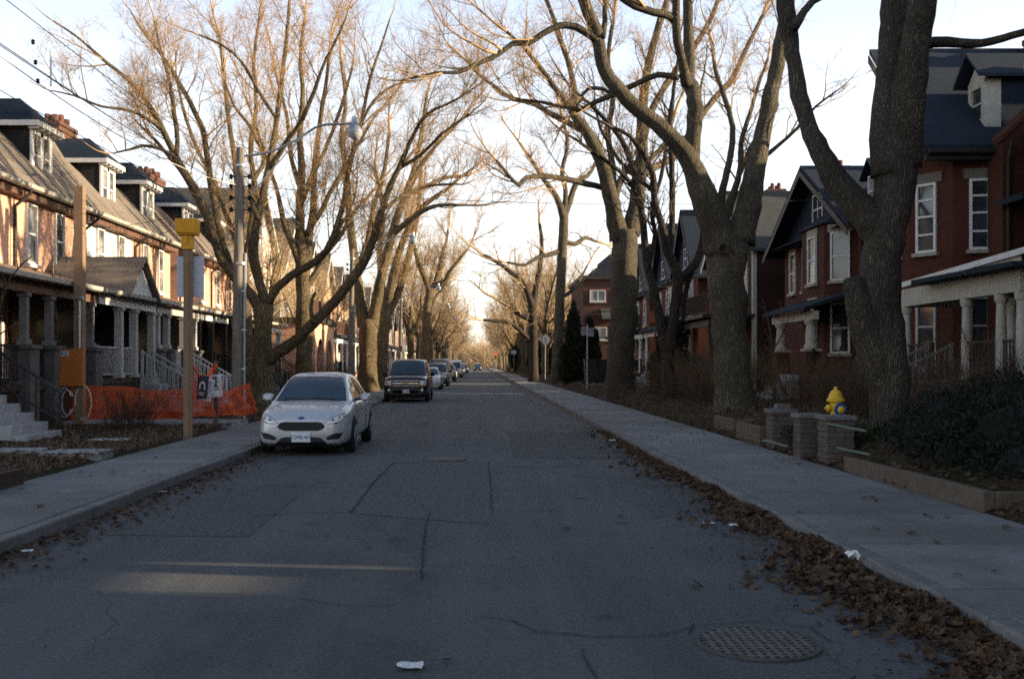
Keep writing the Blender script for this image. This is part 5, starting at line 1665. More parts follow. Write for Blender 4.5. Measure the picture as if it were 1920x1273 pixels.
def left_far_houses():
    W = M['white']
    # arched brick porch with roof balcony
    T = side_T(-1, 12.4)
    t = gable_house('orange brick house with an arched porch and a wooden roof balcony', -1, 53.6, 60.6, 12.6, M['stucco'], M['slate_grey'], 8.6, 11.6, 9, None, attic=True, chim=False)
    mb = MB(T)
    # porch block with arch cut: built from pieces
    b0, a0, a1, z1 = -3.6, 53.4, 60.2, 3.9
    def arch(am, r, ztop, w0, w1):
        n = 14
        pts = []
        for k in range(n + 1):
            an = math.pi * k / n
            pts.append((am - r * math.cos(an), 1.9 + r * math.sin(an)))
        # strip between arch curve and top line
        for k in range(n):
            p, q = pts[k], pts[k + 1]
            mb.prism([(b0, p[0], p[1]), (b0, q[0], q[1]), (b0, q[0], ztop), (b0, p[0], ztop)], (.3, 0, 0))
        mb.box(b0, b0 + .3, w0, am - r, 0, ztop); mb.box(b0, b0 + .3, am + r, w1, 0, ztop)
    arch(55.3, 1.15, z1, 53.4, 57.0)
    arch(58.6, 1.15, z1, 57.0, 60.2)
    mb.box(b0 + .3, 0, 53.4, 53.7, 0, z1); mb.box(b0 + .3, 0, 59.9, 60.2, 0, z1)
    pb = mb.build('porch', M['brick_orange'], t)
    mb = MB(T); mb.box(b0 + .31, .15, 53.71, 59.89, .2, 1.0); mb.build('porch_floor', M['timber_dark'], pb)
    mb = MB(T); mb.box(b0 - .2, .1, 53.2, 60.4, z1 + .004, z1 + .25); mb.build('porch_roof', M['dark_trim'], pb)
    railing(t, T, [(b0 + .2, 53.7, z1 + .26), (b0 + .2, 60.0, z1 + .26)], 1.0, M['brown_trim'], .16, 'balcony_rail', .07)
    steps(t, T, 57.4, 58.8, b0 - .01, .9, GZ, 5, M['step'])
    labs = ['white gabled house with a dark balcony beyond the arched porch', 'pale house with small dormer left of the second pole', 'cream house with sunlit front behind the twin trunk']
    y = 61.6
    specs = [(M['cream'], M['slate_grey']), (M['stucco'], M['slate']), (M['brick_pink'], M['slate_grey'])]
    for i in range(3):
        w = 6.6
        wl, rm = specs[i]
        gable_house(labs[i], -1, y, y + w, 12.3, wl, rm, 7.2 if i else 7.8, 10.4 if i else 11, 9,
                    dict(a0=y + .2, a1=y + w - .2, b=-2.4, z=3.5, cols=[y + .6, y + w / 2, y + w - .6], r=.12, floor=1.0, flat=(i != 2)), balcony=(M['brown_trim'] if i != 2 else None), trim=W)
        y += w + 1.0
    k = 0
    while y < 190:
        w = R.uniform(5.6, 7)
        gable_house('sunlit gabled house in the far row behind the left hand trees', -1, y, y + w, 12.3, R.choice([M['stucco'], M['brick_orange'], M['cream'], M['brick_pink']]), M['slate_grey'], 6.8, 10, 9,
                    dict(a0=y + .2, a1=y + w - .2, b=-2.2, z=3.5, cols=[y + .6, y + w - .6], r=.12, floor=1.0), group='far houses on the left', cheap=True, chim=False)
        y += w + 1.2; k += 1


def behind_houses():
    """houses just outside the frame on the right; their long shadow covers the road"""
    y = -26.0
    i = 0
    labs = ['brick house outside the frame beside the viewer, throwing shade over the road', 'second shading brick house just outside the right frame edge']
    for (ya, yb) in ((-24, 5.0), (6.7, 22.9)):
        gable_house(labs[i], 1, ya, yb, 12.6, M['brick_red'], M['slate'], 8.6, 11.0, 6, None, wins=[(ya + 2, 4.5, .9, 1.6)], attic=False, chim=False, over=.02)
        i += 1
    t = thing('sun_gap_screen', 'unseen brick screen added between the shading houses to shape the sun bands', 'wall', (12.7, 5.9, GZ))  # added out of frame; its slot shapes the sun bands on the road
    mb = MB(); mb.box(12.65, 12.9, 5.0, 6.3, -.2, 3.30); mb.box(12.65, 12.9, 6.302, 6.7, -.2, 3.06); mb.build('wall', M['brick_red'], t)
    mb = MB(); mb.box(12.62, 12.95, 5.0, 6.7, 3.62, 8.4); mb.build('upper_screen', M['brick_red'], t)

# ------------------------------------------------------------------ vehicles
def cr1(vals, t):
    """Catmull-Rom on a list of tuples, t in 0..len-1"""
    n = len(vals)
    i = min(int(t), n - 2)
    f = t - i
    p0, p1, p2, p3 = vals[max(i - 1, 0)], vals[i], vals[i + 1], vals[min(i + 2, n - 1)]
    return tuple(0.5 * (2 * b + (c - a) * f + (2 * a - 5 * b + 4 * c - d) * f * f + (3 * b - a - 3 * c + d) * f ** 3) for a, b, c, d in zip(p0, p1, p2, p3))


def loft(mb, sections, nu=22, nv=44, y_mono=True):
    """sections: list of half profiles [(x,y,z)...] bottom -> centre top; mirrored to a closed skin"""
    m = len(sections)
    k = len(sections[0])
    rows = []
    for j in range(nv + 1):
        t = (m - 1) * j / nv
        prof = [cr1([s[i] for s in sections], t) for i in range(k)]
        pts = [cr1(prof, (k - 1) * u / nu) for u in range(nu + 1)]
        half = [mb.pt(p) for p in pts[:-1]]
        top = mb.pt((0, pts[-1][1], pts[-1][2]))
        other = [mb.pt((-p[0], p[1], p[2])) for p in pts[:-1]][::-1]
        rows.append(half + [top] + other)
    for a, b in zip(rows[:-1], rows[1:]):
        for i in range(len(a) - 1):
            mb.face((a[i], a[i + 1], b[i + 1], b[i]), True)
        mb.face((a[-1], a[0], b[0], b[-1]), True)
    mb.face(rows[0][::-1]); mb.face(rows[-1])


def poly_span(poly, v):
    xs = []
    for (x0, y0), (x1, y1) in zip(poly, poly[1:] + poly[:1]):
        if (y0 <= v < y1) or (y1 <= v < y0):
            xs.append(x0 + (x1 - x0) * (v - y0) / (y1 - y0))
    return (min(xs), max(xs)) if len(xs) >= 2 else None


def decal(bvh, poly, axis, eps, rows=12, cols=16, sign=1):
    """poly in (x,z) seen from the front ('F'), rear ('B') or in (y,z) from a side ('S'); laid on the body skin"""
    mb = MB()
    lo, hi = min(p[1] for p in poly), max(p[1] for p in poly)
    grid = []
    for r in range(rows + 1):
        v = lo + (hi - lo) * (0.0008 + 0.9984 * r / rows)
        sp = poly_span(poly, v)
        row = []
        for c in range(cols + 1):
            if sp is None: row.append(None); continue
            u = sp[0] + (sp[1] - sp[0]) * c / cols
            if axis == 'F': o, d = Vector((u, -3, v)), Vector((0, 1, 0))
            elif axis == 'B': o, d = Vector((u, 9, v)), Vector((0, -1, 0))
            else: o, d = Vector((sign * 3, u, v)), Vector((-sign, 0, 0))
            h = bvh.ray_cast(o, d)
            row.append(mb.pt(h[0] - d * eps) if h[0] is not None else None)
        grid.append(row)
    for a, b in zip(grid[:-1], grid[1:]):
        for i in range(cols):
            q = (a[i], a[i + 1], b[i + 1], b[i])
            if None not in q: mb.face(q, True)
    return mb


def mirror_poly(p):
    return [(-x, z) for x, z in p][::-1]


def text_part(name, body, size, mat, parent, loc, rot, depth=.002, off=Vector((0, 0, 0)), spacing=1.0):
    cu = bpy.data.curves.new(name, 'FONT')
    cu.body = body; cu.size = size; cu.align_x = 'CENTER'; cu.align_y = 'CENTER'; cu.extrude = depth; cu.space_character = spacing
    tmp = bpy.data.objects.new(name, cu); COL.objects.link(tmp)
    dg = bpy.context.evaluated_depsgraph_get()
    me = bpy.data.meshes.new_from_object(tmp.evaluated_get(dg))
    bpy.data.objects.remove(tmp)
    me.materials.clear(); me.materials.append(mat)
    o = bpy.data.objects.new(name, me); COL.objects.link(o)
    o.parent = parent; o.location = Vector(loc) - off; o.rotation_euler = rot
    return o


def wheel(root, x, y, r, w, sgn, rimm, spokes=5):
    mb = MB()
    c = (x, y, r)
    pr = [(r * .60, -w / 2), (r * .93, -w / 2 + .005), (r, -w / 2 + .03), (r, w / 2 - .03), (r * .93, w / 2 - .005), (r * .60, w / 2)]
    mb.lathe(pr, 28, c, 'X')
    wl = mb.build('wheel', M['rubber'], root)
    mb = MB()
    xo = sgn * (w / 2 + .002)
    mb.lathe([(r * .64, xo), (r * .64, xo + sgn * .012), (r * .58, xo - sgn * .03), (r * .56, xo - sgn * .05)], 28, c, 'X', cap=False)
    for k in range(spokes):
        a = 2 * math.pi * k / spokes
        p = Vector(c) + Vector((xo - sgn * .01, 0, 0))
        mb.bar(p, p + Vector((0, math.cos(a), math.sin(a))) * r * .6, .035, .07, (1, 0, 0))
    mb.lathe([(.06, xo - sgn * .02), (.06, xo + sgn * .008)], 12, c, 'X')
    mb.build('rim', rimm, wl)
    mb = MB(); mb.lathe([(.001, xo - sgn * .055), (r * .6, xo - sgn * .055)], 20, c, 'X', cap=False); mb.build('brake_disc', M['plastic'], wl)
    return wl


def car(label, sp, paint, rimm=None, detail=2):
    root = thing(sp['name'], label, sp.get('cat', 'car'), (0, 0, 0), 'cars parked along the left kerb')
    # --- lower body
    secs = []
    for (y, w, zb, zt, crn) in sp['body']:
        h = zt - zb
        fl = sp.get('flare', 1.0)
        secs.append([(w * .80, y, zb), (w * .955, y, zb + h * .10), (w * 1.0 * fl, y, zb + h * .36), (w * .99, y, zb + h * .62), (w * .955, y, zb + h * .84), (w * .88, y, zt - h * .045), (w * .62, y, zt + crn * .55), (w * .3, y, zt + crn * .9), (0, y, zt + crn)])
    mb = MB(); loft(mb, secs, 26, 60)
    body = mb.build('body', paint, root)
    bv1 = BVHTree.FromPolygons([Vector(v) for v in mb.v], mb.f)
    # --- cabin
    secs = []
    for (y, wb, wr, zb, zr) in sp['cabin']:
        h = zr - zb
        secs.append([(wb, y, zb - .08), (wb * .995, y, zb), (wb + (wr - wb) * .55, y, zb + h * .5), (wr * 1.01, y, zb + h * .86), (wr * .90, y, zr - h * .03), (wr * .5, y, zr + h * .025), (0, y, zr + h * .035)])
    mb2 = MB(); loft(mb2, secs, 20, 40)
    cab = mb2.build('cabin', paint, root)
    bv2 = BVHTree.FromPolygons([Vector(v) for v in mb2.v], mb2.f)
    n1 = len(mb.v)
    bva = BVHTree.FromPolygons([Vector(v) for v in mb.v + mb2.v], mb.f + [tuple(i + n1 for i in f) for f in mb2.f])
    # glass
    ws = decal(bv2, sp['screen'], 'F', .006, 14, 18).build('windscreen', M['car_glass'], root)
    if detail > 1:
        fr = [(x * 1.035, z + (.016 if z > sum(q[1] for q in sp['screen']) / 4 else -.02)) for x, z in sp['screen']]
        decal(bv2, fr, 'F', .003, 14, 18).build('windscreen_seal', M['plastic'], ws)
        mbw = MB()
        zs = min(q[1] for q in sp['screen'])
        for x0, x1 in ((-.55, -.02), (.02, .5)):
            a = bva.ray_cast(Vector((x0, -3, zs + .035)), Vector((0, 1, 0)))[0]; b = bva.ray_cast(Vector((x1, -3, zs + .015)), Vector((0, 1, 0)))[0]
            if a and b: mbw.bar(a - Vector((0, .015, 0)), b - Vector((0, .015, 0)), .02, .02)
        if mbw.v: mbw.build('wiper', M['plastic'], ws)
    for sg in (-1, 1):
        for poly in sp['side']:
            decal(bv2, poly, 'S', .006, 8, 10, sg).build('side_window', M['car_glass'], root)
    if 'rearw' in sp: decal(bv2, sp['rearw'], 'B', .006, 8, 10).build('rear_window', M['car_glass'], root)
    # front features
    for key, name, mat in (('grille', 'grille', M['plastic']), ('lower', 'lower_grille', M['plastic']), ('bumper', 'front_bumper', sp.get('bumper_mat', M['plastic']))):
        if key in sp:
            decal(bva, sp[key], 'F', .007, 12, 20).build(name, mat, root)
    for sg in (1, -1):
        f = (lambda p: p) if sg == 1 else mirror_poly
        hl = decal(bva, f(sp['lamp']), 'F', .009, 10, 14).build('headlight', M['lens'], root)
        if detail > 1:
            decal(bva, f([(x + (.0 if True else 0), z) for x, z in grow_poly(sp['lamp'], .014)]), 'F', .0075, 10, 14).build('lamp_rim', M['plastic'], hl)
            for (cx, cz, rr) in sp.get('pods', ()):
                circ = [(sg * cx + rr * math.cos(2 * math.pi * q / 14), cz + rr * math.sin(2 * math.pi * q / 14)) for q in range(14)]
                decal(bva, circ, 'F', .012, 8, 8).build('bulb_pod', M['chrome'], hl)
                circ = [(sg * cx + rr * .55 * math.cos(2 * math.pi * q / 14), cz + rr * .55 * math.sin(2 * math.pi * q / 14)) for q in range(14)]
                decal(bva, circ, 'F', .015, 6, 6).build('bulb', M['car_glass'], hl)
            if 'amber' in sp: decal(bva, f(sp['amber']), 'F', .012, 5, 6).build('indicator', M['lens_amber'], hl)
        if 'fog' in sp:
            decal(bva, f(sp['fog']), 'F', .008, 8, 10).build('fog_lamp_recess', M['plastic'], root)
        if 'foglamp' in sp:
            cx, cz, rr = sp['foglamp']
            circ = [(sg * cx + rr * math.cos(2 * math.pi * q / 12), cz + rr * math.sin(2 * math.pi * q / 12)) for q in range(12)]
            decal(bva, circ, 'F', .012, 6, 6).build('fog_lamp', M['chrome'], root)
        decal(bva, f([(x, z) for x, z in sp['tail']]), 'B', .008, 8, 8).build('tail_light', M['red_lens'] if 'red_lens' in M else M['lens_amber'], root)
        # mirror
        y, x, z, w, h = sp['mirror']
        mm = MB()
        ss = []
        for q, k in ((0, .55), (.03, .9), (.10, 1.0), (.16, .92), (.18, .6)):
            ss.append((q, k))
        rows = []
        for q, k in ss:
            ring = []
            for a in range(14):
                an = 2 * math.pi * a / 14
                ring.append(mm.pt((sg * (x + w / 2) + w / 2 * k * math.copysign(abs(math.cos(an)) ** .7, math.cos(an)), y + q, z + h / 2 * k * math.copysign(abs(math.sin(an)) ** .8, math.sin(an)))))
            rows.append(ring)
        for a, b in zip(rows[:-1], rows[1:]):
            for i in range(14): mm.face((a[i], a[(i + 1) % 14], b[(i + 1) % 14], b[i]), True)
        mm.face(rows[0][::-1]); mm.face(rows[-1])
        mi = mm.build('wing_mirror', sp.get('mirror_mat', paint), root)
        mm = MB(); mm.bar((sg * (x - .10), y + .1, z - h * .35), (sg * (x + .05), y + .08, z - h * .2), .05, .05); mm.build('mirror_arm', M['plastic'], mi)
    # door lines and handles
    if detail > 1:
        for sg in (-1, 1):
            for poly in sp['doors']:
                y0, y1, z0, z1 = poly
                mm = MB()
                for (pa, pb) in (((y0, z0), (y0, z1)), ((y1, z0), (y1, z1)), ((y0, z0), (y1, z0))):
                    n = 10; prev = None
                    for q in range(n + 1):
                        yy, zz = pa[0] + (pb[0] - pa[0]) * q / n, pa[1] + (pb[1] - pa[1]) * q / n
                        h = bv1.ray_cast(Vector((sg * 3, yy, zz)), Vector((-sg, 0, 0)))[0]
                        if h is None: prev = None; continue
                        h = h + Vector((sg * .001, 0, 0))
                        if prev is not None: mm.bar(prev, h, .008, .008)
                        prev = h
                if mm.v:
                    dr = mm.build('door_seam', M['plastic'], root)
                    h = bv1.ray_cast(Vector((sg * 3, y1 - .2, z1 - .1)), Vector((-sg, 0, 0)))[0]
                    if h is not None:
                        mm = MB(); mm.box(h.x - .02, h.x + .02, h.y - .09, h.y + .09, h.z - .015, h.z + .015); mm.build('handle', paint, dr, bevel=.006)
    # arches and wheels
    for yw in sp['axles']:
        for sg in (-1, 1):
            r = sp['r']
            ra = r * 1.13
            circ = [(yw + ra * math.cos(2 * math.pi * q / 24), r + ra * math.sin(2 * math.pi * q / 24)) for q in range(24)]
            zmin = min(b[2] for b in sp['body']) + .02
            decal(bv1, [(a, max(b, zmin)) for a, b in circ], 'S', .004, 12, 16, sg).build('wheel_arch', M['plastic'], root)
            wheel(root, sg * (sp['track'] - .09), yw, r, .21, sg, rimm or M['galv'], sp.get('spokes', 5))
    # dark underbody block
    mm = MB(); b = sp['body']; mm.box(-sp['track'] + .22, sp['track'] - .22, b[3][0], b[-3][0], .16, b[3][2] + .1); mm.build('underbody', M['plastic'], root)
    # plate
    if 'plate' in sp:
        cx, cz, w, h = sp['plate']
        o = bva.ray_cast(Vector((cx, -3, cz)), Vector((0, 1, 0)))[0]
        yp = o.y - .022
        mm = MB(); mm.box(cx - w / 2, cx + w / 2, yp, yp + .012, cz - h / 2, cz + h / 2); pl = mm.build('number_plate', M['plate'], root, bevel=.004)
        if detail > 1:
            text_part('plate_text', sp['plate_text'], h * .50, M['plate_ink'], pl, (cx, yp - .003, cz - .004), (math.pi / 2, 0, 0), .001)
    for nm, poly, mat, e in sp.get('extra', ()):
        decal(bva, poly, 'F', e, 6, 14).build(nm, mat, root)
    return root


def grow_poly(poly, d):
    cx = sum(p[0] for p in poly) / len(poly); cz = sum(p[1] for p in poly) / len(poly)
    out = []
    for x, z in poly:
        v = Vector((x - cx, z - cz)); L = v.length
        v = v * ((L + d) / L)
        out.append((cx + v.x, cz + v.y))
    return out


def ell(cx, cz, rx, rz, n=20):
    return [(cx + rx * math.cos(2 * math.pi * q / n), cz + rz * math.sin(2 * math.pi * q / n)) for q in range(n)]


HATCH = dict(
    name='hatchback_car',
    body=[(0, .50, .26, .60, .02), (.03, .66, .22, .66, .03), (.12, .78, .19, .72, .04), (.30, .85, .18, .79, .045), (.55, .885, .18, .84, .045), (.95, .905, .20, .90, .045), (1.25, .91, .20, .945, .03), (1.8, .912, .20, .96, .02), (2.7, .912, .20, .97, .02), (3.5, .905, .21, .98, .02), (4.0, .88, .24, .98, .02), (4.25, .80, .30, .96, .02), (4.34, .66, .36, .90, .02)],
    cabin=[(1.08, .80, .74, .93, .945), (1.30, .80, .70, .94, 1.08), (1.62, .80, .645, .95, 1.27), (1.95, .80, .60, .95, 1.405), (2.35, .80, .59, .96, 1.46), (2.9, .80, .585, .97, 1.455), (3.5, .79, .58, .98, 1.40), (3.95, .77, .58, .98, 1.27), (4.22, .72, .60, .97, 1.03)],
    screen=[(-.685, .965), (.685, .965), (.535, 1.385), (-.535, 1.385)],
    side=[[(1.55, 1.0), (2.62, 1.0), (2.62, 1.36), (2.1, 1.36)], [(2.70, 1.0), (3.55, 1.02), (3.45, 1.34), (2.70, 1.36)]],
    rearw=[(-.6, 1.0), (.6, 1.0), (.5, 1.3), (-.5, 1.3)],
    grille=[(-.46, .535), (-.40, .475), (-.30, .455), (.30, .455), (.40, .475), (.46, .535), (.40, .60), (.30, .615), (-.30, .615), (-.40, .60)],
    lower=[(-.50, .215), (.50, .215), (.38, .33), (.26, .345), (-.26, .345), (-.38, .33)],
    fog=[(.46, .335), (.50, .29), (.72, .31), (.79, .43), (.70, .425), (.56, .385)],
    lamp=[(.435, .60), (.52, .575), (.68, .60), (.80, .68), (.835, .745), (.76, .745), (.60, .695)],
    pods=[(.60, .645, .042), (.72, .682, .038)], amber=[(.775, .67), (.82, .70), (.832, .74), (.79, .735)],
    tail=[(.55, .75), (.75, .75), (.76, .98), (.58, .95)],
    mirror=(1.62, .90, 1.0, .22, .15), doors=[(1.35, 2.62, .30, .93), (2.66, 3.5, .32, .95)],
    axles=(.88, 3.53), r=.32, track=.905, plate=(0, .345, .36, .18), plate_text='CSMB·401',
    extra=[('badge', ell(0, .685, .062, .024), M['badge_blue'], .012), ('splitter', [(-.74, .175), (.74, .175), (.80, .225), (-.80, .225)], M['plastic'], .006)], spokes=5)

SUV = dict(
    name='sport_utility_car', cat='suv', flare=1.0,
    body=[(0, .78, .36, .98, .01), (.04, .90, .30, 1.05, .02), (.14, .955, .28, 1.10, .03), (.4, .985, .28, 1.15, .035), (.9, 1.0, .28, 1.18, .04), (1.35, 1.0, .30, 1.21, .03), (2.2, 1.0, .30, 1.22, .01), (3.4, 1.0, .30, 1.22, .01), (4.5, 1.0, .32, 1.22, .01), (5.0, .97, .36, 1.2, .01), (5.12, .90, .42, 1.15, .01)],
    cabin=[(1.25, .90, .84, 1.19, 1.21), (1.45, .90, .80, 1.2, 1.38), (1.8, .90, .76, 1.2, 1.70), (2.1, .90, .745, 1.2, 1.86), (2.6, .90, .74, 1.2, 1.92), (3.8, .90, .74, 1.2, 1.92), (4.7, .89, .73, 1.2, 1.88), (4.98, .87, .74, 1.2, 1.6), (5.06, .84, .76, 1.2, 1.25)],
    screen=[(-.80, 1.235), (.80, 1.235), (.69, 1.82), (-.69, 1.82)],
    side=[[(1.7, 1.27), (2.75, 1.27), (2.75, 1.78), (2.12, 1.78)], [(2.85, 1.27), (3.75, 1.27), (3.75, 1.78), (2.85, 1.78)], [(3.85, 1.27), (4.75, 1.27), (4.65, 1.76), (3.85, 1.78)]],
    grille=[(-.56, .735), (.56, .735), (.60, .965), (-.60, .965)],
    bumper=[(-.90, .40), (.90, .40), (.93, .66), (-.93, .66)], bumper_mat=M['car_black'],
    lower=[(-.55, .42), (.55, .42), (.58, .53), (-.58, .53)],
    lamp=[(.63, .74), (.90, .74), (.93, .96), (.64, .98)], pods=[(.72, .88, .06), (.83, .88, .055)], amber=[(.64, .745), (.89, .745), (.9, .795), (.64, .795)],
    foglamp=(.73, .55, .05), tail=[(.75, .9), (.92, .9), (.92, 1.2), (.75, 1.2)],
    mirror=(1.75, .99, 1.25, .22, .22), mirror_mat=M['plastic'], doors=[(1.55, 2.8, .45, 1.19), (2.85, 3.8, .45, 1.19)],
    axles=(1.0, 3.95), r=.39, track=1.0, plate=(0.02, .49, .31, .155), plate_text='BXKM·582',
    extra=[('grille_bar', [(-.57, .825), (.57, .825), (.57, .875), (-.57, .875)], M['chrome'], .013), ('grille_surround', [(-.57, .95), (.57, .95), (.58, .972), (-.58, .972)], M['chrome'], .012), ('grille_surround', [(-.56, .73), (.56, .73), (.56, .748), (-.56, .748)], M['chrome'], .012),
           ('badge', [(-.12, .832), (-.05, .832), (-.05, .815), (.05, .815), (.05, .832), (.12, .832), (.10, .868), (.05, .868), (.05, .885), (-.05, .885), (-.05, .868), (-.10, .868)], M['gold'], .02)], spokes=6)

SEDAN = dict(HATCH, name='sedan_car',
    cabin=[(1.15, .80, .74, .93, .945), (1.38, .80, .70, .94, 1.08), (1.7, .80, .645, .95, 1.25), (2.05, .80, .60, .95, 1.37), (2.5, .80, .59, .96, 1.42), (3.0, .80, .585, .97, 1.40), (3.45, .79, .58, .98, 1.27), (3.85, .77, .58, .98, 1.05), (4.05, .75, .62, .98, 1.0)],
    screen=[(-.685, .965), (.685, .965), (.535, 1.34), (-.535, 1.34)],
    grille=[(-.30, .34), (.30, .34), (.34, .62), (.30, .66), (-.30, .66), (-.34, .62)], lower=[(-.3, .23), (.3, .23), (.3, .31), (-.3, .31)],
    side=[[(1.65, 1.0), (2.62, 1.0), (2.62, 1.32), (2.15, 1.32)], [(2.70, 1.0), (3.35, 1.02), (3.2, 1.25), (2.70, 1.32)]], rearw=[(-.55, 1.05), (.55, 1.05), (.48, 1.24), (-.48, 1.24)], extra=[('badge', ell(0, .56, .06, .02), M['chrome'], .013)], plate_text='BVDT·274')

CROSS = dict(SUV, name='crossover_car', cat='suv',
    body=[(y * .9, w * .92, zb * .9, zt * .86, c) for (y, w, zb, zt, c) in SUV['body']],
    cabin=[(y * .9, a * .92, b * .90, c * .86, d * .875) for (y, a, b, c, d) in SUV['cabin']],
    screen=[(x * .9, z * (.87 if z < 1.5 else .862)) for x, z in SUV['screen']], side=[[(y * .9, z * .868) for y, z in p] for p in SUV['side']],
    grille=[(x * .7, z * .86) for x, z in SUV['grille']], bumper=[(x * .88, z * .8) for x, z in SUV['bumper']], lower=[(x * .9, z * .8) for x, z in SUV['lower']],
    lamp=[(x * .88, z * .86) for x, z in SUV['lamp']], pods=[(.70, .76, .045)], amber=[(x * .88, z * .86) for x, z in SUV['amber']], foglamp=(.66, .46, .04), tail=[(x * .88, z * .86) for x, z in SUV['tail']],
    mirror=(1.55, .93, 1.08, .2, .16), doors=[], axles=(.9, 3.55), r=.35, track=.92, plate=(0, .42, .3, .15), plate_text='CABR·913', extra=[])

VAN = dict(CROSS, name='van', cat='van',
    cabin=[(.95, .86, .80, 1.03, 1.05), (1.2, .88, .8, 1.03, 1.35), (1.6, .9, .79, 1.03, 1.75), (2.0, .9, .78, 1.03, 1.98), (2.6, .9, .78, 1.03, 2.05), (3.6, .9, .78, 1.03, 2.05), (4.4, .9, .78, 1.03, 2.03), (4.55, .88, .8, 1.03, 1.6), (4.6, .86, .8, 1.03, 1.1)],
    screen=[(-.74, 1.09), (.74, 1.09), (.66, 1.82), (-.66, 1.82)], side=[[(1.4, 1.12), (2.3, 1.12), (2.3, 1.75), (1.8, 1.75)]])


def cars():
    M['red_lens'] = NT('red_lens').out((0.35, 0.01, 0.01), .15, 0, .8)
    h = car('silver hatchback parked nearest at the left kerb, number plate CSMB 401', HATCH, M['car_silver'])
    h.location = (-3.17, 17.75, 0); h.scale = (.94, 1, 1)
    s = car('black full size sport utility vehicle with a gold badge, behind the silver hatchback', SUV, M['car_black'], M['galv'])
    s.location = (-3.14, 42.6, 0); s.scale = (.97, .97, .96)
    a = car('white sedan with black grille parked just behind the black suv', SEDAN, M['car_white'])
    a.location = (-3.30, 63.0, 0)
    c = car('dark blue crossover behind the white sedan', CROSS, M['car_blue'], None, 1)
    c.location = (-3.18, 73.0, 0)
    v = car('tall dark van whose roof shows above the parked crossover', VAN, M['car_brown'], None, 1)
    v.location = (-3.35, 82.5, 0)
    g = dup(c, (-3.1, 91.5, 0), 0, 1.0, 'grey crossover, next parked car after the tall dark van')
    for ch in g.children:
        if ch.name.split('.')[0] in ('body', 'cabin'): ch.data = ch.data.copy(); ch.data.materials[0] = M['car_grey']
    b = dup(a, (-3.1, 100.5, 0), 0, 1.0, 'silver grey sedan parked before the sunlit white van')
    for ch in b.children:
        if ch.name.split('.')[0] in ('body', 'cabin'): ch.data = ch.data.copy(); ch.data.materials[0] = M['car_silver']
    w = dup(v, (-2.9, 117, 0), 0, 1.0, 'white van catching the sun far along the parked row')
    for ch in w.children:
        if ch.name.split('.')[0] in ('body', 'cabin'): ch.data = ch.data.copy(); ch.data.materials[0] = M['car_white']
    y = 127
    for i in range(9):
        src = (c, b, g, a, c, g, b, c, g)[i]
        dup(src, (-3.0 + R.uniform(-.15, .1), y, 0), 0, 1.0, 'small distant parked car far down the left kerb', 'distant cars parked on the left')
        y += R.uniform(6.5, 12)
    dup(c, (-.3, 222, 0), 0, 1.0, 'oncoming dark car at the far end of the road')

# ------------------------------------------------------------------ street furniture
def utility_pole(label, Y, zt, lamp=True, patch=False, hx=-3.2, hz=7.85, detail=True):
    X = -6.25
    t = thing('utility_pole', label, 'utility pole', (X, Y, GZ), 'utility poles along the left pavement')
    lean = -.0 
    mb = MB(); mb.tube([(X, Y, -.2), (X + .02, Y, 2.5), (X + .06, Y, 5), (X + .10, Y, zt)], [.15, .135, .12, .11], 14)
    mb.build('pole', M['pole'], t)
    mb = MB(); mb.tube([(X + .2, Y - .02, -.1), (X + .2, Y - .02, 2.5), (X + .22, Y, 4.5)], .04, 8)
    for z in (.5, 1.5, 2.5, 3.5): mb.box(X + .1, X + .245, Y - .07, Y + .03, z, z + .04)
    mb.build('conduit', M['galv'], t)
    for z in (zt - .75, zt - 1.0, zt - 1.3, zt - 1.6):
        mb = MB()
        for sx in (-1, 1):
            mb.lathe([(.02, z - .06), (.055, z - .05), (.04, z - .01), (.06, z + .03), (.03, z + .07)], 8, (X + .09 + sx * .24, Y, 0))
        mb.bar((X + .09 - .24, Y, z), (X + .09 + .24, Y, z), .03, .03)
        mb.build('insulator', M['black_metal'], t)
    mb = MB(); mb.tube([(X + .095, Y, 4.2), (X + .095, Y, 4.26)], .15, 14, True); mb.tube([(X + .1, Y, zt - .5), (X + .1, Y, zt - .44)], .15, 14); mb.build('band', M['galv'], t)
    if lamp:
        mb = MB()
        p = [(X + .1, Y, zt - .22), (X + .8, Y, zt - .12), (X + 1.5, Y, zt + .18), (X + 2.1, Y, zt + .55), (hx - .35, Y, hz - .02), (hx, Y, hz)]
        path = [q for q, _ in crom([(Vector(a), 1) for a in p], .12)]
        mb.tube(path, .032, 8)
        mb.tube([(X + .1, Y, zt - 1.55), (X + .75, Y, zt - .75), (X + 1.6, Y, zt + .22)], .018, 6)
        arm = mb.build('lamp_arm', M['galv'], t)
        mb = MB(); mb.lathe([(.03, hz + .18), (.07, hz + .17), (.075, hz + .02), (.10, hz - .02), (.21, hz - .19), (.22, hz - .24)], 18, (hx, Y, 0)); mb.build('lamp_head', M['galv'], arm)
        mb = MB(); mb.lathe([(.205, hz - .242), (.17, hz - .33), (.08, hz - .40), (.01, hz - .42)], 18, (hx, Y, 0)); mb.build('lamp_globe', M['globe'], arm)
    return t


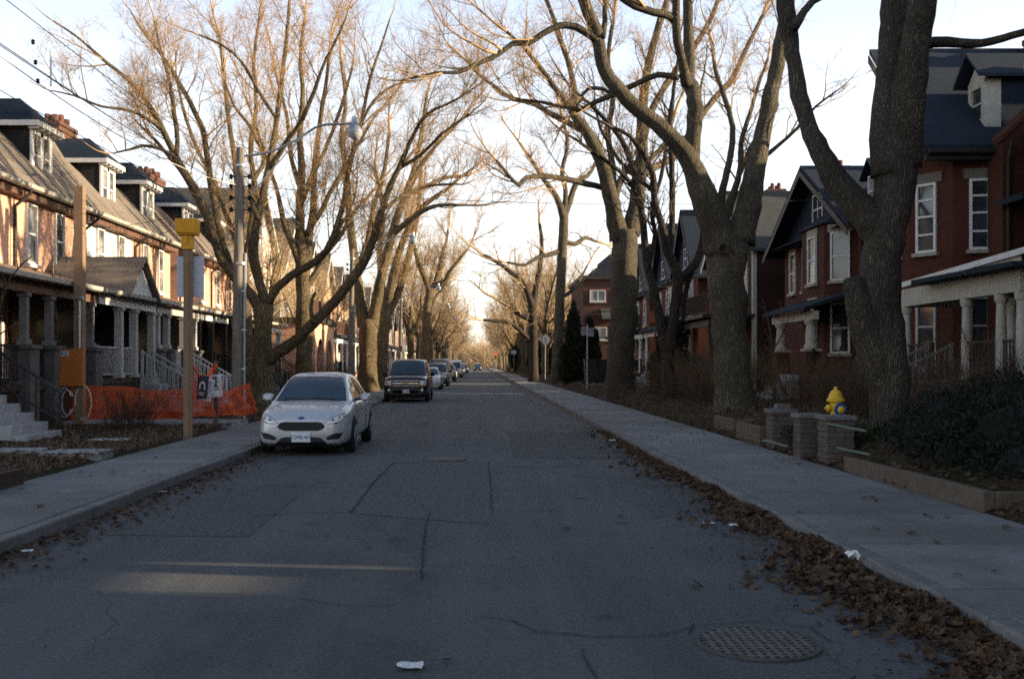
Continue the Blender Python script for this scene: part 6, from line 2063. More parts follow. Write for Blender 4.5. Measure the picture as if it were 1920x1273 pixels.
def poles():
    ys = [25.7, 48.4, 79.0, 105.0, 132, 160, 188, 216, 244]
    labs = ['grey wooden utility pole with curved street lamp arm at the left pavement', 'second utility pole left of the twin trunk, lamp arm over the road', 'third slender pole beyond the black suv with a small white box', 'fourth pole carrying a pale transformer can']
    first = None
    for i, y in enumerate(ys):
        if i < 4:
            p = utility_pole(labs[i], y, 7.22, True)
            if i == 1: first = p
            if i == 0:
                mb = MB(); mb.box(-6.42, -6.395, 25.4, 25.5, .9, 1.2)
        else:
            dup(first, (-6.25, y, GZ), 0, 1.0, 'distant utility pole with street lamp far along the left')
        if i == 2:
            mb = MB(); mb.box(-6.0, -5.72, y - .25, y - .1, 2.7, 3.1); mb.build('meter_box', M['white'], p, bevel=.01)
        if i == 3:
            mb = MB(); mb.lathe([(.05, 5.9), (.3, 5.85), (.3, 4.9), (.05, 4.85)], 14, (-5.85, y - .2, 0)); mb.build('transformer', M['grey_metal'], p)
            mb = MB(); mb.prism([(-6.0, y - .26, 2.9), (-5.2, y - .26, 3.25), (-6.0, y - .26, 3.6)], (0, .02, 0)); mb.build('pennant_sign', M['galv'], p)

    def wire(pts, r, mat, label, name='power_line'):
        mb = MB(); mb.tube(pts, r, 4); tag(mb.build(name, mat, uv=False), label, 'cable', 'overhead cables')

    def sag(a, b, s, n=12):
        a, b = Vector(a), Vector(b)
        return [a.lerp(b, k / n) - Vector((0, 0, s * 4 * (k / n) * (1 - k / n))) for k in range(n + 1)]
    ny = [2.0] + ys
    for z, x, lb in ((6.5, .33, 'upper overhead wire strung along the left poles'), (6.2, -.15, 'second overhead wire strung along the left poles'), (5.9, .33, 'third overhead wire strung along the left poles'), (5.6, -.15, 'lowest overhead wire strung along the left poles')):
        pts = []
        for a, b in zip(ny[:-1], ny[1:]):
            s = sag((-6.25 + x, a, z), (-6.25 + x, b, z), .3)
            pts += s if not pts else s[1:]
        wire(pts, .0065, M['wire'], lb)
    # pale service cable from the upper left down to the first pole
    wire(sag((-6.6, 9.0, 6.25), (-6.2, 25.7, 6.25), .55), .009, M['wire_pale'], 'pale service cable dropping toward the first lamp pole', 'service_cable')
    # spacer hung on the wires at the top left
    t = thing('insulator_spacer', 'white spacer rod with black insulators on the wires at top left', 'insulator', (-6.1, 14.0, 5.6))
    mb = MB(); mb.tube([(-6.02, 14.0, 5.55), (-6.02, 14.0, 6.05)], .014, 6); mb.build('rod', M['white'], t)
    mb = MB()
    for z in (5.62, 5.86, 6.12): mb.lathe([(.01, z - .035), (.03, z - .02), (.02, z), (.03, z + .02), (.01, z + .035)], 8, (-6.2, 14.0 - (z - 5.6) * .3, 0))
    mb.build('insulator', M['black_metal'], t)
    # service drops over the street
    for i, (y, z0, z1) in enumerate(((48.4, 6.6, 6.3), (48.5, 6.2, 5.9), (79.1, 6.4, 6.5), (79.0, 6.0, 6.0), (105, 6.2, 6.6), (26.0, 6.3, 7.0))):
        x1 = 12.2
        wire(sag((-6.2, y, z0), (x1, y + (6 if i % 2 else 3), z1), .35), .009, M['wire'], ('%s house cable crossing above the street' % ['first', 'second', 'third', 'fourth', 'fifth', 'nearest'][i]), 'service_cable')
    for y in (29.5, 33.5):
        wire(sag((-6.2, 25.7, 6.0), (-12.4, y, 5.7), .3), .009, M['wire'], 'house cable running from the first pole to the %s' % ('orange brick house' if y < 30 else 'white stucco house'), 'service_cable')


def street_bits():
    # --- wooden post with yellow box and plain board
    X, Y = -5.97, 20.4
    t = thing('sign_post', 'square wooden post with yellow box on top and blank white board', 'sign post', (X, Y, GZ))
    mb = MB(); mb.box(X - .07, X + .05, Y - .06, Y + .06, -.2, 4.25); mb.box(X + .053, X + .095, Y - .05, Y + .05, -.2, 4.0); mb.build('post', M['timber'], t, bevel=.006)
    mb = MB(); mb.prism([(X - .19, Y - .14, 4.28), (X + .19, Y - .14, 4.28), (X + .21, Y + .16, 4.28), (X - .21, Y + .16, 4.28)], (0, 0, .03))
    mb.prism([(X - .20, Y - .16, 4.315), (X + .20, Y - .16, 4.315), (X + .23, Y - .2, 4.60), (X - .21, Y - .2, 4.60)], (0, .34, 0)); mb.build('top_box', M['yellow'], t, bevel=.01)
    mb = MB(); mb.box(X - .11, X + .11, Y - .085, Y + .09, 3.99, 4.262); mb.box(X - .02, X + .02, Y - .12, Y - .086, 4.1, 4.27); mb.build('bracket', M['yellow'], t)
    mb = MB(); mb.box(X - .25, X + .31, Y + .1, Y + .112, 3.02, 3.86); mb.build('board', M['sign_white'], t, bevel=.03)
    # --- tall post with the orange service box
    X, Y = -9.62, 24.0
    t = thing('service_post', 'tall bare timber post carrying an orange panel and looped cables', 'post', (X, Y, GZ))
    mb = MB(); mb.box(X - .11, X + .11, Y - .1, Y + .1, -.2, 5.92); mb.build('post', M['timber'], t, bevel=.008)
    mb = MB(); mb.box(X - .42, X + .16, Y - .24, Y - .103, 1.12, 2.0); p = mb.build('panel', M['box_orange'], t, bevel=.01)
    mb = MB(); mb.box(X - .38, X - .16, Y - .25, Y - .241, 1.83, 1.95); st = mb.build('label_sticker', M['sign_white'], p)
    mb = MB(); mb.box(X - .36, X - .29, Y - .254, Y - .251, 1.87, 1.92); mb.box(X - .27, X - .18, Y - .254, Y - .251, 1.86, 1.88); mb.box(X - .27, X - .18, Y - .254, Y - .251, 1.90, 1.92); mb.build('sticker_print', M['print'], st)
    mb = MB(); mb.tube([(X + .05, Y - .14, 2.02), (X + .05, Y - .14, 3.1), (X + .03, Y - .15, 3.2)], .035, 8); mb.tube([(X - .02, Y - .16, 3.2), (X + .14, Y - .16, 3.22)], .05, 8); mb.build('conduit', M['galv'], t)
    mb = MB()
    for k, (cx, rr) in enumerate(((X - .3, .22), (X - .24, .19), (X + .12, .26))):
        pts = []
        for q in range(15):
            a = math.pi * (-.35 + 1.7 * q / 14) + (math.pi / 2 if k < 2 else -.9)
            pts.append((cx + math.cos(a) * rr * .75, Y - .16 + .03 * k, .72 + math.sin(a) * rr * 1.6))
        mb.tube(pts, .016, 6)
    mb.build('cable_loop', M['rope'], t)
    # --- stake with notices on orange tape
    X, Y = -6.05, 22.9
    t = thing('wooden_stake', 'thin grey wooden stake standing in the orange mesh', 'stake', (X, Y, GZ))
    mb = MB(); mb.box(X - .045, X + .045, Y - .025, Y + .025, -.1, 1.72); mb.build('stake', M['timber_old'], t, bevel=.004)
    # --- orange mesh fence along pavement and back into the yard
    R2 = random.Random(5)
    runs = [(-10.7, 25.3, .98, .12), (-10.2, 24.9, 1.02, .14), (-9.2, 25.0, .95, .2), (-8.0, 25.1, .86, .16), (-6.9, 24.0, .92, .2), (-6.05, 20.55, 1.45, .55), (-6.0, 20.5, 1.50, .48), (-6.03, 21.4, 1.25, .42), (-6.1, 22.8, 1.28, .36), (-6.14, 24.3, .85, .30), (-6.1, 25.3, .95, .2), (-5.98, 25.9, 1.05, .25), (-5.95, 26.6, .42, .18)]
    pts = []
    for (a, b) in zip(runs[:-1], runs[1:]):
        n = max(2, int(math.hypot(b[0] - a[0], b[1] - a[1]) / .05))
        for k in range(n): f = k / n; pts.append(tuple(a[i] + (b[i] - a[i]) * f for i in range(4)))
    mb = MB()
    NR = 17
    G = []
    for i, (x, y, zt, zb) in enumerate(pts):
        col = []
        for j in range(NR + 1):
            z = zb + GZ + (zt - zb) * j / NR
            sg = .035 * math.sin(i * .31 + j * .45) + .02 * math.sin(i * .13 - j * .8)
            col.append(Vector((x + sg + R2.uniform(-.006, .006), y + sg * .6, z + .02 * math.sin(i * .21) + R2.uniform(-.006, .006))))
        G.append(col)

    def strip(p, q, w, up):
        d = (q - p)
        n = Vector((0, 0, 1)) if up else (Vector((d.y, -d.x, 0)).normalized() if abs(d.x) + abs(d.y) > 1e-4 else Vector((1, 0, 0)))
        n = n * w / 2
        mb.poly([p - n, p + n, q + n, q - n])
    for i in range(len(G) - 1):
        for j in range(NR + 1): strip(G[i][j], G[i + 1][j], .023, True)
    along = [(G[min(i + 1, len(G) - 1)][0] - G[max(i - 1, 0)][0]) for i in range(len(G))]
    for i in range(len(G)):
        u = Vector((along[i].x, along[i].y, 0)).normalized() * .009
        for j in range(NR):
            p, q = G[i][j], G[i][j + 1]
            mb.poly([p - u, p + u, q + u, q - u])
    tag(mb.build('mesh_fence', M['mesh'], uv=False, fix=False), 'orange plastic safety mesh sagging around the dug up yard', 'safety fence')
    mb = MB()
    for k in range(3):
        mb.tube([(-5.9, 20.55, 1.62 - .02 * k), (-5.95, 21.3, 1.36 - .025 * k), (-6.0, 21.9, 1.38 - .03 * k), (-6.1, 22.8, 1.52 - .04 * k), (-6.1, 23.0, 1.5 - .03 * k)], .016, 6)
    mb.tube([(-6.15, 22.82, 1.4), (-6.0, 22.8, 1.6), (-6.1, 22.95, 1.66), (-6.18, 22.9, 1.5), (-6.15, 22.82, 1.4)], .02, 6)
    tag(mb.build('barrier_tape', M['mesh'], uv=False), 'twisted orange tape from the yellow topped post to the stake', 'tape')

    def poster(label, x, y, z, w, h, tilt, dark, fig):
        t = thing('poster', label, 'notice', (x, y, z), 'notices hung on the orange tape')
        T = lambda a, b, c: Vector((x, y, z)) + Matrix.Rotation(tilt, 3, 'Y') @ Vector((a, -b, c))
        mb = MB(T); n = 6
        ids = [[mb.pt((-w / 2 + w * i / n, .02 * math.sin(i * .9), -h * j)) for i in range(n + 1)] for j in range(2)]
        for i in range(n): mb.face((ids[0][i], ids[0][i + 1], ids[1][i + 1], ids[1][i]), True)
        sh = mb.build('sheet', M['paper_dark'] if dark else M['paper'], t, fix=False)
        ink = M['paper'] if dark else M['print']
        mb = MB(T)
        def r(a0, a1, c0, c1): mb.quad((a0 * w, .026, -c0 * h), (a1 * w, .026, -c0 * h), (a1 * w, .026, -c1 * h), (a0 * w, .026, -c1 * h))
        if fig == 'face':
            r(-.2, .2, .08, .2); r(-.26, .12, .22, .5); r(-.1, .2, .5, .56); r(-.2, .3, .62, .66)
            mb.lathe([(.001, .0), (.05, 0)], 10, (0, .027, -.3 * h), 'Y', cap=False)
        elif fig == 'list':
            for k in range(7): r(-.38, .38 - .1 * (k % 3), .1 + .12 * k, .15 + .12 * k)
        else:
            n = 12
            for k in range(n):
                a, b = math.pi * k / n, math.pi * (k + 1) / n
                mb.quad((.3 * w * math.cos(a), .026, -(.45 - .2 * math.sin(a)) * h), (.3 * w * math.cos(b), .026, -(.45 - .2 * math.sin(b)) * h), (.17 * w * math.cos(b), .026, -(.45 - .11 * math.sin(b)) * h), (.17 * w * math.cos(a), .026, -(.45 - .11 * math.sin(a)) * h))
            r(-.3, -.17, .45, .6); r(.17, .3, .45, .6); r(-.3, .3, .72, .75); r(-.3, .2, .8, .83)
        mb.build('print', ink if fig != 'list' else M['print_grey'], sh, fix=False)
    poster('dark notice with a pale arch mark, leftmost on the orange tape', -5.86, 21.2, 1.40, .22, .50, .10, True, 'arch')
    poster('tilted white notice with lines of print, middle one on the tape', -5.88, 21.75, 1.32, .24, .48, .22, False, 'list')
    poster('white notice with a small dark picture, right one on the tape', -5.98, 22.55, 1.40, .28, .50, -.08, False, 'face')
    # --- planter box at far left
    t = thing('planter_box', 'dark brown timber planter edge at the left picture border', 'planter', (-6.4, 12.9, GZ))
    mb = MB(); mb.box(-8.4, -5.80, 11.0, 11.08, 0, .33); mb.box(-5.88, -5.80, 11.082, 12.7, 0, .32); mb.box(-8.4, -5.881, 12.62, 12.7, 0, .32); mb.build('boards', M['timber_dark'], t, bevel=.008)
    mb = MB(); mb.box(-8.3, -5.89, 11.09, 12.61, 0, .26); mb.build('soil', M['soil'], t)
    # --- big front steps of the first house
    t = thing('front_steps', 'wide pale concrete steps with a black handrail at the left picture edge', 'steps', (-9.3, 19.5, GZ))
    mb = MB()
    for k in range(6): mb.box(-8.5 - .28 * (k + 1), -8.5 - .28 * k - .001, 18.7, 20.3, -.1, GZ + .18 * (k + 1))
    mb.build('treads', M['step'], t, bevel=.012)
    mb = MB()
    for y in (20.3,):
        mb.bar((-8.5, y, 1.05), (-10.1, y, 2.1), .05, .05); mb.bar((-8.5, y, .45), (-10.1, y, 1.45), .035, .035)
        for k in range(7): mb.bar((-8.55 - k * .24, y, .25 + k * .155), (-8.55 - k * .24, y, 1.07 + k * .157), .022, .022)
    mb.build('handrail', M['black_metal'], t)
    # --- right: hydrant
    X, Y = 6.0, 16.75
    z0 = yard_right(X) + .05
    t = thing('fire_hydrant', 'yellow fire hydrant with a blue ring behind the stone pillars', 'hydrant', (X, Y, z0))
    mb = MB()
    mb.lathe([(.15, z0 - .06), (.15, z0 + .02), (.105, z0 + .03), (.10, z0 + .30), (.125, z0 + .31), (.125, z0 + .35), (.10, z0 + .36), (.105, z0 + .60), (.11, z0 + .62)], 24, (X, Y, 0)); mb.build('barrel', M['hyd_yellow'], t)
    mb = MB(); mb.lathe([(.165, z0 + .621), (.17, z0 + .665), (.13, z0 + .70), (.115, z0 + .76), (.085, z0 + .82), (.05, z0 + .845), (.035, z0 + .85), (.035, z0 + .90), (.012, z0 + .905)], 24, (X, Y, 0)); mb.build('bonnet', M['hyd_yellow'], t)
    d = Vector((.22, -1, 0)).normalized()
    def axis_lathe(prof, o, dv, n=20):
        m = MB(lambda x, y, z: Vector(o) + Vector((dv.y, -dv.x, 0)) * x + Vector((0, 0, 1)) * y + dv * z)
        m.lathe(prof, n); return m
    o = (X, Y, z0 + .47)
    axis_lathe([(.085, .08), (.085, .15), (.07, .155), (.07, .20), (.045, .23), (.02, .235)], o, d).build('front_outlet', M['hyd_yellow'], t)
    axis_lathe([(.08, .152), (.125, .153), (.125, .168), (.08, .169)], o, d).build('blue_ring', M['hyd_blue'], t)
    for sgn in (-1, 1):
        e = Vector((d.y * sgn, -d.x * sgn, 0))
        axis_lathe([(.055, .08), (.055, .13), (.065, .135), (.065, .175), (.03, .19), (.025, .22), (.008, .222)], (X, Y, z0 + .50), e, 14).build('side_outlet', M['hyd_yellow'], t)
    mb = MB()
    for k in range(8):
        a = k * math.pi / 4; mb.lathe([(.014, z0 + .02), (.014, z0 + .05)], 6, (X + .125 * math.cos(a), Y + .125 * math.sin(a), 0))
    mb.build('bolt', M['iron'], t)
    # --- stone pillars
    t.scale = (.88, .88, .88)
    for i, (px, Y, w, h, lab) in enumerate(((1567, 15.35, .42, .74, 'nearest grey brick pillar beside the right pavement, flat stone cap'), (1514, 16.25, .36, .72, 'middle grey brick pillar, the narrow one of three'), (1464, 18.3, .42, .70, 'farthest grey brick pillar of three, beside the timber box'))):
        X = (px - CX) / F * Y
        t = thing('brick_pillar', lab, 'pillar', (X, Y, GZ), 'brick pillars by the right pavement')
        mb = MB(); hw = w / 2
        z = -.05; k = 0
        while z < h + GZ - .09:
            q = R.uniform(-.006, .006)
            mb.box(X - hw + q, X + hw + q, Y - hw - q, Y + hw - q, z, z + .075); z += .083; k += 1
        mb.build('courses', M['brick_grey'], t, bevel=.008)
        mb = MB(); mb.box(X - hw + .02, X + hw - .02, Y - hw + .02, Y + hw - .02, -.05, h + GZ - .08); mb.build('mortar_core', M['stone'], t)
        mb = MB(); mb.box(X - hw - .035, X + hw + .035, Y - hw - .035, Y + hw + .035, h + GZ - .07, h + GZ); mb.build('cap', M['stone'], t, bevel=.012)
        if i == 2:
            mb = MB(); mb.prism([(X - .1, Y - .1, h + GZ + .002), (X + .15, Y - .08, h + GZ + .002), (X + .08, Y + .1, h + GZ + .002), (X - .1, Y + .12, h + GZ + .002)], (.02, 0, .09)); mb.build('loose_stone', M['stone'], t)
    # --- timber boxes
    for (px0, px1, Y0, Y1, zt, lab) in ((1380, 1440, 20.4, 18.7, .36, 'weathered timber box edging just past the brick pillars'), (1338, 1384, 23.4, 21.6, .34, 'darker timber box edging at the foot of the forked trunk')):
        X0, X1 = (px0 - CX) / F * Y0, (px1 - CX) / F * Y1
        t = thing('timber_edging', lab, 'garden edging', (X0, Y0, GZ))
        mb = MB(); xa = min(X0, X1)
        for k in range(2):
            mb.box(xa, xa + .09, Y1, Y0, k * (zt / 2 + .06), (k + 1) * (zt / 2 + .055)); mb.box(xa + .092, xa + 1.0, Y1, Y1 + .09, k * (zt / 2 + .06), (k + 1) * (zt / 2 + .055))
        mb.build('beams', M['timber_old'], t, bevel=.01)
    # --- long timber edging under the yew
    t = thing('timber_edging', 'long low timber edging below the dark yew bush', 'garden edging', (5.25, 12, GZ))
    mb = MB(); mb.box(5.22, 5.34, 10.3, 12.4, 0, .33); mb.box(5.235, 5.35, 12.41, 14.3, 0, .32); mb.box(5.345, 6.6, 10.3, 10.42, 0, .32); mb.build('beams', M['timber_old'], t, bevel=.012)
    # --- pale green pipe rails
    for z0, z1, x0, y0, x1, y1, lab in ((.62, .57, 5.3, 15.1, 5.52, 14.2, 'upper pale green pipe rail by the nearest brick pillar'), (.30, .27, 5.25, 14.6, 5.42, 13.8, 'lower pale green pipe rail by the nearest brick pillar')):
        mb = MB(); mb.tube([(x0, y0, z0 + GZ), (x1, y1, z1 + GZ)], .018, 8); tag(mb.build('pipe_rail', M['pipe']), lab, 'rail')
    mb = MB(); mb.tube([(5.02, 17.6, .30), (5.12, 16.5, .28)], .02, 8); tag(mb.build('pipe_rail', M['pipe']), 'short pale green pipe rail between two brick pillars', 'rail')
    # --- signs on the right
    def sign_post(label, X, Y, h, kind):
        t = thing('road_sign', label, 'road sign', (X, Y, GZ))
        mb = MB(); mb.tube([(X, Y, -.1), (X + .02, Y, h)], .035, 8); mb.build('post', M['galv'], t)
        if kind == 'diamond':
            r = .52; z = h - r * .6
            mb = MB(); mb.prism([(X - r, Y - .06, z), (X, Y - .06, z - r), (X + r, Y - .06, z), (X, Y - .06, z + r)], (0, .015, 0)); pl = mb.build('plate', M['sign_dull'], t)
            mb = MB()
            for dx in (-.16, .16):
                mb.bar((X + dx, Y - .07, z - .2), (X + dx, Y - .07, z + .15), .07, .008, (0, 1, 0)); mb.prism([(X + dx - .1, Y - .074, z + .12), (X + dx + .1, Y - .074, z + .12), (X + dx, Y - .074, z + .26)], (0, .008, 0))
            mb.build('symbol', M['print_grey'], pl)
        elif kind == 'pair':
            mb = MB(); mb.box(X - .32, X - .02, Y - .06, Y - .045, h - .55, h - .1); mb.box(X + .04, X + .34, Y - .061, Y - .046, h - .62, h - .15); pl = mb.build('plate', M['sign_dull'], t)
            for c in (-.17, .19):
                mb = MB(); mb.lathe([(.09, 0), (.12, 0)], 14, (X + c, Y - .065, h - .3), 'Y', cap=False)
                mb.build('symbol', M['print'], pl)
        else:
            mb = MB(); mb.box(X - .45, X - .05, Y - .06, Y - .045, h - .7, h - .1); mb.box(X + .0, X + .4, Y - .05, Y - .035, h - .72, h - .08); mb.build('plate', M['sign_white'], t)
        return t
    sign_post('grey diamond shaped warning sign before the gnarled trunk', 5.65, 85, 4.0, 'diamond')
    sign_post('slanted pole with two small white parking signs by the bins', 5.7, 52.5, 3.7, 'pair')
    sign_post('distant white sign plates on a pole beyond the ivy clad tree', 5.6, 160, 3.9, 'plates')
    # --- bins
    for i, (x, y) in enumerate(((6.6, 59.0), (7.35, 59.4))):
        t = thing('wheelie_bin', ('black wheeled bin nearer the pavement beside the evergreen', 'second black wheeled bin, set farther back beside the evergreen')[i], 'bin', (x, y, GZ))
        z = yard_right(x)
        mb = MB(); mb.prism([(x - .3, y - .33, z), (x + .3, y - .33, z), (x + .36, y - .4, z + 1.35), (x - .36, y - .4, z + 1.35)], (0, .75, 0)); mb.build('bin_body', M['bin'], t, bevel=.03)
        mb = MB(); mb.prism([(x - .38, y - .44, z + 1.355), (x + .38, y - .44, z + 1.355), (x + .36, y - .44, z + 1.42), (x - .36, y - .44, z + 1.42)], (0, .86, 0)); mb.build('lid', M['bin'], t, bevel=.02)
        for sx in (-1, 1):
            mb = MB(); mb.lathe([(.12, -.04), (.12, .04)], 14, (x + sx * .36, y + .3, z + .12), 'X'); mb.build('wheel', M['rubber'], t)
    # --- low white bollards
    for i, (px, y) in enumerate(((1068, 77.0), (1080, 72.0))):
        x = (px - CX) / F * y - .6
        t = thing('garden_post', ('left', 'right')[i] + ' short pale post at the foot of the evergreen', 'post', (x, y, GZ))
        mb = MB(); mb.box(x - .1, x + .1, y - .1, y + .1, 0, 1.0); mb.prism([(x - .13, y - .13, 1.003), (x + .13, y - .13, 1.003), (x + .03, y - .02, 1.15), (x - .03, y - .02, 1.15)], (0, .26, 0)); mb.build('shaft', M['cream'], t)
    # second hydrant far off
    # traffic light at the far crossing
    X, Y = 3.3, 195
    t = thing('traffic_light', 'small red traffic light at the far crossing', 'traffic light', (X, Y, GZ))
    mb = MB(); mb.tube([(X, Y, 0), (X, Y, 3.6)], .07, 8); mb.build('post', M['grey_metal'], t)
    mb = MB(); mb.box(X - .25, X + .25, Y - .2, Y + .1, 2.6, 3.8); mb.build('housing', M['yellow'], t)
    mb = MB()
    mb.lathe([(.001, 0), (.17, 0)], 14, (X, Y - .22, 3.55), 'Y', cap=False); mb.build('red_lamp', M['red_light'], t)
    mb = MB()
    for z in (3.18, 2.82): mb.lathe([(.001, 0), (.14, 0)], 14, (X, Y - .22, z), 'Y', cap=False)
    mb.build('dark_lamp', M['plastic'], t)


def knot():
    q = P(1356, 466, 24.7)
    t = thing('knot_hole', 'dark oval knot hole in the thick forked trunk', 'knot hole', (q.x, q.y, q.z))
    mb = MB(); mb.lathe([(.16, .10), (.15, -.02), (.11, -.05), (.08, .02)], 16, q, 'Y', cap=False); mb.build('rim', M['bark'], t)
    mb = MB(); mb.lathe([(.001, .0), (.105, .0)], 16, q, 'Y', cap=False); mb.build('hollow', M['hollow'], t)


def person():
    X, Y = 4.35, 150.0
    t = thing('person', 'distant person in a tan coat walking on the right pavement', 'person', (X, Y, GZ))
    def skin(name, V, E, rad, mat, par, root=0):
        me = bpy.data.meshes.new(name); me.from_pydata(V, E, []); me.materials.append(mat)
        o = bpy.data.objects.new(name, me); COL.objects.link(o); o.parent = par
        md = o.modifiers.new('Skin', 'SKIN'); md.use_smooth_shade = True
        if not me.skin_vertices: 
            me.attributes
            bm = bmesh.new(); bm.from_mesh(me); bm.verts.layers.skin.verify(); bm.to_mesh(me); bm.free()
        sv = me.skin_vertices[0].data
        for i, r in enumerate(rad): sv[i].radius = (r, r); sv[i].use_root = (i == root)
        s = o.modifiers.new('Subsurf', 'SUBSURF'); s.levels = s.render_levels = 1
        return o
    V = [(0, 0, .92), (0, 0, 1.12), (0, 0, 1.36), (0, 0, 1.47), (0, -.02, 1.58), (0, -.02, 1.70),
         (.1, 0, .86), (.11, -.16, .48), (.11, -.18, .07), (.11, -.30, .04), (-.1, 0, .86), (-.11, .14, .48), (-.11, .30, .10), (-.11, .2, .03),
         (.19, 0, 1.38), (.24, .12, 1.12), (.23, .06, .88), (.23, .04, .79), (-.19, 0, 1.38), (-.24, -.1, 1.12), (-.23, -.2, .90), (-.23, -.24, .81)]
    E = [(0, 1), (1, 2), (2, 3), (3, 4), (4, 5), (0, 6), (6, 7), (7, 8), (8, 9), (0, 10), (10, 11), (11, 12), (12, 13), (2, 14), (14, 15), (15, 16), (16, 17), (2, 18), (18, 19), (19, 20), (20, 21)]
    rad = [.14, .13, .15, .06, .085, .075, .10, .07, .05, .04, .10, .07, .05, .04, .075, .05, .04, .035, .075, .05, .04, .035]
    b = skin('body', V, E, rad, M['skin'], t)
    skin('coat', [(0, 0, .72), (0, 0, 1.0), (0, 0, 1.25), (0, 0, 1.41), (.2, 0, 1.38), (.25, .12, 1.12), (.235, .06, .9), (-.2, 0, 1.38), (-.25, -.1, 1.12), (-.235, -.19, .92)], [(0, 1), (1, 2), (2, 3), (3, 4), (4, 5), (5, 6), (3, 7), (7, 8), (8, 9)], [.20, .18, .18, .13, .09, .07, .06, .09, .07, .06], M['cloth_tan'], t, 1)
    skin('trousers', [(0, 0, .9), (.1, 0, .84), (.11, -.16, .48), (.11, -.18, .12), (-.1, 0, .84), (-.11, .14, .48), (-.11, .29, .14)], [(0, 1), (1, 2), (2, 3), (0, 4), (4, 5), (5, 6)], [.15, .115, .085, .07, .115, .085, .07], M['cloth_dark'], t)
    skin('hair', [(0, .02, 1.62), (0, 0, 1.74)], [(0, 1)], [.095, .075], M['hair'], t)


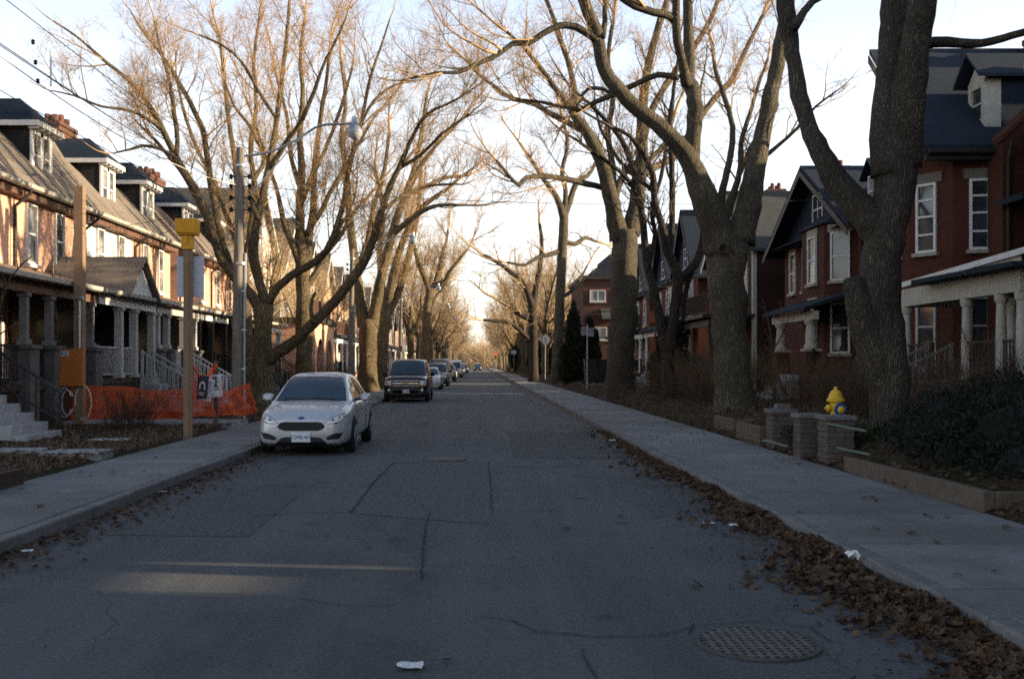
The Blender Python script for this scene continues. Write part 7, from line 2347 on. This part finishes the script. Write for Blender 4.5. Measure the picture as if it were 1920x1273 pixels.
def planting():
    # yew mass at the right
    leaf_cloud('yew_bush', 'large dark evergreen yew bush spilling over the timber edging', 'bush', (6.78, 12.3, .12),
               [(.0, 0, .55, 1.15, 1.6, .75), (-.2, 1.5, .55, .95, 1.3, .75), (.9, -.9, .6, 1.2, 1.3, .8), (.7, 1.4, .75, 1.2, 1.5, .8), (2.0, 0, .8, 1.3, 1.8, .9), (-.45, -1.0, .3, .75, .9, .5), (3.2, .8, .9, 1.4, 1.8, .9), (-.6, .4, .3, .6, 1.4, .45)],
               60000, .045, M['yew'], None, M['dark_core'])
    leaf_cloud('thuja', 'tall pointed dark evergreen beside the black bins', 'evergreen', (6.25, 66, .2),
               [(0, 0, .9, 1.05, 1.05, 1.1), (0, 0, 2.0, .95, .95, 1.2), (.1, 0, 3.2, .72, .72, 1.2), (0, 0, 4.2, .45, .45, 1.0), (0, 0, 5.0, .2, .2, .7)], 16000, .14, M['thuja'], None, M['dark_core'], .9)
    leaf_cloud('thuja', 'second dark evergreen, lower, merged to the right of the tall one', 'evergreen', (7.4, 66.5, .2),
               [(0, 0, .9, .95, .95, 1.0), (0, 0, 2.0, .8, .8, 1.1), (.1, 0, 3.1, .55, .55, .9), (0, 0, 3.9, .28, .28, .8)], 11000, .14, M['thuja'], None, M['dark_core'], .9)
    leaf_cloud('hedge_bush', 'dark green bush between the dark stems and the brick houses', 'bush', (9.6, 50, .3), [(0, 0, 1.2, 1.2, 1.2, 1.3), (0, 0, 2.6, .8, .8, 1.4)], 9000, .12, M['thuja'], None, M['dark_core'], .6)
    leaf_cloud('hedge_bush', 'rounded dark shrubbery at the distant right pavement', 'bush', (7.0, 112, .2), [(0, 0, 1.5, 1.8, 3.5, 1.6), (.5, 5, 2.2, 1.9, 4, 2.4)], 12000, .2, M['thuja'], None, M['dark_core'], .5)
    leaf_cloud('hedge_bush', 'dark clipped mass beyond the distant sign plates', 'bush', (7.2, 165, .2), [(0, 0, 2.5, 2.4, 5, 2.8), (0, 8, 2.0, 2.2, 5, 2.4)], 9000, .28, M['thuja'], None, M['dark_core'], .5)
    leaf_cloud('ivy_patch', 'low green ivy growing around the hydrant foot', 'ground plant', (6.3, 16.2, .3), [(0, 0, .12, .9, 1.3, .22), (-.5, 2.0, .1, .4, .8, .16)], 2600, .07, M['ivy'], None)
    leaf_cloud('ivy_patch', 'green ivy low on the ground by the broad twin trunk', 'ground plant', (7.1, 37, .3), [(0, 0, .3, .8, 2.2, .35)], 2200, .09, M['ivy'], None)
    # bare shrubs
    SB, TT = M['shrub_brown'], M['twig_tan']
    protos = [bare_shrub('bare_shrub', 'dense brown leafless shrub left of the thick forked trunk', (6.6, 29.5, .3), 1.5, 1.6, 46, SB),
              bare_shrub('bare_shrub', 'upright russet twigged shrub beside the forked trunk', (6.3, 33.0, .2), 1.25, 1.5, 44, M['shrub_red']),
              bare_shrub('bare_shrub', 'tall tan twigged bush between forked trunk and porch piers', (8.6, 27.0, .45), 1.7, 1.8, 48, M['shrub_tan'])]
    spots = [(0, 7.3, 31.6, 1.0, 'brown bare shrub in front of the dark slender stems'), (2, 7.9, 34, 1.15, 'pale tan bush behind the russet shrub'), (0, 8.7, 22.5, 1.0, 'bare brown bush just right of the forked trunk'),
             (0, 7.6, 21.0, .75, 'small bare bush above the brick pillars'), (1, 8.6, 20.3, 1.0, 'russet bare bush left of the hydrant'), (2, 9.4, 24, .95, 'tan bare bush below the stone capped piers'), (1, 7.0, 36.5, 1.1, 'dark russet thicket left of the slender stems'),
             (0, 7.4, 39.5, 1.15, 'bare thicket at the foot of the broad twin trunk'), (1, 10.0, 21.6, 1.2, 'bare bush against the white columned porch'), (0, 9.7, 18.6, 1.3, 'dark bare bush between huge trunk and porch steps'), (2, 8.8, 44, 1.2, 'tan bush before the dark brick house'), (0, 9.2, 36, 1.3, 'brown bush in the yard of the pier fronted house'),
             (1, 6.9, 47, 1.0, 'low russet shrub beyond the broad twin trunk'), (0, 8.3, 17.9, .8, 'short bare bush behind the hydrant'), (2, 7.6, 29, 1.1, 'tan bush in front of the forked trunk base'), (1, 10.4, 26.5, 1.2, 'russet bush in the yard below the bay window'),
             (0, -8.0, 23.1, .85, 'bare shrub beside the pale walk in the left yard'), (1, -8.6, 37, .9, 'russet shrub before the white railed stairs'), (0, -8.2, 44, 1.1, 'bare shrub in the yard past the first dark tree'), (0, -8.6, 52, 1.2, 'bare brown hedge shrub near the arched porch'), (0, -8.0, 57, 1.2, 'bare brown hedge shrub beyond the arched porch'), (0, 10.2, 6.1, 1.7, 'tall bare shrub added outside the frame to dapple the sun band'), (1, 9.2, 6.9, 1.6, 'second bare shrub added outside the frame to dapple the sun band'), (1, -8.4, 63, 1.2, 'russet hedge shrub beside the twin trunk')]  # the two out-of-frame shrubs are added to dapple the sun band
    for (k, x, y, s, lab) in spots:
        dup(protos[k], (x, y, (yard_right(x) if x > 0 else GZ)), R.uniform(0, 6.2), s, lab)
    bare_shrub('bare_shrub', 'low clump of bare twigs in the middle of the left yard', (-7.9, 21.8, GZ), .75, .9, 34, M['twig_dark'])
    bare_shrub('bare_shrub', 'spindly bare twigs around the sapling in the left yard', (-10.1, 23.0, GZ), .8, 1.4, 22, M['twig_dark'])
    # sapling
    cs = Cfg(dens=(1.6, 3, 4, 4), ln=(1.1, .45, .2, .1), rad=(.012, .006, .004, .003), levels=2)
    measured_tree('sapling', 'thin young bare tree in the left yard beside the orange panel', 24.2, [
        px_limb('94,800,4.2 96,740,4 100,690,3.6 106,640,3 104,580,2.6 98,540,2 100,480,1.4', t0=.3),
        px_limb('104,655,2 125,615,1.6 150,595,1.2 180,585,.8', lead=False), px_limb('104,590,2 80,560,1.5 50,540,1.1 20,535,.8', lead=False), px_limb('100,560,1.6 112,520,1.3 130,490,.8', lead=False)],
        cs, M['bark_left'], M['twig_dark'], 1.2, .2, .6, 7)
    cz = Cfg(dens=(1.6, 3, 4, 4), ln=(1.2, .5, .2, .1), rad=(.012, .006, .004, .003), levels=2)
    measured_tree('sapling', 'leaning bare shoots crossing the left picture edge by the porch', 20.5, [
        px_limb('-40,850,4 -30,700,3 -10,600,2.4 20,520,1.8 60,480,1.2', t0=.2), px_limb('-20,640,2 10,620,1.5 40,600,1', lead=False), px_limb('-10,600,2 5,560,1.5 10,520,1', lead=False)], cz, M['bark_left'], M['twig_dark'], 1.2, .2, .6, 7)
    # thin young stems on the right
    measured_tree('sapling', 'thin bare sapling in front of the dark brick side wall', 30.0, [
        px_limb('1452,740,2.6 1450,680,2.3 1446,630,2 1438,590,1.5 1430,560,1', t0=.2), px_limb('1448,660,1.5 1470,620,1.2 1480,590,.8', lead=False)], cs, M['bark'], M['twig'], 1.2, .2, .6, 6)
    # far backdrop of woodland-like crowns at the street's end
    tb = Tubes()
    for _ in range(5200):
        x = R.choice((-1, 1)) * (.8 + 90 * R.random() ** 1.7); y = R.uniform(345, 420)
        p = Vector((x, y, R.uniform(0, 5)))
        d = (rv() * .7 + Vector((0, 0, .8))).normalized()
        L = R.uniform(3, 8)
        tb.add([p, p + d * L * .5, p + d * L + rv() * .8], [.08, .05, .03], 3)
        for k in range(5):
            q = p + d * L * R.uniform(.2, 1); e = (rv() + Vector((0, 0, .5))).normalized()
            tb.add([q, q + e * R.uniform(1, 3)], [.045, .02], 3)
    root = thing('tmp', None, None)
    o = tb.build('distant_treeline', M['twig_tan'], None, (0, 0, 0)) if False else None
    me = bpy.data.meshes.new('distant_treeline'); me.from_pydata(tb.v, [], tb.f); me.materials.append(M['twig_tan'])
    bpy.data.objects.remove(root)
    o = bpy.data.objects.new('distant_treeline', me); COL.objects.link(o); tag(o, 'tangled bare woodland closing the far end of the street', 'treeline', kind='stuff')


# ------------------------------------------------------------------ light and camera
def light_camera():
    el, az = math.radians(SUN_EL), math.radians(SUN_AZ)
    d = Vector((math.cos(el) * math.cos(az), math.cos(el) * math.sin(az), math.sin(el)))
    w = bpy.data.worlds.new('World'); scene.world = w; w.use_nodes = True
    nt = w.node_tree
    bg = nt.nodes['Background']
    sky = nt.nodes.new('ShaderNodeTexSky'); sky.sky_type = 'NISHITA'; sky.sun_disc = False
    sky.sun_elevation = el; sky.sun_rotation = math.pi / 2 - az
    sky.altitude = 100; sky.air_density = SKY_AIR; sky.dust_density = SKY_DUST; sky.ozone_density = 1.4
    # low winter haze: bright pale band near the horizon, thinning upwards, over the physical sky
    tc = nt.nodes.new('ShaderNodeTexCoord'); sp = nt.nodes.new('ShaderNodeSeparateXYZ'); nt.links.new(tc.outputs['Generated'], sp.inputs[0])
    rp = nt.nodes.new('ShaderNodeValToRGB')
    for i, (p, c) in enumerate(HAZE):
        if i > 1: rp.color_ramp.elements.new(p)
        e = rp.color_ramp.elements[i]; e.position = p; e.color = (*c, 1)
    rp.color_ramp.interpolation = 'EASE'
    nt.links.new(sp.outputs[2], rp.inputs[0])
    sc = nt.nodes.new('ShaderNodeMix'); sc.data_type = 'RGBA'; sc.blend_type = 'ADD'; sc.inputs[0].default_value = 1.0
    nt.links.new(sky.outputs[0], sc.inputs[6]); nt.links.new(rp.outputs[0], sc.inputs[7])
    nt.links.new(sc.outputs[2], bg.inputs[0]); bg.inputs[1].default_value = SKY_STR
    L = bpy.data.lights.new('sun', 'SUN'); L.energy = SUN_E; L.angle = math.radians(.55); L.color = (1.0, .80, .53)
    o = bpy.data.objects.new('sun', L); COL.objects.link(o); o.rotation_euler = d.to_track_quat('Z', 'Y').to_euler(); o.location = (30, 0, 30)
    cam = bpy.data.cameras.new('camera'); c = bpy.data.objects.new('camera', cam); COL.objects.link(c)
    c.location = (0, 0, EYE); c.rotation_euler = (math.pi / 2, 0, 0)
    cam.sensor_width = 36; cam.lens = F / 1920 * 36; cam.shift_x = (960 - CX) / 1920; cam.shift_y = (CY - 636.5) / 1920
    cam.clip_start = .05; cam.clip_end = 6000
    scene.camera = c
    scene.view_settings.view_transform = 'Standard'; scene.view_settings.look = 'None'; scene.view_settings.exposure = 0; scene.view_settings.gamma = 1
    scene.cycles.max_bounces = 6; scene.cycles.diffuse_bounces = 2; scene.cycles.sample_clamp_indirect = 0.8; scene.cycles.glossy_bounces = 3
    scene.cycles.filter_width = 1.7; scene.cycles.use_denoising = DENOISE


DENOISE = False
SUN_EL, SUN_AZ, SUN_E = 13.0, -6.0, 11.0
SKY_STR, SKY_AIR, SKY_DUST = 0.15, 1.0, 1.5
k_ = 1 / SKY_STR
HAZE = [(0.0, (1.15 * k_, 1.07 * k_, .98 * k_)), (.09, (1.0 * k_, .97 * k_, .95 * k_)), (.20, (.96 * k_, .97 * k_, .99 * k_)), (.38, (.60 * k_, .68 * k_, .84 * k_)), (.60, (.10 * k_, .13 * k_, .18 * k_)), (.95, (.05 * k_, .07 * k_, .10 * k_))]
M['globe'] = NT('lamp_glass').out((.42, .44, .46), .25, 0, .6)
M['pipe'] = simple('pale_green_pipe', (.11, .145, .105), .5, .2, 8, .1)
M['sign_dull'] = simple('dull_sign', (.25, .245, .27), .5, .15, 4, .05)
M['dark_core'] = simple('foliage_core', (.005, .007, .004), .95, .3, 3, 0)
M['shrub_tan'] = simple('shrub_tan', (.15, .095, .05), .9, .4, 2, 0)
M['shrub_red'] = simple('shrub_red', (.10, .05, .033), .9, .4, 2, 0)
M['frame_iron'] = simple('frame_iron', (.075, .07, .066), .85, .4, 14, .4)
M['patch2'] = simple('asphalt_patch_old', (.095, .096, .096), .9, .7, 24, .5, 0, .2)
setting()
manhole(1420, 1207, .33, 'round iron sewer grating in the foreground road at right')
manhole(834, 861, .35, 'round iron cover in the road above the repaired patch')
fallen_leaves()
grass_tufts()
litter()
left_row()
left_far_houses()
right_houses()
behind_houses()
cars()
poles()
street_bits()
M['hollow'] = simple('hollow', (.035, .018, .012), .95, .4, 20, .3)
knot()
person()
hero_trees()
far_trees()
planting()
light_camera()
